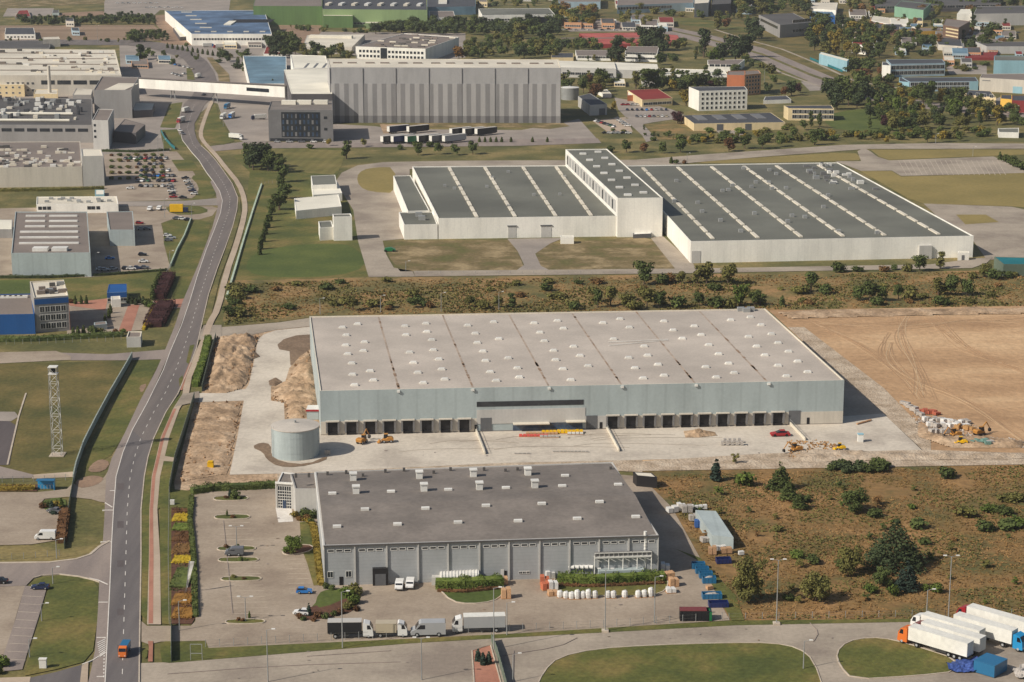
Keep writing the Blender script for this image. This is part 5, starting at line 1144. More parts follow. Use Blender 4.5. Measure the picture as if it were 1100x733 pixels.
def add_kind(k, lobes, n, size, seed, th=.45, r0=.028):
    KIND.setdefault(k, []).append((leaf_mesh('crown', lobes, n, size, seed), trunk_mesh(seed, th, r0)))
for s_ in range(6): add_kind('broad', lob(s_, 13, 0, .52, .11, .21, .25, .27), 900, .036, s_, .4)
for s_ in range(3): add_kind('tall', lob(s_ + 20, 12, 0, .52, .10, .15, .13, .36), 760, .032, s_ + 20, .35)
for s_ in range(3): add_kind('loose', lob(s_ + 30, 16, 0, .5, .07, .15, .27, .34), 760, .030, s_ + 30, .4)
for s_ in range(2):
    r = random.Random(s_ + 50); L_ = []
    for k in range(16):
        z = .1 + .86 * k / 15; w = (1 - z) * .30 + .025
        for j in range(4 if k < 12 else 2):
            t = r.uniform(0, 6.28); L_.append((math.cos(t) * w * .7, math.sin(t) * w * .7, z, w * .55 + .015, .05))
    add_kind('conifer', L_, 1500, .026, s_ + 50, .5, .02)
for s_ in range(3):
    L_ = [(0, 0, .12 + .8 * k / 9, .13 * (1 - (k / 9) ** 2 * .8), .12) for k in range(10)]; add_kind('cone', L_, 420, .045, s_ + 60, .3, .03)
for s_ in range(4): add_kind('bush', lob(s_ + 70, 9, 0, .42, .22, .36, .38, .16), 420, .075, s_ + 70, .25, .03)
add_kind('big', lob(90, 26, 0, .52, .07, .15, .27, .34), 4200, .0165, 90, .5, .022)
add_kind('bigcon', sum([[(math.cos(t) * ((1 - z) * .34), math.sin(t) * ((1 - z) * .34), z, (1 - z) * .17 + .03, .05) for t in [random.Random(int(z * 99)).uniform(0, 1) + 6.28 * j / 6 for j in range(6)]] for z in [.08 + .88 * k / 13 for k in range(14)]], []), 4200, .016, 91, .6, .02)
add_kind('bigbush', lob(92, 20, 0, .45, .10, .2, .34, .24), 3000, .024, 92, .35, .025)
KN = dict(broad='tree', tall='tree', loose='tree', conifer='conifer', cone='conifer', bush='bush', big='tree', bigcon='conifer', bigbush='bush')
TR = random.Random(77)
TCOUNT = 0
PLANTS = []
def plant(px, py, hp, kind='broad', mat_='leaf_dark', wide=1.0, label=None, group=None, cat=None):
    if KN[kind] in ('tree', 'bush'): PLANTS.append((hp * hp * wide, px, py, hp, kind, mat_, wide, label, group, cat))
    else: set_plant(px, py, hp, kind, mat_, wide, label, group, cat)
def trees_now(most=292):
    """the largest trees as things, the far small rest as one mass"""
    PLANTS.sort(key=lambda t: -t[0]); cnt = {'tree': 0, 'bush': 0}; rest = []
    for t in PLANTS:
        k = KN[t[4]]; cnt[k] += 1
        if cnt[k] <= most: set_plant(*t[1:])
        else: rest.append(t)
    mb = MB(); mats = []
    for _, px, py, hp, kind, mt, wide, *_r in rest:
        if mt not in mats: mats.append(mt)
        mi = mats.index(mt); cr = TR.choice(KIND[kind])[0]; p = G(px, py); h = hp * mpp(py) / math.cos(PITCH)
        a = TR.uniform(0, 6.28); ca, sa_ = math.cos(a) * h * wide, math.sin(a) * h * wide; n = len(mb.v)
        mb.v += [(p.x + v.co.x * ca - v.co.y * sa_, p.y + v.co.x * sa_ + v.co.y * ca, v.co.z * h) for v in cr.vertices]
        mb.f += [tuple(n + i for i in f.vertices) for f in cr.polygons]; mb.m += [mi] * len(cr.polygons)
    if mats: tag(mb.build('woodland', mats), 'far small trees of the distant woods and town, reading as one mass', kind='stuff')
def set_plant(px, py, hp, kind, mat_, wide, label, group, cat):
    cr, tr = TR.choice(KIND[kind]); p = G(px, py); h = hp * mpp(py) / math.cos(PITCH)
    e = empty(dict(tree='tree', conifer='conifer_tree', bush='bush')[KN[kind]], p, label, cat or KN[kind], group, TR.uniform(0, 6.28))
    e.scale = (h * wide, h * wide, h)
    c = link_mesh('crown', cr, e); c.material_slots[0].link = 'OBJECT'; c.material_slots[0].material = MATS[mat_]
    link_mesh('trunk', tr, e); return e
def row(items, fmt, group):
    items = sorted(items, key=lambda t: t[0])
    for i, t in enumerate(items):
        px, py, hp = t[:3]; kind = t[3] if len(t) > 3 else 'broad'; mt = t[4] if len(t) > 4 else 'leaf_dark'; w = t[5] if len(t) > 5 else 1.0
        plant(px, py, hp, kind, mt, w, fmt.format(o=ordw(i)), group)
def inpoly(x, y, poly):
    c = False; n = len(poly)
    for i in range(n):
        a, b = poly[i], poly[i - 1]
        if (a[1] > y) != (b[1] > y) and x < (b[0] - a[0]) * (y - a[1]) / (b[1] - a[1]) + a[0]: c = not c
    return c
def cluster(poly, n, h0, h1, mats, fmt, group, seed, kinds=('broad',), w=1.05):
    r = random.Random(seed); xs = [p[0] for p in poly]; ys = [p[1] for p in poly]; items = []; tries = 0
    while len(items) < n and tries < 9000:
        tries += 1; x = r.uniform(min(xs), max(xs)); y = r.uniform(min(ys), max(ys)); h = r.uniform(h0, h1)
        if not inpoly(x, y, poly): continue
        if any(abs(x - q[0]) < h * .38 and abs(y - q[1]) < h * .16 for q in items): continue
        items.append((x, y, h, r.choice(kinds), r.choice(mats), w * r.uniform(.85, 1.2)))
    row(items, fmt, group)
D, P_, Gn, Ol, Ye, Or, Ru, Pu, Bl, Br = 'leaf_dark', 'leaf_deep', 'leaf_green', 'leaf_olive', 'leaf_yellow', 'leaf_orange', 'leaf_rust', 'leaf_purple', 'leaf_blue', 'leaf_brown'
# near trees of the scrub field
plant(803, 648, 56, 'big', Ol, .95, 'tall loose olive tree beside the yard corner at the scrub field edge', None)
plant(961, 609, 52, 'bigcon', 'leaf_deep', 1.5, 'biggest dark spreading conifer in the middle of the scrub field')
plant(876, 646, 38, 'bigbush', Ol, 1.0, 'round olive bush left of the big conifer, near the front road')
plant(912, 618, 40, 'bigbush', Ol, .8, 'olive bush touching the left side of the big dark conifer')
plant(974, 634, 33, 'conifer', Bl, 1.3, 'blue-green conifer just in front of the big dark conifer')
plant(948, 630, 24, 'bigbush', D, 1.0, 'dark rounded bush in front left of the big dark conifer')
plant(935, 637, 13, 'bush', Gn, 1.0, 'small bright green bush low in front of the big conifer')
plant(960, 640, 16, 'bush', Gn, .8, 'narrow green bush between the two bushes before the big conifer')
plant(1007, 637, 14, 'bush', Gn, 1.0, 'small green bush alone right of the blue-green conifer')
plant(874, 606, 13, 'bush', D, 1.2, 'little dark bush above the round olive bush in the scrub field')
plant(769, 517, 25, 'cone', Bl, 1.7, 'blue-green conifer at the upper left of the scrub field')
plant(801, 522, 18, 'bush', Gn, 1.1, 'green bush right of the upper left conifer in the scrub field')
plant(838, 526, 31, 'conifer', D, 1.3, 'tallest of the three stepped conifers in the upper scrub field')
plant(848, 538, 26, 'conifer', D, 1.3, 'middle one of the three stepped conifers in the upper scrub field')
plant(859, 547, 20, 'conifer', D, 1.4, 'lowest of the three stepped conifers in the upper scrub field')
plant(917, 550, 31, 'bigbush', D, 1.05, 'large dark round bush in the upper middle of the scrub field')
plant(985, 568, 14, 'bush', D, 1.4, 'flat dark bush above and right of the big conifer')
plant(940, 556, 12, 'bush', D, 1.2, 'small dark bush right of the large round bush')
plant(1018, 514, 14, 'bush', D, 1.3, 'dark bush near the top edge of the scrub field, right of the bush band')
plant(789, 498, 12, 'loose', Ol, 1.2, 'thin pale sapling on the rubble strip in front of the warehouse yard')
cluster([(888, 500), (952, 500), (950, 508), (892, 509)], 15, 9, 12, [P_, D], '{o} bush from the left in the dark band along the top of the scrub field', 'dark band of bushes at the top of the scrub field', 3, ('bush',), 1.3)
cluster([(710, 530), (1095, 515), (1095, 655), (830, 660), (760, 590)], 44, 5, 11, [Ol, D, Gn, Br, Br, Ol], '{o} from the left of the low wild bushes in the scrub field', 'low wild bushes in the scrub field', 8, ('bush', 'loose', 'loose'), 1.6)
cluster([(1030, 545), (1100, 535), (1100, 570), (1040, 575)], 8, 9, 14, [D, Gn, Ol], '{o} from the left of the green bushes at the right of the scrub field', 'green bushes at the right side of the scrub field', 9, ('bush',), 1.6)
# strip behind the new warehouse
row([(379, 334, 17, 'loose', Ol, 1.3), (443, 331, 13, 'broad', D, 1.2), (504, 331, 15, 'loose', Ol), (535, 331, 15, 'broad', Ol), (550, 331, 17, 'tall', D, 1.3), (616, 333, 11, 'bush', D), (642, 331, 21, 'tall', D, 1.2), (656, 329, 23, 'tall', Ol, 1.3), (672, 331, 18, 'broad', Ol, 1.1), (695, 331, 27, 'broad', Ol, 1), (708, 331, 21, 'broad', D, 1), (728, 331, 18, 'bush', D, .9), (751, 329, 18, 'broad', D), (769, 331, 17, 'bush', D, .9), (795, 329, 26, 'broad', Gn, 1), (810, 329, 19, 'broad', D), (400, 330, 11, 'bush', Ol, 1.3), (462, 331, 9, 'bush', Br), (520, 332, 12, 'bush', Ol, 1.2), (682, 333, 14, 'bush', Ol, 1.1), (785, 331, 14, 'bush', Ol, 1.1)],
    '{o} tree from the left in the row right behind the new warehouse', 'trees right behind the new warehouse roof')
row([(587, 313, 12, 'bush', D), (692, 306, 28, 'broad', D, 1.1), (731, 305, 15, 'broad', Ol), (749, 305, 21, 'tall', Ol, 1.3), (759, 305, 26, 'tall', Ol, 1.3), (782, 306, 26, 'broad', Ol, 1), (712, 306, 15, 'bush', D, 1), (720, 304, 13, 'bush', Br)],
    '{o} tree from the left along the service road before the white warehouse', 'trees along the service road before the white warehouse')
row([(840, 329, 12, 'cone', D, 2), (871, 314, 23, 'tall', D, 1.5), (885, 316, 13, 'bush', D), (922, 323, 18, 'broad', D, 1.1), (934, 324, 25, 'broad', D, 1), (947, 324, 20, 'broad', D, 1), (965, 322, 19, 'broad', D, 1), (977, 323, 15, 'bush', Ol), (1008, 318, 22, 'tall', Ol, 1.4), (1021, 318, 25, 'broad', D, 1), (1039, 318, 21, 'broad', D, 1), (1011, 328, 13, 'bush', D, 1.2), (943, 328, 12, 'bush', D, 1.3), (860, 316, 12, 'bush', Ol, 1.3)],
    '{o} tree from the left in the rough strip before the long white front', 'trees in the rough strip before the long white front')
row([(901, 293, 13, 'bush', D, 1.1), (921, 292, 8, 'bush', D, 1.4), (950, 292, 8, 'bush', Br, 1.4), (975, 292, 11, 'bush', Ol, 1.1), (988, 292, 21, 'broad', D, 1.1), (1010, 289, 19, 'tall', Ol, 1.2), (1058, 298, 17, 'broad', Ol, 1.1), (1068, 300, 15, 'bush', D, 1.1), (1082, 299, 9, 'bush', D), (960, 290, 7, 'bush', D, 1)],
    '{o} from the left of the trees on the road edge before the long white front', 'trees on the road edge before the long white front')
cluster([(250, 306), (390, 303), (820, 300), (820, 330), (560, 334), (330, 338), (250, 346)], 40, 5, 10, [Ol, Br, D, Ol], '{o} from the left of the low bushes in the dry strip', 'low bushes in the dry strip behind the new warehouse', 14, ('bush',), 1.5)
cluster([(820, 297), (1098, 297), (1098, 328), (830, 330)], 22, 4, 8, [Ol, Br, Ol], '{o} from the left of the low bushes right of the new warehouse', 'low bushes in the dry strip right of the new warehouse', 15, ('bush',), 1.5)
cluster([(238, 335), (252, 306), (262, 306), (262, 340), (242, 350)], 9, 9, 15, [D, Ol], '{o} from the left of the bushes by the access road behind the dug sand', 'bushes at the left end of the dry strip', 16, ('bush', 'broad'), 1.2)
# along the lawn
row([(300, 186, 22, 'tall', D, 1.5), (304, 196, 20, 'tall', D, 1.5), (302, 206, 16, 'tall', D, 1.5), (306, 214, 20, 'broad', D, 1.1), (300, 226, 24, 'tall', D, 1.6), (292, 231, 17, 'tall', D, 1.3), (290, 238, 14, 'cone', D, 1.6), (287, 245, 15, 'cone', D, 1.6), (285, 252, 14, 'cone', D, 1.5), (283, 260, 14, 'cone', D, 1.5), (280, 268, 15, 'cone', D, 1.6), (279, 274, 12, 'cone', D, 1.5)],
    '{o} from the left of the dark trees lining the lawn beside the footpath', 'dark trees lining the lawn')
row([(266, 168, 16), (272, 183, 28, 'broad', P_, 1.0), (281, 181, 30, 'broad', P_, 1.0), (288, 184, 24, 'broad', D, 1), (276, 176, 26, 'broad', P_, 1), (292, 178, 16, 'broad', D), (268, 180, 22, 'broad', D, 1.1)],
    '{o} from the left in the dense clump at the top of the lawn', 'dense tree clump at the top of the lawn')
row([(372, 171, 21, 'tall', D, 1.3), (391, 158, 10, 'broad', Ol), (449, 167, 16, 'broad', D, 1.1), (471, 166, 14, 'broad', D, 1.1), (489, 167, 13, 'broad', D, 1.1), (508, 166, 15, 'broad', D, 1.1), (430, 161, 7, 'bush', D), (462, 158, 8, 'bush', D), (353, 157, 9, 'broad', Ye, 1), (333, 160, 7, 'bush', D)],
    '{o} tree from the left along the verge before the trailer yard', 'trees along the verge before the trailer yard')
row([(x, 153, 6, 'cone', D, 2) for x in (515, 521, 527, 533, 539, 549, 572, 588)], '{o} from the left of the tiny conifers right of the parked trailers', 'tiny conifers right of the parked trailers')
row([(673, 164, 14, 'broad', D, 1.2), (692, 164, 12, 'broad', Ru, 1.1), (712, 165, 14, 'broad', D, 1.1), (731, 164, 16, 'broad', D, 1.15), (783, 163, 17, 'broad', Ru, 1.1), (800, 160, 17, 'broad', D, 1.15), (819, 160, 17, 'broad', D, 1.1), (838, 158, 14, 'broad', D, 1.1), (875, 156, 18, 'broad', D, 1.1), (655, 164, 9, 'bush', D), (1030, 152, 12, 'broad', D)],
    '{o} from the left of the round trees along the estate road', 'round trees along the estate road')
cluster([(704, 152), (770, 148), (900, 146), (1060, 142), (1070, 148), (900, 152), (730, 156)], 80, 6, 11, [D, Ol, D, Gn, Ol, D, Ye], '{o} from the left of the hedge trees behind the estate road', 'hedge trees behind the estate road', 21, ('bush', 'broad'), 1.2)
cluster([(745, 138), (760, 134), (880, 134), (900, 140), (800, 146), (765, 150)], 16, 5, 8, [D, Ol, Gn], '{o} from the left of the bushes in front of the cream depot', 'bushes in front of the cream depot', 22, ('bush',), 1.4)
cluster([(935, 108), (985, 104), (1060, 118), (1075, 138), (960, 142), (930, 128)], 70, 12, 23, [D, Ol, D, P_, D, Gn, Ol, Ye], '{o} from the left in the mixed wood below the school', 'mixed wood between the school and the estate road', 23, ('broad', 'broad', 'tall'), 1.0)
cluster([(882, 102), (925, 100), (936, 112), (920, 120), (892, 118)], 13, 20, 27, [P_, D], '{o} from the left in the dark tree group above the green lawn', 'dark tree group above the green lawn', 24, ('broad',), 1.0)
row([(944, 122, 12, 'broad', Ye), (950, 137, 14, 'broad', Pu, 1.1), (871, 137, 18, 'tall', D, .8), (880, 138, 18, 'tall', D, .8), (863, 140, 12, 'broad', D), (934, 139, 14, 'tall', D, .8), (894, 149, 11, 'broad', Ye), (920, 150, 9, 'broad', Ye), (952, 155, 9, 'broad', Ye), (1012, 153, 14, 'broad', Ye), (996, 154, 15, 'broad', D)],
    '{o} from the left of the separate trees round the green lawn', 'separate trees round the bright green lawn')
cluster([(1040, 118), (1100, 124), (1100, 142), (1060, 134)], 12, 11, 17, [D, Ol, D], '{o} from the left of the trees at the right edge above the container office', 'trees at the right edge above the container office', 25, ('broad',), 1.1)
row([(1074, 172, 9, 'cone', D, 2), (1080, 174, 10, 'bush', D), (1086, 177, 11, 'bush', D), (1092, 180, 11, 'bush', D), (1099, 183, 12, 'bush', D)], '{o} from the left of the dark bushes at the corner of the right car park', 'dark bushes at the corner of the right car park')
row([(721, 176, 8, 'cone', D, 2), (726, 176, 6, 'bush', D), (735, 176, 5, 'bush', Ru)], '{o} from the left of the three small shrubs behind the white warehouse roof', 'small shrubs behind the white warehouse roof')
# far left and centre
cluster([(22, 24), (100, 22), (165, 20), (168, 27), (60, 28), (22, 28)], 90, 6, 10, [P_, D, P_], '{o} from the left in the dark shelter belt at the top left', 'dark shelter belt at the top left', 30, ('broad', 'tall'), 1.2)
cluster([(138, 41), (180, 40), (182, 45), (140, 46)], 26, 8, 11, [P_, D], '{o} from the left in the two dark blocks of trees beside the upper road', 'dark tree blocks beside the upper road', 31, ('tall', 'broad'), 1.2)
row([(151, 64, 17, 'tall', P_, 1.3), (176, 62, 9), (243, 66, 14, 'broad', P_), (237, 60, 9), (230, 30, 6), (200, 50, 5, 'bush', D)], '{o} from the left of the lone trees near the footbridge start', 'lone trees above the footbridge')
row([(180 + k * 5.4, 52 + k * .9, 6, 'cone', D, 1.8) for k in range(12)], '{o} clipped tree from the left in the line below the blue roofed plant', 'clipped trees in a line below the blue roofed plant')
cluster([(282, 52), (300, 44), (320, 50), (322, 62), (296, 64)], 16, 14, 20, [P_, D], '{o} from the left in the dark trees above the steel-blue roof', 'dark trees above the steel-blue roof', 32, ('broad',), 1.1)
cluster([(322, 60), (340, 57), (382, 60), (380, 66), (330, 66)], 12, 11, 17, [P_, D, Ol], '{o} from the left of the trees left of the factory office', 'trees left of the pale factory office', 33, ('broad',), 1.0)
row([(285, 96, 11, 'cone', P_, 1.6), (293, 98, 13, 'cone', P_, 1.6), (280, 97, 8, 'bush', P_)], '{o} from the left of the dark conifers poking above the footbridge', 'dark conifers above the footbridge')
cluster([(402, 33), (470, 28), (520, 30), (600, 28), (600, 40), (470, 38), (404, 38)], 80, 10, 16, [P_, D, P_, D], '{o} from the left in the long dark tree belt above the factory office', 'long dark tree belt in the middle distance', 34, ('broad',), 1.2)
cluster([(500, 50), (540, 44), (560, 48), (600, 46), (602, 63), (500, 64)], 60, 9, 15, [P_, D, D, Ol], '{o} from the left of the trees on the slope behind the tall shed', 'trees on the slope behind the tall shed', 35, ('broad',), 1.1)
row([(493, 65, 17, 'broad', Or, 1), (500, 64, 13, 'broad', Ol), (560, 42, 20, 'broad', Ol, 1.2), (548, 42, 15), (584, 46, 20, 'broad', P_, 1.2)], '{o} from the left of the larger trees behind the tall shed', 'larger trees behind the tall shed')
cluster([(590, 14), (640, 12), (640, 30), (596, 32)], 34, 9, 16, [Ol, D, Ye, Br, P_], '{o} from the left in the autumn trees at the top centre', 'autumn trees at the top centre', 36, ('broad',), 1.1)
cluster([(658, 12), (700, 14), (700, 32), (664, 30)], 8, 9, 14, [D, Ol], '{o} from the left of the trees above the long red roof', 'trees above the long red roof', 37, ('broad', 'tall'), 1.1)
row([(664, 68, 28, 'tall', P_, 1.3), (658, 66, 20, 'broad', P_), (693, 54, 27, 'broad', P_, 1.1), (703, 55, 29, 'broad', P_, 1.1), (712, 60, 20, 'broad', P_), (708, 70, 14, 'broad', D), (640, 55, 9, 'bush', D), (730, 52, 12, 'broad', D, 1.2)], '{o} from the left of the big dark trees in front of the red market hall', 'big dark trees around the red market hall')
cluster([(622, 96), (650, 92), (656, 104), (640, 108), (624, 104)], 8, 15, 21, [D, Ol, Ru], '{o} from the left of the trees between the tall shed and the restaurant', 'trees between the tall shed and the restaurant', 38, ('broad',), 1.0)
row([(683, 96, 20, 'tall', Ol, 1.2), (694, 99, 26, 'tall', D, 1.5), (704, 98, 24, 'tall', D, 1.5), (712, 96, 16, 'broad', D), (723, 98, 14, 'broad', Ye), (733, 100, 15, 'broad', P_), (742, 97, 20, 'broad', D), (750, 96, 17, 'broad', P_), (737, 114, 19, 'broad', Ye, 1.1), (728, 133, 15, 'broad', Pu, 1.3), (745, 112, 12, 'broad', Ye), (765, 93, 9, 'bush', Pu), (659, 120, 12, 'tall', Ye, 1)], '{o} from the left of the trees around the red roofed restaurant', 'trees around the red roofed restaurant')
row([(756, 62, 32, 'tall', P_, 1.1), (766, 70, 20, 'broad', Gn), (776, 66, 22, 'broad', P_), (790, 66, 30, 'broad', P_, 1.1), (802, 62, 28, 'broad', P_), (808, 42, 26, 'broad', P_, 1), (815, 44, 18, 'broad', P_), (771, 32, 20, 'tall', Ol), (780, 32, 14, 'broad', Ru), (825, 102, 14, 'broad', P_), (850, 103, 18, 'broad', P_, 1.1), (842, 104, 12, 'broad', Ru), (857, 100, 12, 'broad', Pu)], '{o} from the left of the large trees beside the avenue', 'large trees beside the avenue')
cluster([(868, 30), (935, 34), (948, 70), (900, 66), (868, 56)], 44, 12, 23, [P_, D, Ol, D, Ye], '{o} from the left in the thick town trees between the avenue and houses', 'thick town trees between avenue and houses', 40, ('broad', 'tall'), 1.05)
cluster([(770, 4), (868, 2), (868, 16), (800, 18)], 34, 10, 18, [P_, D, Ol], '{o} from the left of the trees at the top edge left of the town', 'trees at the top edge left of the town', 41, ('broad',), 1.1)
cluster([(898, 4), (1100, 4), (1100, 56), (960, 56), (940, 40)], 90, 7, 16, [P_, D, Ol, Br, D], '{o} from the left of the scattered trees between the town halls', 'scattered trees between the town halls at the top right', 42, ('broad', 'tall', 'bush'), 1.05)
cluster([(912, 66), (945, 72), (962, 100), (940, 100), (905, 78)], 30, 5, 13, [Ol, D, Ru], '{o} from the left of the bushes on the avenue bank by the school', 'bushes on the avenue bank by the school', 43, ('bush', 'broad'), 1.2)
cluster([(980, 70), (1060, 70), (1050, 78), (1010, 76)], 18, 4, 8, [D, Ol], '{o} from the left of the bushes between the school and the red shed', 'bushes between the school and the red shed', 44, ('bush',), 1.3)
# left-hand gardens
row([(81, 327, 10, 'cone', D, 1.4), (87.5, 327, 10, 'cone', D, 1.4), (93, 327, 10, 'cone', D, 1.4), (76, 326, 7, 'bush', Ru)], '{o} from the left of the small cone trees beside the blue office', 'small cone trees beside the blue office')
row([(x, 326 + (x % 3), 9, 'cone', P_, 1.9) for x in (138, 142, 146, 150, 154)] + [(164, 322, 16, 'cone', D, 1.3), (166, 317, 16, 'cone', D, 1.3), (168, 312, 15, 'cone', D, 1.3), (170, 307, 14, 'cone', D, 1.3), (172, 302, 13, 'cone', D, 1.3), (158, 330, 10, 'bush', D), (163, 331, 8, 'bush', Gn)], '{o} from the left of the dark conifers behind the brick paving', 'dark conifers behind the brick paving')
row([(79, 362, 11, 'cone', D, 1.6), (84, 362, 12, 'cone', D, 1.6), (90, 361, 12, 'cone', D, 1.6), (100, 360, 12, 'bush', D), (107, 359, 9, 'bush', Ol), (117, 342, 11, 'cone', D, 1.4), (119, 337, 11, 'cone', D, 1.4), (113, 347, 10, 'cone', D, 1.4), (124, 358, 6, 'bush', Ru), (132, 358, 6, 'bush', Gn), (160, 352, 7, 'bush', Ru)], '{o} from the left of the garden shrubs around the low guard hut', 'garden shrubs around the low guard hut')
row([(46, 546, 8, 'bush', Ru, 1.2), (52, 545, 9, 'bush', D), (56, 548, 10, 'cone', Bl, 2.2), (61, 546, 11, 'bush', Ye), (66, 546, 12, 'cone', Gn, 1.8), (58, 552, 6, 'bush', Bl, 1.8)], '{o} from the left of the garden shrubs on the round bed beside the blue shelter', 'garden shrubs on the round bed')
row([(3, 716, 15, 'bush', Gn, 1.1), (-1, 724, 9, 'bush', D)], '{o} from the left of the two bushes at the lower left corner', 'bushes at the lower left corner')
# near hall gardens
plant(314.5, 595, 25, 'bigbush', Gn, 1.0, 'single round green tree on the oval mulch bed left of the near hall')
row([(317, 556, 9, 'bush', Ye), (321, 553, 12, 'cone', D, .9), (327, 556, 13, 'bush', D), (333, 553, 15, 'broad', Bl, 1.1), (337, 557, 12, 'bush', D), (330, 559, 8, 'bush', Br), (322, 560, 7, 'bush', Br), (334, 563, 8, 'bush', D)], '{o} from the left of the shrubs beside the glazed entrance wing', 'shrubs beside the glazed entrance wing')
row([(351, 633, 8, 'bush', D), (356, 634, 7, 'bush', D), (373, 641, 14, 'bush', Gn, 1), (380, 640, 15, 'bush', Ol, 1), (381, 649, 14, 'bush', Gn, 1), (374, 655, 12, 'bush', Ol), (366, 660, 9, 'bush', Ru), (350, 665, 9, 'bush', D), (341, 664, 9, 'bush', Ru), (332, 662, 15, 'cone', Bl, 1.3), (322, 665, 8, 'bush', Ru), (326, 667, 6, 'bush', D), (337, 668, 6, 'bush', Ru), (359, 662, 8, 'bush', D), (383, 657, 8, 'bush', Ru)], '{o} from the left of the shrubs on the curved bed beside the black lorry', 'shrubs on the curved bed before the near hall')
row([(247, 534, 9, 'cone', Bl, 1.6), (252, 536, 12, 'bush', D, .9), (243, 536, 5, 'bush', Ru), (257, 537, 5, 'bush', D), (244, 555, 8, 'cone', D, 1.2), (250, 557, 5, 'bush', Ru), (243, 589, 5, 'bush', Ru), (255, 590, 7, 'bush', D), (258, 603, 6, 'bush', D), (263, 603, 5, 'bush', D), (251, 621, 5, 'bush', Ol), (262, 623, 4, 'bush', Ru), (268, 665, 9, 'cone', Gn, 1.2), (256, 667, 5, 'bush', Ru), (261, 668, 5, 'bush', Ru)], '{o} from the left of the small shrubs on the car park islands', 'small shrubs on the car park islands')
row([(513.5, 711, 15, 'cone', Bl, 1.7), (519, 715, 15, 'cone', Bl, 1.7), (525, 714, 15, 'cone', Bl, 1.7)], '{o} from the left of the three dwarf spruces on the red mulch island', 'dwarf spruces on the red mulch island')

row([(x, y, 3.6 + (x * 7 + y) % 2, 'bush', (Ru, D, D, Ol)[(x + y) % 4], 1.3) for y in (168, 174, 181, 187, 193) for x in range(120, 182, 9)], '{o} from the left of the small shrubs between the parked cars', 'small shrubs between the parked cars')
# filler woods further off
FD = [P_, D, Ol, D]
for i, (poly, n, h0, h1, w) in enumerate([([(590, 84), (670, 84), (670, 92), (600, 94)], 14, 7, 12, 'behind the tank and workshop'), ([(700, 84), (800, 88), (800, 96), (720, 96)], 34, 9, 17, 'behind the restaurant and flats'), ([(600, 50), (735, 46), (740, 54), (610, 56)], 40, 6, 12, 'in front of the long red roof'), ([(604, 66), (735, 68), (760, 66), (750, 60), (640, 60)], 22, 5, 9, 'between the white rows'), ([(735, 56), (760, 52), (830, 76), (835, 96), (790, 80)], 14, 6, 13, 'below the avenue trees'), ([(690, 14), (800, 18), (810, 26), (720, 20)], 20, 5, 11, 'along the top of the avenue'), ([(640, -4), (1100, -6), (1100, 4), (650, 4)], 70, 8, 14, 'along the top edge of the view'), ([(300, 28), (400, 32), (400, 36), (320, 34)], 18, 4, 7, 'before the green halls'), ([(140, 60), (270, 58), (262, 78), (230, 66), (150, 72)], 26, 4, 10, 'above the footbridge'), ([(500, 2), (600, -4), (600, 12), (514, 8)], 24, 5, 10, 'beyond the portal office'), ([(900, 40), (1010, 40), (1000, 62), (940, 64)], 40, 7, 15, 'between the town houses'), ([(1010, 52), (1048, 48), (1040, 62)], 8, 6, 10, 'by the red shed'), ([(955, 98), (1040, 102), (1045, 112), (960, 106)], 24, 7, 13, 'below the grey-blue row'), ([(640, 138), (700, 152), (740, 150), (700, 140)], 14, 4, 7, 'below the gravel lot'), ([(0, 110), (30, 112), (30, 118), (0, 118)], 4, 5, 7, 'at the left factory'), ([(-10, 44), (150, 43), (150, 46), (-10, 46)], 14, 3, 6, 'on the upper field edge')]):
    cluster(poly, n, h0, h1, FD, '{o} from the left of the trees ' + w, 'trees ' + w, 100 + i, ('broad', 'broad', 'tall', 'bush'), 1.15)
trees_now()
# ---- hedges and shrub beds
def hedge(path, w, h, mat_, label, cat='hedge', seed=1, size=.28, dens=14):
    r = random.Random(seed); pts = [G(x, y) for x, y in path]; e = empty('hedge' if cat == 'hedge' else 'shrub_bed', pts[0], label, cat)
    mb = MB(); core = MB()
    for a, b in zip(pts, pts[1:]):
        L_ = (b - a).length; d = (b - a).normalized(); n = Vector((-d.y, d.x, 0))
        c = (a + b) / 2; core.obox((c.x, c.y), (d.x, d.y), L_, w * .75, 0, h * .8)
        for _ in range(int(L_ * (w + 2 * h) * dens)):
            t = r.random(); f = r.random() * (w + 2 * h)
            hh = h * (0.85 + .55 * noise.noise(Vector((a.x + d.x * t * L_, a.y + d.y * t * L_, seed)) * .6))
            if f < h: off, z = -w / 2, f
            elif f < h + w: off, z = f - h - w / 2, hh
            else: off, z = w / 2, f - h - w
            p = a + d * t * L_ + n * (off + r.uniform(-.12, .12)) + Vector((0, 0, max(.05, min(z, hh) + r.uniform(-.12, .12))))
            u = Vector((r.gauss(0, 1), r.gauss(0, 1), r.gauss(0, 1) + .8)).normalized(); q = u.orthogonal().normalized() * size * r.uniform(.5, 1.0); v = u.cross(q)
            mb.face([p - q, p - v * .7, p + q, p + v * .7])
    mb.build('foliage', mat_, e); core.build('stems', mat_, e); return e
hedge([(336, 566), (339, 580), (341.5, 600), (344, 620), (345.5, 630)], 1.6, 1.3, 'leaf_yellow', 'long yellow-green hedge running down the left side of the near hall')
hedge([(322, 560), (330, 560), (336, 566)], 1.4, 1.1, 'leaf_yellow', 'short curved end of yellow hedge beside the entrance garden')
hedge([(468, 632), (500, 632), (540, 629)], 3.6, 2.9, 'leaf_green', 'thick green hedge in front of the white ribbed tank', dens=8)
hedge([(470, 636), (500, 637), (538, 633)], 1.2, .9, 'leaf_rust', 'low reddish hedge edging the lawn before the white ribbed tank', dens=8)
hedge([(599, 626), (640, 627), (714, 623.5)], 3.0, 2.6, 'leaf_green', 'long green hedge in front of the white cooling unit', dens=8)
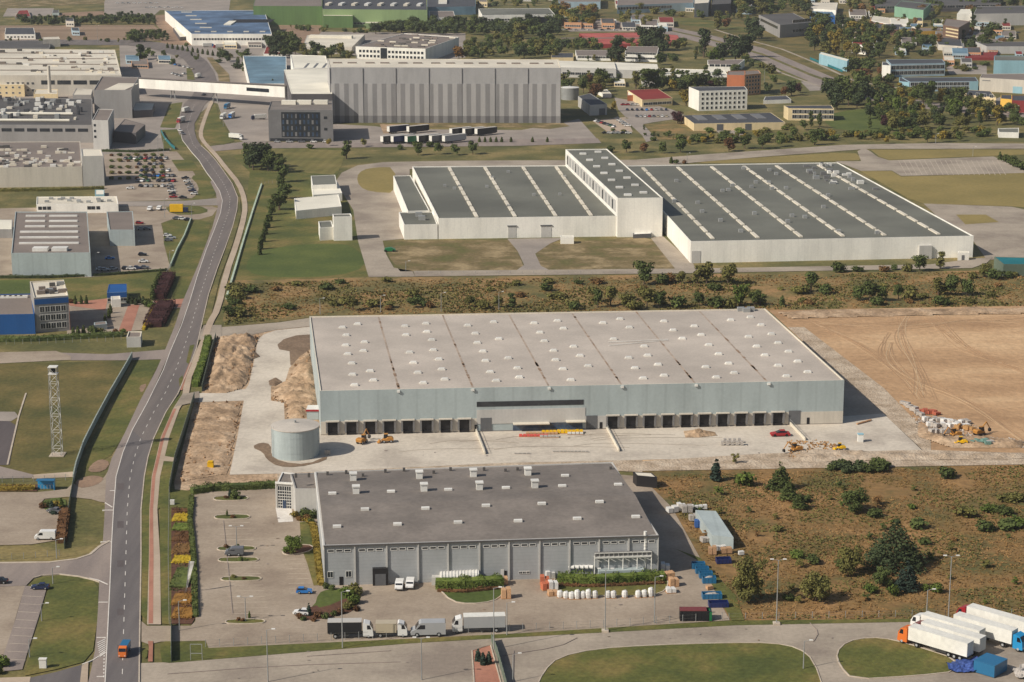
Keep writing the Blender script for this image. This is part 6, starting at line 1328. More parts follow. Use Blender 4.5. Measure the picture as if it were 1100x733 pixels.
hedge([(599, 630), (640, 631), (714, 627.5)], 1.2, .8, 'leaf_rust', 'low rusty border below the hedge of the cooling unit', dens=8)
hedge([(206, 531), (230, 527), (262, 526), (296, 524)], 3.0, 2.2, 'leaf_dark', 'dark hedge between the sand and the near car park', dens=8)
hedge([(170, 322), (176, 310), (181, 298)], 6.0, 3.0, 'leaf_purple', 'dark purple hedge block above the red brick exit', dens=7)
hedge([(165, 352), (171, 340), (178, 328)], 8.0, 2.6, 'leaf_purple', 'dark purple hedge block below the red brick exit', dens=7)
hedge([(154, 355), (160, 345), (165, 331)], 1.2, 1.0, 'leaf_bright', 'thin bright yellow hedge edging the brick paving', dens=7)
hedge([(0, 527), (20, 527), (38, 526)], 2.2, 1.5, 'leaf_yellow', 'yellowish clipped hedge behind the blue shelter at the left', dens=8)
hedge([(66, 584), (67.5, 570), (70, 552)], 2.6, 2.2, 'leaf_rust', 'dark reddish hedge right of the parked white van', dens=8)
hedge([(-10, 367), (40, 366), (75, 364), (133, 361)], 4.0, 1.8, 'leaf_dark', 'overgrown dark hedge along the wire fence below the blue office', dens=6)
hedge([(100, 297), (140, 294), (180, 291)], 1.6, 1.2, 'leaf_deep', 'thin dark hedge below the small car park', dens=6)
hedge([(0, 299), (50, 299), (96, 297)], 1.6, 1.4, 'leaf_deep', 'thin dark hedge below the skylight hall', dens=6)
hedge([(224, 366), (219, 388), (210, 416)], 2.4, 2.4, 'leaf_green', 'tall green hedge between the footpath and the upper dug sand', dens=8)
hedge([(110, 163), (150, 164), (182, 162)], 2.0, 1.6, 'leaf_deep', 'dark hedge along the top of the factory car park', dens=5)
hedge([(-10, 206), (60, 205), (112, 203)], 2.4, 1.6, 'leaf_olive', 'rough hedge at the foot of the cream walled hall', dens=5)
for y0, y1, mt, nm in ((548, 552, 'leaf_rust', 'dull red'), (553, 562, 'leaf_bright', 'upper bright yellow'), (563, 572, 'leaf_green', 'upper green'), (573, 584, 'leaf_rust', 'wide rusty red'), (585, 597, 'leaf_brown', 'brown'), (598, 607, 'leaf_bright', 'lower bright yellow'), (608, 636, 'leaf_dark', 'long dark green'), (638, 652, 'leaf_orange', 'golden orange'), (653, 667, 'leaf_orange', 'lowest rust-orange')):
    x0 = 186; x1 = 203 + (y0 - 548) * .05; ys = (y0 + y1) / 2; dep = (G(190, y0) - G(190, y1)).length
    hedge([(x0, ys), (x1, ys)], dep * .95, .8, mt, nm + ' band of shrubs in the bed beside the near car park', 'shrubs', int(y0), dens=6)
hedge([(206, 535), (204, 560), (208, 600), (210, 664)], 1.2, 1.1, 'leaf_dark', 'low clipped hedge along the left edge of the near car park')

# ---- uncountable ground plants
def tufts(name, poly, n, h0, h1, mat_, label, seed, thr=-1, sc=.08, w=.32):
    r = random.Random(seed); pts = [G(x, y) for x, y in poly]; P2 = [(p.x, p.y) for p in pts]
    x0, x1 = min(p[0] for p in P2), max(p[0] for p in P2); y0, y1 = min(p[1] for p in P2), max(p[1] for p in P2)
    mb = MB(); k = 0; t = 0
    while k < n and t < n * 8:
        t += 1; x = r.uniform(x0, x1); y = r.uniform(y0, y1)
        if not inpoly(x, y, P2): continue
        if noise.noise(Vector((x * sc, y * sc, seed))) < thr: continue
        k += 1; h = r.uniform(h0, h1)
        for _ in range(3):
            a = r.uniform(0, 6.28); dx, dy = math.cos(a) * w * r.uniform(.5, 1), math.sin(a) * w * r.uniform(.5, 1)
            lx, ly = r.gauss(0, .3), r.gauss(0, .3)
            mb.face([(x - dx, y - dy, 0.05), (x + dx, y + dy, 0.05), (x + lx + dx * .3, y + ly + dy * .3, h), (x + lx - dx * .5, y + ly - dy * .5, h * .8)])
    o = mb.build(name, mat_); o['kind'] = 'stuff'; o['label'] = label
sf = [(684, 512), (1130, 500), (1130, 664), (800, 666), (782, 640), (752, 588), (716, 532)]
tufts('dry_grass', sf, 12000, .12, .4, 'straw', 'dry straw-coloured tall grass over the scrub field', 1, -.35)
tufts('weeds', sf, 4500, .2, .6, 'weeds', 'greenish weeds growing in patches over the scrub field', 2, .0, .05)
st_ = [(250, 306), (396, 301), (742, 297), (1130, 292), (1130, 329), (800, 333), (332, 339), (300, 344), (242, 350)]
tufts('dry_grass', st_, 8000, .15, .6, 'straw', 'dry tall grass in the strip behind the new warehouse', 3, -.3, .05, .5)
tufts('weeds', st_, 4500, .3, .9, 'weeds', 'green weeds in the strip behind the new warehouse', 4, .0, .03, .6)
# ---- dug sand: real mounds
def mound_field(name, poly, res, amp, mat_, label, seed, sc=.12, layer=4):
    pts = [G(x, y) for x, y in poly]; P2 = [(p.x, p.y) for p in pts]
    x0, x1 = min(p[0] for p in P2), max(p[0] for p in P2); y0, y1 = min(p[1] for p in P2), max(p[1] for p in P2)
    nx = int((x1 - x0) / res) + 2; ny = int((y1 - y0) / res) + 2; mb = MB(); idx = {}
    def edge(x, y):
        dm = 1e9
        for i in range(len(P2)):
            a = Vector(P2[i]); b = Vector(P2[i - 1]); ab = b - a; t = max(0, min(1, (Vector((x, y)) - a).dot(ab) / max(ab.length_squared, 1e-6)))
            dm = min(dm, (Vector((x, y)) - a - ab * t).length)
        return dm
    for i in range(nx):
        for j in range(ny):
            x, y = x0 + i * res, y0 + j * res
            if not inpoly(x, y, P2): continue
            e = min(1, edge(x, y) / 3.0)
            z = (noise.noise(Vector((x * sc, y * sc, seed))) * .6 + .45 + .55 * abs(noise.noise(Vector((x * sc * 3, y * sc * 3, seed + 5)))) + .25 * noise.noise(Vector((x * sc * 9, y * sc * 9, seed + 9)))) * amp * e
            idx[(i, j)] = len(mb.v); mb.v.append((x, y, max(z, 0) + layer * LH + .01))
    for (i, j), k in idx.items():
        if (i + 1, j) in idx and (i + 1, j + 1) in idx and (i, j + 1) in idx:
            mb.f.append((k, idx[(i + 1, j)], idx[(i + 1, j + 1)], idx[(i, j + 1)])); mb.m.append(0)
    o = mb.build(name, mat_, smooth=True); o['kind'] = 'structure'; o['label'] = label
mound_field('sand_heap', [(232, 364), (262, 360), (278, 362), (273, 384), (267, 411), (260, 419), (245, 423), (219, 423)], .7, 2.6, 'sand', 'heaped dug sand between the hedge and the apron', 2, layer=5)
mound_field('sand_heap', [(212, 433), (260, 433), (254, 468), (246, 510), (192, 519), (200, 470)], .7, 1.0, 'sand', 'rutted dug sand left of the tank', 3, layer=5)
mound_field('sand_heap', [(322, 386), (332, 379), (341, 402), (345, 440), (330, 454), (308, 454), (306, 433), (292, 430), (292, 417), (308, 410)], .7, 2.4, 'sand', 'sand bank against the warehouse end wall', 4, layer=9)
CL = random.Random(8)
for nm, pl, n in (('upper', [(232, 364), (278, 362), (267, 411), (219, 423)], 420), ('lower', [(212, 433), (260, 433), (246, 510), (192, 519)], 420), ('end wall', [(322, 386), (332, 379), (345, 440), (330, 454), (292, 430)], 240)):
    tufts('soil_clods', pl, n // 2, .6, 1.6 if nm != 'lower' else .9, 'sand_dark', 'loose clods and roots on the ' + nm + ' dug sand', 40 + n, -.2, .15, .55)
mound_field('spoil_heap', [(288, 410), (296, 406), (304, 411), (296, 416), (289, 415)], .35, 1.6, 'earth_dark', 'small dark spoil heap on the apron', 5, .3, layer=8)
mound_field('spoil_heap', [(260, 384), (274, 378), (280, 384), (268, 388)], .35, 1.8, 'earth_dark', 'dark spoil heap beside the apron edge', 6, .3, layer=8)
mound_field('sand_heap', [(733, 464), (750, 462), (768, 465), (771, 469), (752, 471), (736, 471)], .35, 1.4, 'sand', 'flat heap of sand before the right docks', 7, .3, layer=8)
mound_field('spoil_bank', [(832, 336), (900, 333), (1120, 331), (1120, 338), (1000, 340), (900, 342), (850, 344)], 1.3, 1.2, 'sand', 'low bank of dug soil along the top of the building site', 8, .08, layer=5)
mound_field('rubble_bank', [(850, 482), (902, 484), (990, 488), (1100, 487), (1100, 494), (850, 498)], .6, 1.0, 'rubble', 'bank of rubble along the lower edge of the building site', 9, .25, layer=8)
mound_field('sand_heap', [(985, 452), (1010, 468), (1060, 470), (1100, 474), (1100, 482), (1020, 482), (985, 470)], .6, 1.4, 'sand', 'churned sand around the stacked building material', 10, .2, layer=7)
# ================================================================ VEHICLES
def wheel(parent, x, y, r=.33, w=.24):
    mb = MB(); mb.tube((x, y - w / 2, r), (x, y + w / 2, r), r, 12, mi=0); mb.tube((x, y - w / 2 - .01, r), (x, y + w / 2 + .01, r), r * .55, 8, mi=1)
    return mb.build('wheel', ['tyre', 'paint_silver'], parent)
def car_parts(L_=4.3, hatch=False, Wd=1.76):
    h = L_ / 2
    body = [(-h, .35), (-h + .05, .75), (-h + .25, .92), (h - 1.25, .92), (h - .2, .72), (h, .5), (h - .02, .25), (-h + .05, .25)]
    b = MB(); b.loft(body, -Wd / 2, Wd / 2)
    tail = -h + (.15 if hatch else .75)
    g = MB(); rr_ = [(tail, .90), (tail + .45, 1.36), (h - 2.15, 1.38), (h - 1.2, .90)]
    n = len(g.v); w0, w1 = Wd / 2 - .06, Wd / 2 - .26
    g.v += [(x, s * (w0 if z < 1 else w1), z) for s in (-1, 1) for x, z in rr_]
    for i in range(3): g.f.append((i, i + 1, i + 5, i + 4)); g.m.append(0)
    g.f += [(3, 2, 1, 0), (4, 5, 6, 7)]; g.m += [0, 0]
    t = MB(); t.box(tail + .42, -w1 - .02, 1.35, h - 2.1, w1 + .02, 1.44)
    return b, g, t
def join(dst, src, mi):
    n = len(dst.v); dst.v += src.v; dst.f += [tuple(i + n for i in f) for f in src.f]; dst.m += [mi] * len(src.f)
def make_car(hatch=False, L_=4.3):
    e = empty('parked_car', (0, 0, 0)); b, g, t = car_parts(L_, hatch)
    b.build('body', 'paint_white', e); g.build('window_glass', 'car_glass', e); t.build('roof', 'paint_white', e)
    for x in (-L_ * .3, L_ * .31):
        for y in (-.80, .80): wheel(e, x, y)
    for y in (-.62, .62):
        mb = MB(); mb.box(L_ / 2 - .12, y - .18, .5, L_ / 2 + .02, y + .18, .66); mb.build('headlight', 'metal_white', e)
        mb = MB(); mb.box(-L_ / 2 - .02, y - .16, .6, -L_ / 2 + .1, y + .16, .82); mb.build('tail_light', 'paint_red', e)
    proto_done(e); return e
CAR, HATCH = make_car(False, 4.5), make_car(True, 4.0)
def far_car_mesh(hatch):
    b, g, t = car_parts(4.4 if not hatch else 4.0, hatch); m_ = MB(); join(m_, b, 0); join(m_, g, 1); join(m_, t, 0)
    w = MB()
    for x in (-1.3, 1.35):
        for y in (-.8, .8): w.tube((x, y - .12, .33), (x, y + .12, .33), .33, 8)
    join(m_, w, 2); return m_.mesh('parked_car', ['paint_white', 'car_glass', 'tyre'])
FARCAR = [far_car_mesh(False), far_car_mesh(True)]
CN = dict(white='white', silver='silver', black='black', navy='dark blue', blue='blue', red='red', gray='grey', green='green', beige='beige', orange='orange', cyan='sky blue', yellow='yellow')
def car(px, py, az, col, label, hatch=False, group=None):
    return dup(HATCH if hatch else CAR, G(px, py) + Vector((0, 0, .3)), R(az), label=label, group=group, remat={'paint_white': 'paint_' + col}) if not tagc(label) else None
def tagc(l): return False
def farcar(px, py, az, col, label, group, hatch=False):
    o = bpy.data.objects.new('parked_car', FARCAR[hatch]); COL.objects.link(o); o.location = G(px, py) + Vector((0, 0, .24)); o.rotation_euler.z = R(az)
    o.material_slots[0].link = 'OBJECT'; o.material_slots[0].material = MATS['paint_' + col]
    tag(o, label, 'car', group); return o
for q in (CAR, HATCH): q['category'] = 'car'
VR = random.Random(11)
def carrow(pts, az, where, group, cols=None):
    pts = sorted(pts)
    for i, (x, y) in enumerate(pts):
        c = VR.choice(cols or ['white', 'silver', 'black', 'navy', 'gray', 'silver', 'black', 'red', 'blue', 'green', 'gray', 'black', 'beige'])
        farcar(x, y, az + VR.uniform(-3, 3), c, f'{CN[c]} car, {ordw(i)} from the left {where}', group, VR.random() < .5)
for r_, (y, x0, x1, n) in enumerate([(171.5, 135, 178, 9), (177.5, 150, 178, 6), (184.5, 152, 181, 6), (190, 152, 186, 8), (195.5, 148, 187, 8), (201, 152, 175, 5)]):
    carrow([(x0 + (x1 - x0) * k / (n - 1) + VR.uniform(-.5, .5), y) for k in range(n) if VR.random() > .08], 78 if r_ % 2 else 258, f'in the {ON[r_]} row of the factory car park', 'cars in the factory car park')
def carcol(pts, az, where, group, cols):
    for i, (x, y) in enumerate(pts): farcar(x, y, az, cols[i % len(cols)], f'{CN[cols[i % len(cols)]]} car, {ordw(i)} from the top {where}', group, i % 2)
carcol([(182.5 + k * .9, 200 + k * 3.2) for k in range(5)], 185, 'in the short column of the factory car park', 'cars in the factory car park', ['silver', 'gray', 'white', 'black', 'red'])
carcol([(199 + k * 1.9, 192.5 + k * 3.4) for k in range(6)], 188, 'in the right column of the factory car park', 'cars in the factory car park', ['black', 'white', 'gray', 'silver', 'navy', 'white'])
farcar(140, 203.5, 185, 'white', 'white car parked alone at the lower left of the factory car park', 'cars in the factory car park')
farcar(196.5, 213.5, 5, 'black', 'black car alone at the lower edge of the factory car park', 'cars in the factory car park')
for i, (x, y, a, c, w) in enumerate([(118, 279, 10, 'blue', 'in the shade right of the skylight hall'), (122, 290.5, 40, 'silver', 'in the shade near the lower lamp of the small car park'), (108, 291, 5, 'white', 'at the foot of the skylight hall'), (113, 291.5, 5, 'silver', 'second from the skylight hall along the lower kerb'), (92, 293, 5, 'gray', 'in front of the skylight hall'),
        (153, 275, 5, 'black', 'nose to the upper grass strip in the small car park'), (154, 282.5, 5, 'white', 'nose to the lower grass strip in the small car park'), (135.5, 290, 5, 'black', 'first on the lower kerb of the small car park'), (141, 290, 5, 'white', 'between two dark cars on the lower kerb'), (148, 289.5, 5, 'navy', 'third on the lower kerb of the small car park'), (155, 289, 5, 'gray', 'last on the lower kerb of the small car park'),
        (180, 254.5, 5, 'white', 'on the verge bay right of the small car park'), (184, 257, 5, 'silver', 'on the verge bay, nearer the fence'), (181, 259.5, 5, 'gray', 'lowest on the verge bay right of the small car park'), (190, 236, 0, 'gray', 'at the barrier of the small car park entrance'), (196, 236.5, 0, 'white', 'second at the small car park entrance'), (202, 237.5, 0, 'black', 'leaving the small car park onto the verge'), (150, 241, 5, 'red', 'by the planting at the top of the small car park'), (152, 247.5, 5, 'silver', 'at the upper edge of the large shadow in the small car park'), (158, 247.5, 5, 'gray', 'right of the silver one by the large shadow')]):
    farcar(x, y, a, c, f'{CN[c]} car {w}', 'cars around the small left car park', i % 2)
carrow([(158 + k * 4.6, 9 - (k % 2) * .6) for k in range(9)], 5, 'in the upper concrete yard at the top left', 'cars in the top left concrete yard', ['white', 'white', 'silver'])
carrow([(126 + k * 6, 4) for k in range(8)], 5, 'in the topmost row of the upper left yard', 'cars in the top left concrete yard', ['white', 'white', 'silver'])
carrow([(640 + k * 3.2, 131 + k * 1.0) for k in range(7)], 250, 'on the left side of the gravel lot', 'cars around the gravel lot')
carrow([(662 + k * 3.0, 128.5 + k * 1.9) for k in range(5)], 170, 'on the right side of the gravel lot', 'cars around the gravel lot', ['white', 'silver', 'gray', 'white'])
carrow([(650 + k * 5, 144) for k in range(6)], 5, 'below the gravel lot', 'cars around the gravel lot', ['silver', 'white', 'black', 'gray'])
carrow([(674 + k * 5.2, 119) for k in range(9)], 80, 'in front of the red roofed restaurant', 'cars before the restaurant')
carrow([(684 + k * 4.6, 126) for k in range(8)], 80, 'in the second row before the restaurant', 'cars before the restaurant')
carrow([(670 + k * 5, 113.5) for k in range(4)], 10, 'beside the restaurant porch', 'cars before the restaurant', ['white', 'silver', 'red'])
carrow([(170 + k * 4.6, 66 + k * 1.1) for k in range(9)], 80, 'in the lot above the footbridge', 'cars in the lot above the footbridge')
carrow([(186 + k * 4, 80 + (k % 3) * 1.2) for k in range(4)], 60, 'in the lower lot above the footbridge', 'cars in the lot above the footbridge', ['white', 'silver'])
carrow([(298 + k * 13, 153.5) for k in range(5)], 0, 'along the kerb before the glass fronted office', 'cars before the glass fronted office', ['white', 'gray', 'white', 'silver'])
carrow([(990 + k * 6, 42 + (k % 2) * 1.5) for k in range(9)], 20, 'in the yard behind the pale blue school', 'cars in the town yards', ['white', 'silver', 'gray', 'red', 'white'])
carrow([(1040 + k * 6, 36 + (k % 3) * 1.3) for k in range(10)], 20, 'in the yard below the wide grey depot', 'cars in the town yards', ['white', 'silver', 'gray', 'white', 'orange'])
carrow([(598 + k * 7, 32 + (k % 2)) for k in range(12)], 15, 'in the bare lot above the long red roof', 'cars in the lot above the red roof', ['white', 'silver', 'gray', 'black', 'red'])
carrow([(1060 + k * 9, 121.5) for k in range(4)], 5, 'in front of the yellow house and crimson shop', 'cars by the crimson shop', ['gray', 'black', 'silver'])
farcar(193.5, 141.5, 300, 'white', 'white car on the left lay-by of the main road below the red lorry', 'cars on the main road'); farcar(196.5, 145, 300, 'gray', 'grey car right behind the white car on the main road lay-by', 'cars on the main road')
farcar(911, 94, -22, 'black', 'black car driving on the avenue near the school', 'cars on the avenue')
farcar(219, 103, 250, 'black', 'dark car on the main road under the white footbridge', 'cars on the main road')
# near cars
car(327, 638, 2, 'blue', 'bright blue hatchback parked at the end of the bay left of the near hall', True)
car(43.5, 633.5, 182, 'navy', 'dark navy car at the top of the dark parking strip, lower left')
car(324, 661, 170, 'white', 'white car half hidden by shrubs below the blue hatchback', True)
car(59, 551.5, 160, 'gray', 'dark grey car behind the shrubs of the round bed at the left')
car(-1, 627.5, 182, 'black', 'black car cut by the left edge beside the side street')
# ---- vans
def make_van(L_=5.6, H_=2.35):
    e = empty('delivery_van', (0, 0, 0)); h = L_ / 2; b = MB()
    b.loft([(-h, .35), (-h, H_ - .1), (-h + .1, H_), (h - 1.7, H_), (h - 1.35, H_ - .15), (h - .75, 1.25), (h - .1, .95), (h, .6), (h, .32)], -.98, .98); b.build('body', 'paint_white', e)
    g = MB(); g.loft([(h - 1.42, H_ - .22), (h - .80, 1.30), (h - .72, 1.33), (h - 1.33, H_ - .19)], -.85, .85); g.build('windscreen', 'car_glass', e)
    for s in (-1, 1):
        g = MB(); y = s * .985; g.loft([(h - 2.3, 1.3), (h - 2.3, H_ - .35), (h - 1.55, H_ - .35), (h - .95, 1.3)], min(y, y + .01 * s), max(y, y + .01 * s)); g.build('side_window', 'car_glass', e)
        mb = MB(); mb.box(h - .06, s * .7 - .18, .62, h + .02, s * .7 + .18, .85); mb.build('headlight', 'metal_white', e)
        for x in (-h + 1.1, h - 1.0): wheel(e, x, s * .9, .36)
    b = MB(); b.box(h - .1, -.95, .3, h + .04, .95, .5); b.build('bumper', 'chassis', e)
    e['category'] = 'van'; proto_done(e); return e
VAN, SVAN = make_van(), make_van(4.3, 1.85)
def van(px, py, az, col, label, small=False, s=1.0): return dup(SVAN if small else VAN, G(px, py) + Vector((0, 0, .28)), R(az), scale=s, label=label, remat={'paint_white': 'paint_' + col})
van(49, 580, 181, 'white', 'white van parked in front of the dark red hedge at the left')
van(252, 597, 181, 'gray', 'dark silver people carrier between two islands of the near car park', True, 1.12)
van(429, 633, 268, 'white', 'left one of two small white vans nose out before the near hall', True)
van(440.5, 631.5, 268, 'white', 'right one of two small white vans nose out before the near hall', True)
van(460, 683, 183, 'silver', 'silver van parked behind the white rigid lorry', False, 1.45)
van(161, 226.5, 265, 'white', 'left one of two white vans standing by the small car park', True); van(171, 226, 265, 'white', 'right one of two white vans standing by the small car park', True)
# ---- lorries
def cab(e, x, col='paint_white', W_=2.45, H_=3.0, z0=.55):
    b = MB(); b.loft([(x, z0), (x, z0 + H_ - .2), (x + .3, z0 + H_), (x + 1.5, z0 + H_ - .35), (x + 2.1, z0 + H_ * .55), (x + 2.25, z0 + .2), (x + 2.2, z0 - .1), (x, z0 - .1)], -W_ / 2, W_ / 2)
    c = b.build('cab', col, e)
    g = MB(); g.loft([(x + 1.55, z0 + H_ - .42), (x + 2.12, z0 + H_ * .56), (x + 2.18, z0 + H_ * .56), (x + 1.62, z0 + H_ - .42)], -W_ / 2 + .12, W_ / 2 - .12); g.build('windscreen', 'car_glass', c)
    for s in (-1, 1):
        y = s * (W_ / 2 + .004); g = MB(); g.loft([(x + .9, z0 + H_ * .5), (x + .9, z0 + H_ * .82), (x + 1.5, z0 + H_ * .82), (x + 1.85, z0 + H_ * .5)], min(y, y + .01 * s), max(y, y + .01 * s)); g.build('side_window', 'car_glass', c)
        g = MB(); g.box(x + 2.2, s * .9 - .18, z0 + .2, x + 2.28, s * .9 + .18, z0 + .45); g.build('headlight', 'metal_white', c)
    return c
def make_lorry(box_l, box_h=2.6, boxm='white_box', side=None, W_=2.5, semi=False, cabm='paint_white'):
    """front points to +x, origin at the middle"""
    T = box_l + 2.6; e = empty('lorry', (0, 0, 0)); x0 = -T / 2; zb = 1.15
    b = MB(); b.box(x0, -W_ / 2, zb, x0 + box_l, W_ / 2, zb + box_h); tr = b.build('cargo_box', side or boxm, e)
    t = MB(); t.box(x0 - .02, -W_ / 2 - .02, zb + box_h, x0 + box_l + .02, W_ / 2 + .02, zb + box_h + .08); t.build('box_roof', boxm, tr)
    t = MB(); t.box(x0 - .05, -W_ / 2 + .08, zb + .08, x0 - .02, -.03, zb + box_h - .08); t.box(x0 - .05, .03, zb + .08, x0 - .02, W_ / 2 - .08, zb + box_h - .08); t.build('rear_door', boxm if side is None else side, tr)
    c = MB(); c.box(x0 + .2, -.45, .7, T / 2 - .5, .45, 1.12)
    for s in (-1, 1): c.box(x0 + box_l * .35, s * 1.1 - .04, .5, x0 + box_l * .62, s * 1.1 + .04, 1.0)
    c.build('chassis', 'chassis', e)
    cab(e, T / 2 - 2.3, cabm)
    ax = [x0 + 1.6, x0 + 2.9, x0 + 4.2] if semi else [x0 + box_l * .22]
    ax += [T / 2 - 4.6] if semi else []
    for x in ax + [T / 2 - 1.1]:
        for y in (-1.05, 1.05): wheel(e, x, y, .5, .34)
    e['category'] = 'lorry'; proto_done(e); return e
RIG = make_lorry(7.0); SMALLR = make_lorry(4.8, 2.2, 'paint_beige'); BLK = make_lorry(7.4, 2.6, 'paint_tanbox', 'paint_black'); SEMI = make_lorry(13.6, 2.8, semi=True)
def lorry(p, px, py, az, label, remat=None, s=1.0, group=None): return dup(p, G(px, py) + Vector((0, 0, .27)), R(az), scale=s, label=label, remat=remat, group=group)
lorry(BLK, 377, 685, 2, 'lorry with black curtain side and white cab, left end of the parked line', s=1.06)
lorry(SMALLR, 421, 684, 1, 'short lorry with beige box right behind the black curtain sided one')
lorry(make_lorry(9.2, 2.6, 'white_box', 'paint_silver'), 514, 679, 184, 'white cabbed lorry with long pale grey box, right end of the parked line', s=1.06)
lorry(SMALLR, 134, 704, 268, 'small orange lorry with blue load driving down the main road', {'paint_white': 'paint_orange', 'paint_beige': 'paint_lorryblue'}, .72)
# semi-trailers lower right
A_, B_ = G(1034, 709), G(974, 691); dv = (B_ - A_).normalized(); azs = math.degrees(math.atan2(dv.y, dv.x)); side_v = Vector((dv.y, -dv.x, 0))
mid0 = (A_ + B_) / 2
for k, (off, fwd, cm, lab) in enumerate([(0, 0, 'paint_orange', 'semi-trailer lorry with orange cab and white trailer, frontmost in the row'), (4.4, -.6, 'paint_darkred', 'white semi-trailer lorry next behind the orange cabbed one'), (8.6, 2.0, 'paint_white', 'third white semi-trailer lorry from the orange cab')]):
    p = mid0 + side_v * off + dv * fwd; dup(SEMI, (p.x, p.y, .27), R(azs), label=lab, remat={'paint_white': cm}, scale=1.13)
p = mid0 + side_v * 13.6 - dv * 6.5; dup(SEMI, (p.x, p.y, .27), R(azs + 180), label='semi-trailer lorry with bright blue cab facing the camera', remat={'paint_white': 'paint_cyan'}, scale=1.12)
p = mid0 + side_v * 20.5 - dv * 3; dup(SEMI, (p.x, p.y, .27), R(azs), label='white semi-trailer lorry with red cab, cut by the right edge', remat={'paint_white': 'paint_red'}, scale=1.12)

ct = empty('freight_container', G(1064, 722), 'blue metal container standing beside the crumpled blue tarpaulin', 'container'); ct.rotation_euler.z = R(azs + 90)
ORI[ct.name] = Vector((0, 0, 0)); mb = MB(); mb.box(-2.6, -2.6, .3, 3.0, 2.6, 3.0); mb.build('body', 'paint_lorryblue', ct)
mb = MB(); mb.box(-2.65, -2.65, 3.0, 3.05, 2.65, 3.1); mb.build('lid', 'paint_lorryblue', ct)
for k in range(9):
    mb = MB(); x = -2.4 + k * .62; mb.box(x, -2.68, .4, x + .12, -2.6, 2.9); mb.build('rib', 'paint_lorryblue', ct)
def heap(name, poly, hmax, mat_, label, cat, seed, res=.5, sc=.5):
    pts = [G(x, y) for x, y in poly]; P2 = [(q.x, q.y) for q in pts]; c = sum(pts, Vector()) / len(pts); r = random.Random(seed); mb = MB(); idx = {}
    x0, x1 = min(q[0] for q in P2), max(q[0] for q in P2); y0, y1 = min(q[1] for q in P2), max(q[1] for q in P2); nx, ny = int((x1 - x0) / res) + 2, int((y1 - y0) / res) + 2
    for i in range(nx):
        for j in range(ny):
            x, y = x0 + i * res, y0 + j * res
            if inpoly(x, y, P2): idx[(i, j)] = len(mb.v); mb.v.append((x, y, .25 + hmax * max(0.05, .5 + noise.noise(Vector((x * sc, y * sc, seed))) + .5 * noise.noise(Vector((x * 2.1, y * 2.1, seed))))))
    for (i, j), k in idx.items():
        if (i + 1, j) in idx and (i + 1, j + 1) in idx and (i, j + 1) in idx: mb.f.append((k, idx[(i + 1, j)], idx[(i + 1, j + 1)], idx[(i, j + 1)])); mb.m.append(0)
    return tag(mb.build(name, mat_), label, cat)
heap('tarpaulin', [(1013, 714), (1030, 711), (1050, 709), (1056, 718), (1057, 724), (1020, 725)], .9, 'tarp', 'crumpled blue tarpaulin lying on the grass before the blue container', 'tarpaulin', 3)
heap('scrap_heap', [(1085, 720), (1110, 716), (1110, 732), (1090, 731)], 1.2, 'gray_debris', 'heap of pale scrap and timber at the lower right corner', 'scrap heap', 4)
# distant lorries
TRL = make_lorry(9.5, 2.9)
for i, (x, y, az, cm, bm, lab) in enumerate([(194.5, 132, 255, 'red', None, 'red cabbed lorry with white box on the main road'), (200, 121, 75, 'white', None, 'white and green lorry on the main road above the red cabbed one'), (240, 128, 262, 'white', None, 'white lorry on the left of the pair in the concrete yard'), (249, 127, 262, 'blue', None, 'blue and white lorry on the right of the pair in the concrete yard'), (244, 117, 262, 'lorryblue', 'lorryblue', 'blue lorry parked above the pair in the concrete yard'), (254, 150, -30, 'white', None, 'lone white lorry turning in the concrete yard'), (278, 129, 200, 'navy', None, 'white lorry with dark blue cab beside the glass fronted office'), (235, 52, 200, 'red', None, 'lorry with white box and red cab before the blue roofed plant'), (224, 51, 20, 'blue', None, 'blue and white lorry before the blue roofed plant'), (213, 84, 80, 'white', None, 'white lorry above the footbridge on the main road')]):
    rm = {'paint_white': 'paint_' + cm}
    if bm: rm['white_box'] = 'paint_' + bm
    lorry(TRL, x, y, az, lab, rm, .85)
def make_trailer():
    e = empty('box_trailer', (0, 0, 0)); b = MB(); b.box(-6.5, -1.25, 1.1, 6.5, 1.25, 3.9); b.build('cargo_box', 'paint_black', e)
    b = MB(); b.box(-6.55, -1.28, 3.9, 6.55, 1.28, 4.0); b.build('box_roof', 'paint_tanbox', e)
    b = MB(); b.box(-6.56, -1.2, 1.15, -6.5, 1.2, 3.85); b.build('rear_door', 'white_box', e)
    b = MB(); b.box(-6.2, -.5, .7, 6.2, .5, 1.1); b.build('chassis', 'chassis', e)
    for x in (-4.8, -3.5, -2.2):
        for y in (-1, 1): wheel(e, x, y, .5, .34)
    e['category'] = 'trailer'; proto_done(e); return e
TR_ = make_trailer()
for i, (x, y, c, d_) in enumerate([(422, 154, 'black', 'silver'), (433, 154, 'darkblue', 'white'), (448, 154, 'skipgreen', 'green'), (460, 153.5, 'black', 'darkred'), (474, 153.5, 'gray', 'white'), (488, 153.5, 'silver', 'silver')]):
    dup(TR_, G(x, y) + Vector((0, 0, .15)), R(38), scale=1.25, label=f'{ordw(i)} box trailer from the left in the front row of the trailer yard', group='box trailers in the trailer yard', remat={'paint_black': 'paint_' + c})
for i, (x, y, c) in enumerate([(428, 143, 'navy'), (449, 143, 'black'), (495, 145.5, 'black'), (509, 145.5, 'black'), (522, 145.5, 'black')]):
    dup(TR_, G(x, y) + Vector((0, 0, .15)), R(38), scale=1.2, label=f'{ordw(i)} box trailer from the left in the back row of the trailer yard', group='box trailers in the trailer yard', remat={'paint_black': 'paint_' + c})
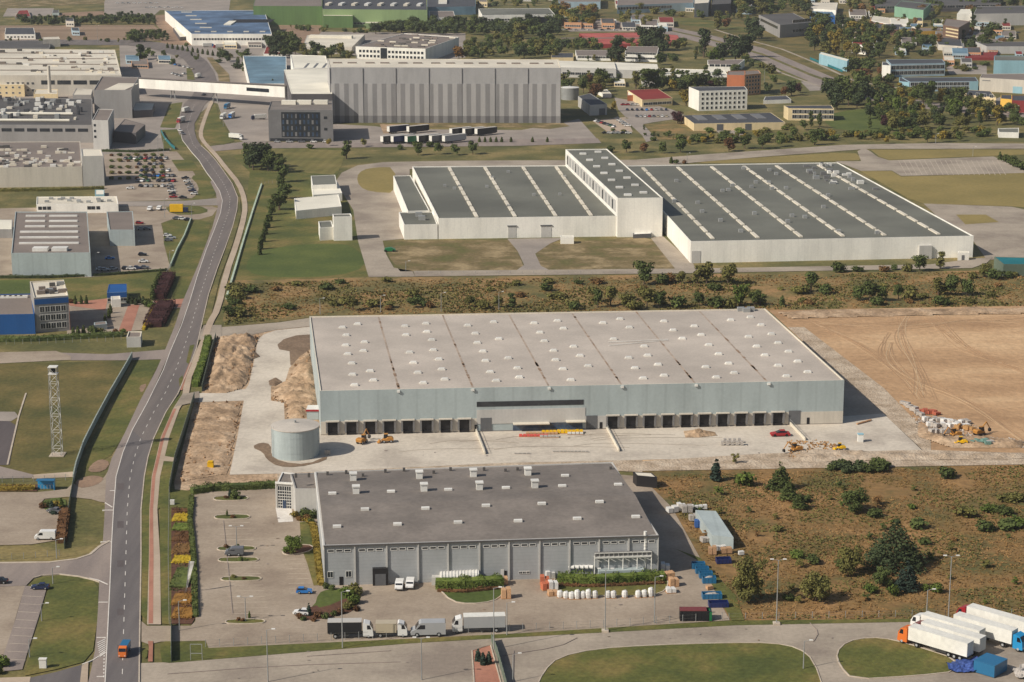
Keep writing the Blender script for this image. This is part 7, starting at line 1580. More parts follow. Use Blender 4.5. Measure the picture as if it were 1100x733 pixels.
# ---- diggers
def digger(px, py, az, label, mat_='excavator', s=1.0, arm=True, wheels=False):
    e = empty('excavator' if arm else 'loader', (0, 0, 0), label, 'excavator' if arm else 'loader'); z0 = .3
    if wheels:
        for x in (-1.2, 1.2):
            for y in (-.9, .9): wheel(e, x, y, .6, .4)
    else:
        for y in (-1.0, 1.0):
            mb = MB(); mb.loft([(-1.8, .35), (-1.5, .0), (1.5, 0), (1.8, .35), (1.5, .75), (-1.5, .75)], y - .25, y + .25); mb.build('track', 'chassis', e)
    mb = MB(); mb.loft([(-2.0, .8), (-2.1, 1.6), (-1.6, 1.95), (-.2, 1.95), (.3, 1.5), (1.4, 1.3), (1.5, .8)], -1.1, 1.1); mb.build('body', mat_, e)
    mb = MB(); mb.loft([(-.3, 1.5), (-.2, 2.9), (.9, 2.9), (1.25, 1.5)], -1.05, .1); c = mb.build('cab', 'car_glass', e)
    mb = MB(); mb.box(-.35, -1.1, 2.88, 1.0, .15, 3.0); mb.build('cab_roof', mat_, c)
    if arm:
        mb = MB(); mb.tube((.8, .5, 1.4), (3.2, .5, 3.9), .28, 6, .2); mb.tube((3.2, .5, 3.9), (4.9, .5, 1.6), .2, 6, .14); mb.build('boom', mat_, e)
        mb = MB(); mb.loft([(4.6, 1.6), (5.2, 1.5), (5.3, .7), (4.6, .4), (4.4, .9)], .1, .9); mb.build('bucket', 'chassis', e)
    else:
        mb = MB(); mb.tube((1.0, -.6, 1.2), (2.6, -.6, .6), .14, 6); mb.tube((1.0, .6, 1.2), (2.6, .6, .6), .14, 6); mb.build('arm', mat_, e)
        mb = MB(); mb.loft([(2.5, .2), (3.5, .15), (3.1, .3), (2.7, 1.1), (2.5, 1.0)], -1.2, 1.2); mb.build('bucket', mat_, e)
    e.location = G(px, py) + Vector((0, 0, .2)); e.rotation_euler.z = R(az); e.scale = (s, s, s); return e
digger(389, 477, 60, 'orange wheeled backhoe before the left loading docks', 'excavator', .95, True, True)
digger(416, 476, 190, 'yellow wheel loader before the left loading docks', 'excavator', .9, False, True)
digger(1026, 470, 200, 'orange excavator beside the stacked building material', 'excavator', .9)
digger(1052, 468, 30, 'orange excavator with raised boom behind the other orange one', 'excavator', 0.95)
digger(1033, 478, 180, 'small yellow loader at the foot of the material heaps', 'paint_yellow', .8, False, True)
digger(903, 484, 185, 'small yellow digger on the strip below the portable toilet', 'paint_yellow', .7, False, True)
digger(855, 486, 200, 'tan digger among timber scraps at the right end of the yard', 'excavator', .9)
farcar(838, 469, 185, 'red', 'long red pickup parked before the rightmost docks', None).scale = (1.4, 1.25, 1.3)
q = G(924.5, 476); tl = empty('portable_toilet', q, 'white portable toilet standing on the apron edge', 'toilet')
mb = MB(); mb.box(q.x - .8, q.y, .2, q.x + .8, q.y + 1.5, 2.6); mb.build('cabin', 'metal_white', tl); mb = MB(); mb.box(q.x - .9, q.y - .1, 2.6, q.x + .9, q.y + 1.6, 2.8); mb.build('roof', 'wall_cyan', tl)
q = G(226, 505); tl = empty('yellow_tank', q, 'yellow site generator box alone on the sand left of the apron', 'generator')
mb = MB(); mb.box(q.x - .9, q.y, .1, q.x + .9, q.y + 1.4, 2.3); mb.build('cabinet', 'yellow', tl); mb = MB(); mb.box(q.x - .7, q.y - .1, 2.3, q.x + .7, q.y + 1.2, 2.6); mb.build('lid', 'yellow', tl)
# ---- building material
def stack(px, py, sx, sy, h, mat_, label, cat='pallet', az=0, name='pallet_stack', wood=True, group=None):
    q = G(px, py); e = empty(name, q, label, cat, group, R(az)); ORI[e.name] = Vector((0, 0, 0)); r = random.Random(int(px * 13 + py)); mb = MB()
    n = max(1, int(sx / 1.1))
    for i in range(n):
        x = -sx / 2 + sx * (i + .5) / n; t = h * r.uniform(.8, 1.08); w = sx / n * .44
        mb.prism([(x - w, -sy / 2 * r.uniform(.85, 1)), (x + w, -sy / 2), (x + w * .95, sy / 2), (x - w * r.uniform(.8, 1), sy / 2)], .35, .35 + t)
    mb.build('goods', mat_, e)
    if wood:
        mb = MB(); mb.box(-sx / 2, -sy / 2, .2, sx / 2, sy / 2, .34); mb.build('pallet', 'wood', e)
    return e
def sack(px, py, mat_, label, h=2.0, group=None):
    q = G(px, py); e = empty('bulk_bag', q, label, 'bulk bag', group); ORI[e.name] = Vector((0, 0, 0)); mb = MB()
    r = random.Random(int(px)); j = lambda q: r.uniform(-q, q)
    for z0, z1, w0, w1 in ((.32, h * .5, .68, .8), (h * .5, h * .86, .8, .7), (h * .86, h, .7, .35)):
        P8 = [(math.cos(math.pi * i / 4 + .39) , math.sin(math.pi * i / 4 + .39)) for i in range(8)]
        for i in range(8): a, b = P8[i], P8[(i + 1) % 8]; mb.face([(a[0] * w0, a[1] * w0, z0), (b[0] * w0, b[1] * w0, z0), (b[0] * w1, b[1] * w1, z1), (a[0] * w1, a[1] * w1, z1)])
    mb.face([(a[0] * .35 + .1, a[1] * .35, h) for a in P8]); mb.build('bag', mat_, e, smooth=False)
    mb = MB(); mb.box(-.7, -.6, .16, .7, .6, .32); mb.build('pallet', 'wood', e); return e
bags = [(601.5, 642.5), (608, 643.5), (614, 644), (620, 644), (626, 643.5), (632, 643.5), (639, 643), (653, 643), (659, 643), (671, 642.5), (685.5, 642.5), (692, 642), (699, 641.5)]
for i, (x, y) in enumerate(bags): sack(x, y, 'skin_wrap', f'{ordw(i)} white wrapped bag from the left in the row along the front lawn', 2.5 if i in (3, 5, 12) else 2.0, 'white wrapped bags along the front lawn')
for i, (x, y, m_, l) in enumerate([(714.5, 614, 'skin_wrap', 'uppermost white wrapped pallet at the right end of the long hedge'), (719, 623, 'bag_tan', 'tan pallet second from the top at the right end of the hedge'), (723.5, 630, 'bag_tan', 'tan pallet third from the top at the right end of the hedge'), (720.5, 637, 'skin_wrap', 'lowest white pallet at the right end of the front lawn'),
        (580.5, 617, 'bag_blue', 'blue wrapped goods left of the long hedge'), (586.5, 615, 'bag_blue', 'taller blue wrapped goods against the long hedge end'), (585, 628, 'bag_orange', 'orange crates stacked left of the lawn'), (586.5, 634, 'bag_orange', 'bright orange crates at the lawn corner'), (590.5, 622, 'skin_wrap', 'white bags on pallets between the blue and orange goods'), (593.5, 640, 'bag_tan', 'tan carton pallet at the lower left of the white bag row'), (594, 633.5, 'skin_wrap', 'white topped pallet above the tan carton pallet'),
        (543.5, 643, 'bag_tan', 'tall brown carton stack right of the tank lawn'), (540.5, 628, 'bag_tan', 'smaller brown carton stack by the hedge end of the tank lawn'), (566, 617, 'wood', 'low flat wood bundle before the small windows of the near hall')]):
    stack(x, y, 2.4, 2.0, 2.4 if 'tall' in l else (1.0 if 'low' in l else 1.9), m_, l, az=(i * 17) % 20)
for i, x in enumerate((614, 619, 624, 629, 634)):
    q = G(x, 621); mb = MB(); mb.tube((q.x - .7, q.y, 3.0), (q.x + .7, q.y - .4, 3.0), .5, 8); tag(mb.build('pipe_roll', 'metal_white'), f'{ordw(i)} white roll from the left above the hedge by the cooling unit', 'roll', 'white rolls above the hedge')
def skip(px, py, sx, sy, h, mat_, label, az=0, fill=None):
    e = empty('waste_skip', G(px, py), label, 'skip', None, R(az)); ORI[e.name] = Vector((0, 0, 0)); mb = MB()
    x, y = sx / 2, sy / 2; t = .12
    for a, b in (((-x, -y), (x, -y + t)), ((-x, y - t), (x, y)), ((-x, -y + t), (-x + t, y - t)), ((x - t, -y + t), (x, y - t))): mb.box(a[0], a[1], .2, b[0], b[1], h)
    mb.box(-x + t, -y + t, .2, x - t, y - t, .35); mb.build('body', mat_, e)
    for k in range(int(sx / .9)):
        m_ = MB(); q = -x + .4 + k * .9; m_.box(q, -y - .06, .3, q + .1, -y, h - .1); m_.build('rib', mat_, e)
    if fill:
        m_ = MB(); m_.lump((0, 0, h * .6), sx * .4, h * .5, seed=px, rough=.5); f_ = m_.build('load', fill, e); f_.scale = (1, sy / sx, 1)
    return e
for i, (x, y) in enumerate([(749, 611), (753, 616), (757, 621), (760.5, 626.5)]): skip(x + 1, y, 3.4, 1.8, 1.7, 'paint_lorryblue', f'{ordw(i)} from the top of four blue skips lined up beside the hall shadow', 3, 'gray_debris' if i == 3 else None)
skip(764.5, 643, 4.8, 2.2, 1.5, 'paint_lorryblue', 'blue skip with pale rubble, just below the four lined up skips', 3, 'gray_debris')
skip(771.5, 652, 4.8, 2.2, 1.4, 'paint_darkblue', 'dark blue empty skip above the long dark container', 3)
skip(777, 605, 3.8, 2.2, 1.4, 'paint_darkblue', 'dark blue skip before the crates of the small shed', 6)
dc = skip(746.5, 666, 7.4, 2.6, 2.7, 'paint_black', 'long dark roll-off container with red rim and green end', 0)
mb = MB(); mb.box(-3.7, -1.3, 2.7, 2.7, 1.3, 2.82); mb.build('rust_cover', 'paint_darkred', dc); mb = MB(); mb.box(3.3, -1.36, .25, 3.9, 1.36, 2.5); mb.build('end_door', 'paint_skipgreen', dc)
for i, (x, y, sx, sy, h, m_, l) in enumerate([(765, 596, 2.2, 1.8, 1.9, 'bag_tan', 'tan crate stack at the left front of the small shed'), (780, 595, 3.0, 1.6, 1.4, 'bag_tan', 'low tan crates at the right front of the small shed'), (773, 592, 3.5, 1.4, 1.2, 'skin_wrap', 'pale boards leaning before the small shed'), (750, 567, 2.2, 2, 2, 'bag_blue', 'blue crate stack left of the small shed'), (745, 560, 2.6, 2, 1.6, 'gray_debris', 'grey scrap pile left of the small shed roof'), (757, 583, 2.2, 2, 1.2, 'gray_debris', 'grey scrap beside the shed opening'), (738, 551, 3, 2, 1.8, 'gray_debris', 'grey machine parts above the small shed'), (732, 549, 2.5, 2, 1.9, 'skin_wrap', 'white covered goods beside the machine parts'), (722, 551, 3.2, 2, 1.5, 'skin_wrap', 'leftmost white goods at the upper end of the shed yard'), (750, 548, 5, 1, 1.2, 'skin_wrap', 'long pale bundle behind the small shed'), (796, 597, 1.6, 1, .9, 'skin_wrap', 'white bag lying in grass right of the small shed'), (762, 634, 1.8, 1.2, .9, 'bag_tan', 'small timber pile between the blue skips')]): stack(x, y, sx, sy, h, m_, l, az=i * 9 % 25, wood=False)
# site materials on the right: many bundles
SR = random.Random(6); nb = 0
mats_row = [((969, 434), (990, 449), 9, ['gray_debris'], 'grey bundle', 'upper grey line'), ((985, 444), (1006, 446), 8, ['red_debris'], 'red brick bundle', 'red brick line'), ((993, 452), (1040, 456), 14, ['gray_debris', 'skin_wrap'], 'pale sack', 'upper pale line'), ((998, 459), (1038, 461), 12, ['gray_debris', 'skin_wrap'], 'pale sack', 'middle pale line'), ((1001, 466), (1022, 466), 6, ['gray_debris'], 'grey bundle', 'lower grey line'), ((1024, 460), (1044, 463), 5, ['orange_debris'], 'orange formwork stack', 'orange line'), ((1046, 476), (1063, 479), 7, ['teal_debris', 'gray_debris'], 'greenish sack', 'green line')]
for (a, b, n, ms, nm, ln) in mats_row:
    for k in range(n):
        x = a[0] + (b[0] - a[0]) * k / (n - 1) + SR.uniform(-.5, .5); y = a[1] + (b[1] - a[1]) * k / (n - 1) + SR.uniform(-1, 1)
        stack(x, y, SR.uniform(1.3, 2.4), SR.uniform(1.3, 2), SR.uniform(.8, 1.5), SR.choice(ms), f'{ordw(k)} {nm} from the left in the {ln} of site material', 'building material', SR.uniform(0, 60), 'material_stack', False, 'stacked building material on the site')
tufts('building_debris', [(980, 446), (1040, 452), (1062, 470), (1100, 474), (1100, 482), (1000, 476), (985, 462)], 500, .2, .7, 'gray_debris', 'small scattered building scraps on the sand', 31, -1, .1, .5)
tufts('building_debris', [(846, 474), (880, 474), (905, 480), (905, 492), (848, 494)], 260, .2, .8, 'orange_debris', 'scattered timber scraps at the right end of the yard', 32, -1, .1, .5)
for i, (x, y, sx, m_, l) in enumerate([(604, 466, 13, 'yellow', 'long yellow wrapped board stack before the warehouse entrance'), (582, 467, 10, 'bag_tan', 'cream board stack left of the yellow one'), (573, 469.5, 9, 'salmon_board', 'red lying boards before the warehouse entrance'), (590, 470.5, 6, 'gray_debris', 'grey-white flat bundles lowest before the entrance'), (618, 467, 5, 'skin_wrap', 'cream packs at the right end of the yellow stack')]): stack(x, y, sx, 1.6, .8 if i == 0 else .45, m_, l, 'boards', 2, 'board_stack')
for i in range(9): stack(776 + i * 2.6, 479 - (i % 2) * 2.4, 1.0, 1.0, 1.3, 'gray_debris', f'{ordw(i)} grey drum-like frame from the left on the right yard', 'frame', 0, 'metal_frame', False, 'grey frames standing on the right yard')
stack(613, 486.5, 11, .5, .3, 'gray_debris', 'thin dark pipe bundle lying on the middle yard', 'pipes', -1, 'pipe_bundle', False)
stack(561, 488.5, 5, .5, .2, 'gray_debris', 'short pipe bundle left of the long one on the middle yard', 'pipes', 0, 'pipe_bundle', False)
stack(928, 455, 7, .6, .4, 'bag_tan', 'timber beams lying on the apron before the end door', 'timber', 40, 'timber_stack', False); stack(352, 489, 1.8, 1.5, 1.6, 'gray_debris', 'small rubble bag right of the round tank', 'rubble bag', 0, 'rubble_bag', False)
# ramp walls on the yard
for i, ((a, b), l) in enumerate([(((510, 461), (521, 489)), 'left'), (((650, 458), (665, 486)), 'middle'), (((845, 453), (865, 474)), 'right')]):
    w = empty('retaining_wall', G(*a), f'{l} low white retaining wall beside the dock ramp on the yard', 'wall'); mb = MB(); p, q = G(*a), G(*b)
    mb.obox(p.lerp(q, .5), q - p, (q - p).length, .35, .1, 1.1); mb.build('parapet', 'roof_pale', w); mb = MB(); mb.tube(p + Vector((0, 0, 1.9)), q + Vector((0, 0, 1.9)), .05, 5)
    for k in range(6): r_ = p.lerp(q, k / 5); mb.tube((r_.x, r_.y, 1.1), (r_.x, r_.y, 1.9), .05, 5)
    mb.build('handrail', 'metal', w)
# ---- HOUSES: the smaller far buildings
HR = random.Random(23)
def houses(spots, where, group):
    for i, (x, y, w, h, rm, wm) in enumerate(sorted(spots)):
        b = Bld('town_building', f'{ordw(i)} small building from the left {where}', 'building', [(x, y - h), (x + w, y - h + .3), (x + w - 1, y - h - w * .28 - 1), (x - 1, y - h - w * .28 - 1)], y, wm, rm, par=.1, group=group)
        b.windows(0, max(2, int(w / 2.6)), 1 if h < 7 else 2, b.h * .25, b.h * .4, 2.2, 1.8, .05, .95, mull=0)
def hs(poly, n, seed):
    r = random.Random(seed); xs = [p[0] for p in poly]; ys = [p[1] for p in poly]; o = []; t = 0
    while len(o) < n and t < 3000:
        t += 1; x = r.uniform(min(xs), max(xs)); y = r.uniform(min(ys), max(ys)); w = r.uniform(7, 19)
        if not (inpoly(x, y, poly) and inpoly(x + w, y, poly)) or any(abs(x - q[0]) < 18 and abs(y - q[1]) < 4.5 for q in o): continue
        o.append((x, y, w, r.uniform(3.5, 6.5), r.choice(['roof_slate', 'roof_taupe', 'roof_red', 'roof_pale', 'roof_dark', 'roof_taupe', 'roof_white', 'roof_steel']), r.choice(['wall_white', 'wall_cream', 'wall_beige', 'wall_silver', 'wall_pink', 'wall_skyblue'])))
    return o
houses(hs([(800, -2), (1000, -2), (1005, 24), (905, 24), (880, 6)], 14, 1), 'at the top of the town', 'small buildings at the top of the town')
houses(hs([(900, 26), (1100, 26), (1100, 64), (1020, 62), (930, 60)], 30, 2), 'in the thick of the town', 'small buildings in the thick of the town')
houses(hs([(590, 24), (720, 26), (740, 36), (600, 34)], 9, 3), 'above the long red roof', 'small buildings above the long red roof')
houses(hs([(600, -2), (820, -2), (820, 16), (700, 14), (600, 10)], 13, 4), 'along the top centre', 'small buildings along the top centre')
houses(hs([(640, 86), (720, 88), (720, 96), (640, 94)], 3, 5), 'behind the restaurant', 'small buildings behind the restaurant')
houses(hs([(1000, 62), (1070, 64), (1060, 76), (1010, 76)], 3, 6), 'right of the pale blue school', 'small buildings right of the pale blue school')
houses(hs([(236, 52), (330, 50), (330, 60), (250, 60)], 4, 7), 'below the blue roofed plant', 'small buildings below the blue roofed plant')
houses(hs([(490, -4), (600, -4), (600, 8), (514, 8)], 4, 8), 'beyond the portal office', 'small buildings beyond the portal office')
houses(hs([(-6, 22), (120, 22), (160, 40), (-6, 40)], 2, 9), 'on the brown fields at the top left', 'small buildings on the brown fields')
houses(hs([(130, 60), (200, 66), (196, 80), (130, 78)], 3, 10), 'left of the upper road bend', 'small buildings left of the upper road bend')
# ================================================================ LAMPS, MAST, FENCES
def lamp(px, yb, yt, label, heads=1, base=False, mat_='metal', group='street lamps', az=0):
    q = G(px, yb); h = hgt(px, yb, yt); e = empty('street_lamp', q, label, 'lamp', group); ORI[e.name] = Vector((0, 0, 0))
    mb = MB(); mb.tube((0, 0, 0), (0, 0, h), .14, 8, .09); mb.build('pole', mat_, e)
    for s in ((1, -1) if heads == 2 else (1,)):
        mb = MB(); mb.tube((0, 0, h - .05), (s * 1.3, 0, h + .25), .05, 5); a = mb.build('arm', mat_, e)
        mb = MB(); mb.loft([(s * 1.1, h + .18), (s * 1.1, h + .38), (s * 1.9, h + .36), (s * 1.95, h + .22)], -.22, .22); mb.build('lamp_head', 'metal_white', e)
    if base: mb = MB(); mb.prism([(-.8, -.8), (.8, -.8), (.8, .8), (-.8, .8)], 0, .55); mb.build('base', 'kerb', e)
    return e
for px, yb, yt, hd, b, l in [(834, 671, 602, 2, 1, 'tall lamp mast on a pale base at the edge of the scrub field'), (1018.5, 668, 598, 2, 1, 'tall lamp mast behind the parked white trailers'), (650, 679, 612, 2, 1, 'tall lamp mast on a pale base below the white bag row'), (995, 667, 634, 1, 0, 'short lamp left of the trailer mast'),
        (530.5, 698, 632, 1, 0, 'tall lamp rising beside the white rigid lorry'), (368, 697, 636, 1, 0, 'lamp rising in front of the black curtain sided lorry'), (288, 733, 677, 1, 0, 'lamp at the bottom edge below the near car park'), (453, 731, 686, 2, 0, 'lamp on the front yard left of the mulch island'), (544.5, 683, 648, 1, 0, 'short lamp just right of the white rigid lorry'), (703, 670, 620, 1, 0, 'thin lamp between the two halves of the white bag row'),
        (254.5, 592, 566, 2, 0, 'double headed lamp in the upper near car park'), (264, 668, 642, 2, 0, 'double headed lamp in the lower near car park'), (57, 628, 610, 1, 0, 'lamp at the top of the lower left lawn'), (45, 668, 649, 1, 0, 'middle lamp beside the dark parking strip'), (32, 707, 687, 1, 0, 'lower lamp beside the dark parking strip'), (193, 678, 646, 1, 0, 'lamp before the orange shrubs of the roadside bed'), (863, 719, 689, 1, 0, 'lamp on the right end of the large front lawn'), (551, 733, 703, 1, 0, 'lamp at the left of the large front lawn'),
        (61, 600, 580, 1, 0, 'lamp right of the parked white van'), (103, 292, 272, 1, 0, 'pale lamp in the shade of the skylight hall'), (344, 338, 321, 1, 0, 'lamp behind the left part of the new warehouse roof'), (409, 336, 318, 1, 0, 'second lamp from the left behind the new warehouse'), (474, 335, 315, 1, 0, 'third lamp from the left behind the new warehouse'), (536, 334, 314, 1, 0, 'fourth lamp from the left behind the new warehouse'), (436, 291, 281, 1, 0, 'lamp on the dry lawn corner before the white warehouse'),
        (1045, 168, 158, 1, 0, 'lamp on the lawn above the right car park'), (1005, 155, 144, 1, 0, 'lamp beside the estate road right'), (177, 234, 214, 1, 0, 'lamp by the small car park entrance'), (738, 176, 165, 1, 0, 'lamp on the estate road left end'), (206, 236, 219, 1, 0, 'lamp with white head at the verge gate'), (183, 288, 270, 1, 0, 'lamp at the lower corner of the small car park'), (170, 168, 148, 1, 0, 'pale lamp at the top of the factory car park'), (176, 169, 150, 1, 0, 'second lamp at the top of the factory car park'), (240, 136, 120, 1, 0, 'lamp at the edge of the concrete lorry yard'), (105, 46, 28, 1, 0, 'slim mast in the field at the upper left'), (821, 90, 74, 1, 0, 'lamp on the avenue bank')]: lamp(px, yb, yt, l, hd, b)
# lattice mast
q = G(62, 489); hm = hgt(62, 489, 394); ms = empty('lattice_mast', q, 'tall pale lattice tower standing on the meadow at the left', 'mast'); ORI[ms.name] = Vector((0, 0, 0)); w = 1.35
cs = [(-w, -w), (w, -w), (w, w), (-w, w)]
for x, y in cs: mb = MB(); mb.tube((x, y, 0), (x * .85, y * .85, hm), .10, 6); mb.build('leg', 'metal', ms)
nseg = 11; mb = MB()
for k in range(nseg):
    z0, z1 = hm * k / nseg, hm * (k + 1) / nseg; f0, f1 = 1 - .15 * k / nseg, 1 - .15 * (k + 1) / nseg
    for i in range(4):
        a, b = cs[i], cs[(i + 1) % 4]
        if (k + i) % 2: mb.tube((a[0] * f0, a[1] * f0, z0), (b[0] * f1, b[1] * f1, z1), .06, 5)
        else: mb.tube((b[0] * f0, b[1] * f0, z0), (a[0] * f1, a[1] * f1, z1), .05, 5); mb.tube((a[0] * f1, a[1] * f1, z1), (b[0] * f1, b[1] * f1, z1), .06, 5)
mb.build('bracing', 'metal_white', ms)
mb = MB(); mb.box(-w, -w, hm - .1, w, w, hm + .12); mb.box(-w, -w, hm - 2.2, w, w, hm - 2.0); mb.build('platform', 'metal_white', ms); mb = MB(); mb.lump((0, 0, hm - 1.1), .8, .8, 3); mb.build('dish', 'dark', ms)
mb = MB(); mb.box(-2.2, -2.2, 0, 2.2, 2.2, .3); mb.build('base', 'kerb', ms)
# fences
def fence(path, h, mat_, label, step=3.0, solid=True, post='metal', th=.1, rails=3):
    pts = [G(x, y) for x, y in path]; e = empty('fence', pts[0], label, 'fence'); L_ = 0; mb = MB()
    for a, b in zip(pts, pts[1:]):
        c = (a + b) / 2; d = (b - a)
        if solid: mb.obox((c.x, c.y), (d.x, d.y), d.length, th, .1, h)
        else:
            for k in range(rails): z = .2 + (h - .25) * k / (rails - 1); mb.tube(a + Vector((0, 0, z)), b + Vector((0, 0, z)), .014, 4)
    mb.build('fence_panel' if solid else 'wire', mat_, e)
    pl_ = along(path, step)
    if len(pl_) > 95: pl_ = along(path, step * len(pl_) / 90)
    pm = MB(); pm.tube((0, 0, 0), (0, 0, h + .15), .07, 5); pm = pm.mesh('post', post)
    for p, d in pl_: link_mesh('post', pm, e, (p.x - pts[0].x, p.y - pts[0].y, 0))
    return e
fence([(142, 385), (136, 396), (118, 427), (103, 455), (90, 481), (82, 504), (79, 518)], 2.3, 'fence_steel', 'long green-grey screen fence between the meadow and the main road verge', th=.35)
fence([(79, 518), (75, 540), (72, 560), (69, 590)], 1.5, 'fence_green', 'green fence continuing down beside the reddish hedge')
fence([(232, 364), (226, 385), (217, 421)], 2.4, 'fence_green', 'fence with dark shadow along the upper dug sand'); fence([(209, 429), (199, 462), (188, 497), (182, 530)], 2.6, 'fence_green', 'fence with wide shadow along the lower dug sand')
fence([(182, 530), (181, 600), (182, 672)], 2.0, 'fence_wire', 'thin tall wire fence along the roadside shrub bed', solid=False); fence([(184, 672), (184, 712)], 1.8, 'fence_green', 'sliding green gate panel at the car park entrance', th=.1)
fence([(281, 199), (272, 226), (262, 258), (252, 292), (243, 322)], .9, 'barrier_pale', 'long pale green-white barrier sloping down beside the footpath', 6, th=.8)
fence([(281, 199), (290, 197), (300, 198)], 1.6, 'fence_wire', 'short wire fence end at the top of the pale barrier', solid=False)
fence([(221, 696), (330, 690), (440, 685), (530, 680), (640, 675), (783, 666)], 1.9, 'fence_wire', 'wire fence with leaning posts between the near yard and front road', 3.2, False)
fence([(528, 690), (534, 705), (545, 745)], 2.2, 'fence_green', 'dark green fence running down right of the red mulch island')
fence([(205, 237), (198, 255), (190, 270), (183, 287)], 1.2, 'barrier_pale', 'pale green fence crossing the verge beside the small car park', 4, th=.5); fence([(183, 287), (177, 300), (168, 322)], 1.8, 'fence_wire', 'fence between the purple hedge and the dark conifers', 3, False)
fence([(173, 142), (177, 150), (184, 158), (188, 161)], 2.0, 'teal', 'short teal mesh fence on the lawn above the factory car park', 4)
fence([(-20, 371), (60, 369), (115, 367), (140, 364)], 1.8, 'fence_green', 'green mesh fence along the drive below the blue office', 3, False)
fence([(-20, 519), (36, 518), (74, 516)], 1.8, 'fence_green', 'pale green mesh fence behind the blue shelter', 3, False, rails=8); fence([(0, 602), (34, 600), (66, 597)], 1.6, 'fence_wire', 'low wire fence below the parked white van', 3, False)
fence([(783, 666), (900, 664), (1120, 661)], 1.6, 'fence_wire', 'thin wire fence along the lower edge of the scrub field', 4, False); fence([(448, 294), (600, 294.5), (740, 294)], 1.2, 'fence_wire', 'low wire fence below the service road', 5, False)
fence([(870, 64), (880, 68), (905, 78)], 2.0, 'teal', 'blue-green fence beside the avenue', 5)
# blue shelter, banner, signs
q = G(50, 527); s_ = empty('bus_shelter', q, 'blue walled bicycle shelter with curved frame beside the left yard', 'shelter'); mb = MB(); mb.box(q.x - 2.8, q.y + 1.6, 0, q.x + 2.2, q.y + 1.75, 2.9); mb.box(q.x + 2.1, q.y, 0, q.x + 2.25, q.y + 1.6, 2.9); mb.build('wall', 'paint_cyan', s_)
mb = MB()
for k in range(5):
    x = q.x - 2.2 + k * .9; prev = None
    for j in range(9): t = math.pi * j / 8; c = Vector((x + math.cos(t) * .6, q.y + .6, .1 + math.sin(t) * 1.6)); mb.tube(prev, c, .05, 4) if prev else None; prev = c
mb.build('rack', 'metal', s_); mb = MB(); mb.box(q.x - 2.9, q.y - .3, 2.9, q.x + 2.3, q.y + 1.8, 3.0); mb.build('roof', 'fence_steel', s_) if False else mb.build('roof', 'paint_lorryblue', s_)
q = G(199.5, 637.5); fl = empty('flag', q, 'tall white banner flag leaning on its pole above the shrub bed', 'flag'); ORI[fl.name] = Vector((0, 0, 0)); mb = MB(); mb.tube((0, 0, 0), (1.2, 0, 8.6), .07, 6); mb.build('pole', 'metal', fl)
mb = MB(); prev = None
for j in range(9):
    t = j / 8; a = Vector((.15 + 1.05 * t, 0, 1.6 + 6.8 * t)); b = a + Vector((.35 + .9 * t, .15 * math.sin(t * 9), -.1))
    if prev: mb.face([prev[0], a, b, prev[1]]); mb.face([prev[1] + Vector((0, .03, 0)), b + Vector((0, .03, 0)), a + Vector((0, .03, 0)), prev[0] + Vector((0, .03, 0))])
    prev = (a, b)
mb.build('banner', 'metal_white', fl)
for x, y, l in ((220, 640, 'upper'), (217, 646, 'middle'), (216, 652, 'lower')):
    pass
q = G(46, 719); s_ = empty('sign_cabinet', q, 'small white utility cabinet at the bottom of the lower left lawn', 'cabinet'); mb = MB(); mb.box(q.x - .8, q.y, 0, q.x + .8, q.y + .9, 2.2); mb.build('cabinet', 'metal_white', s_); mb = MB(); mb.box(q.x - .9, q.y - .1, 2.2, q.x + .9, q.y + 1, 2.4); mb.build('lid', 'metal_white', s_)
q = G(185, 543); s_ = empty('utility_cabinet', q, 'small white utility cabinet on the verge by the top of the shrub bed', 'cabinet'); mb = MB(); mb.box(q.x - .6, q.y, 0, q.x + .6, q.y + .7, 1.5); mb.build('cabinet', 'metal_white', s_)
q = G(205, 710); s_ = empty('entrance_gate', q, 'thin steel gate frame at the car park entrance beside the green gate panel', 'gate'); mb = MB()
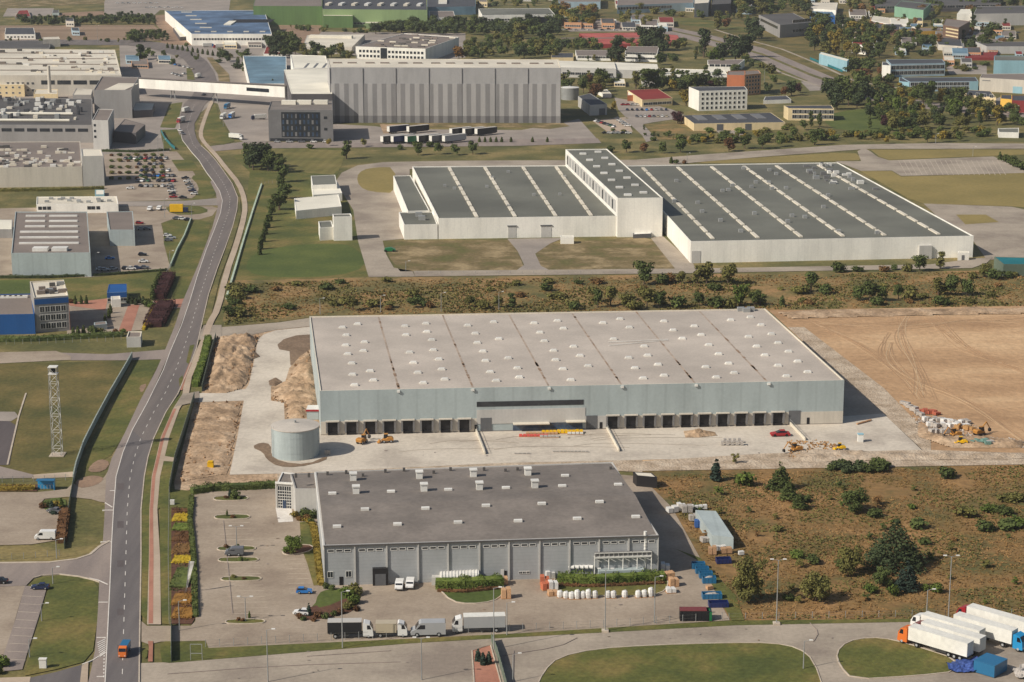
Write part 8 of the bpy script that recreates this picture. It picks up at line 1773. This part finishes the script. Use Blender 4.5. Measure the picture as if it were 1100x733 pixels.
for a, b in (((0, 0, 0), (0, 0, 4)), ((2.6, 0, 0), (2.6, 0, 4)), ((0, 0, 4), (2.6, 0, 4)), ((0, 0, 1.8), (2.6, 0, 1.8))): mb.tube(Vector(a) + q, Vector(b) + q, .07, 6)
mb.build('frame', 'metal', s_)
g = empty('wheeled_plant', G(191, 229), 'yellow tipper machine standing on the lot above the small car park', 'machine'); q = G(191, 229); mb = MB(); mb.box(q.x - 4, q.y, .6, q.x + 2.5, q.y + 2.6, 4.2); mb.build('body', 'yellow', g); mb = MB(); mb.box(q.x + 2.5, q.y + .2, .6, q.x + 5, q.y + 2.4, 2.6); mb.build('cab', 'paint_navy', g)
g = empty('green_machine', G(417, 270), 'green mower-like machine on the drive edge before the white annex', 'machine'); q = G(418.5, 271); mb = MB(); mb.loft([(q.x - 2.6, .4), (q.x - 2.2, 1.6), (q.x + .8, 2.0), (q.x + 2.6, 1.2), (q.x + 2.6, .4)], q.y, q.y + 2.2); mb.build('body', 'paint_skipgreen', g)
for x in (-1.8, 1.8): mb = MB(); mb.tube((q.x + x, q.y - .2, .55), (q.x + x, q.y + 2.4, .55), .55, 10); mb.build('wheel', 'tyre', g)
# ================================================================ AIR
def haze():
    m = bpy.data.materials.new('haze_air'); m.use_nodes = True; nt = m.node_tree; nt.nodes.clear()
    o = nt.nodes.new('ShaderNodeOutputMaterial'); v = nt.nodes.new('ShaderNodeVolumePrincipled')
    v.inputs['Color'].default_value = (0.80, 0.80, 0.80, 1); v.inputs['Density'].default_value = HAZE
    v.inputs['Anisotropy'].default_value = 0.2
    nt.links.new(v.outputs[0], o.inputs['Volume'])
    MATS['haze_air'] = m
    mb = MB(); mb.box(-7000, -600, -1.0, 7000, 15000, 185.0)
    h = mb.build('haze', 'haze_air'); h['kind'] = 'stuff'; h['label'] = 'thin even haze over the whole industrial district'
if HAZE > 0: haze()
for r in PROTO:
    stack = [r]
    while stack:
        q = stack.pop(); stack += list(q.children); bpy.data.objects.remove(q, do_unlink=True)
bpy.context.view_layer.update()
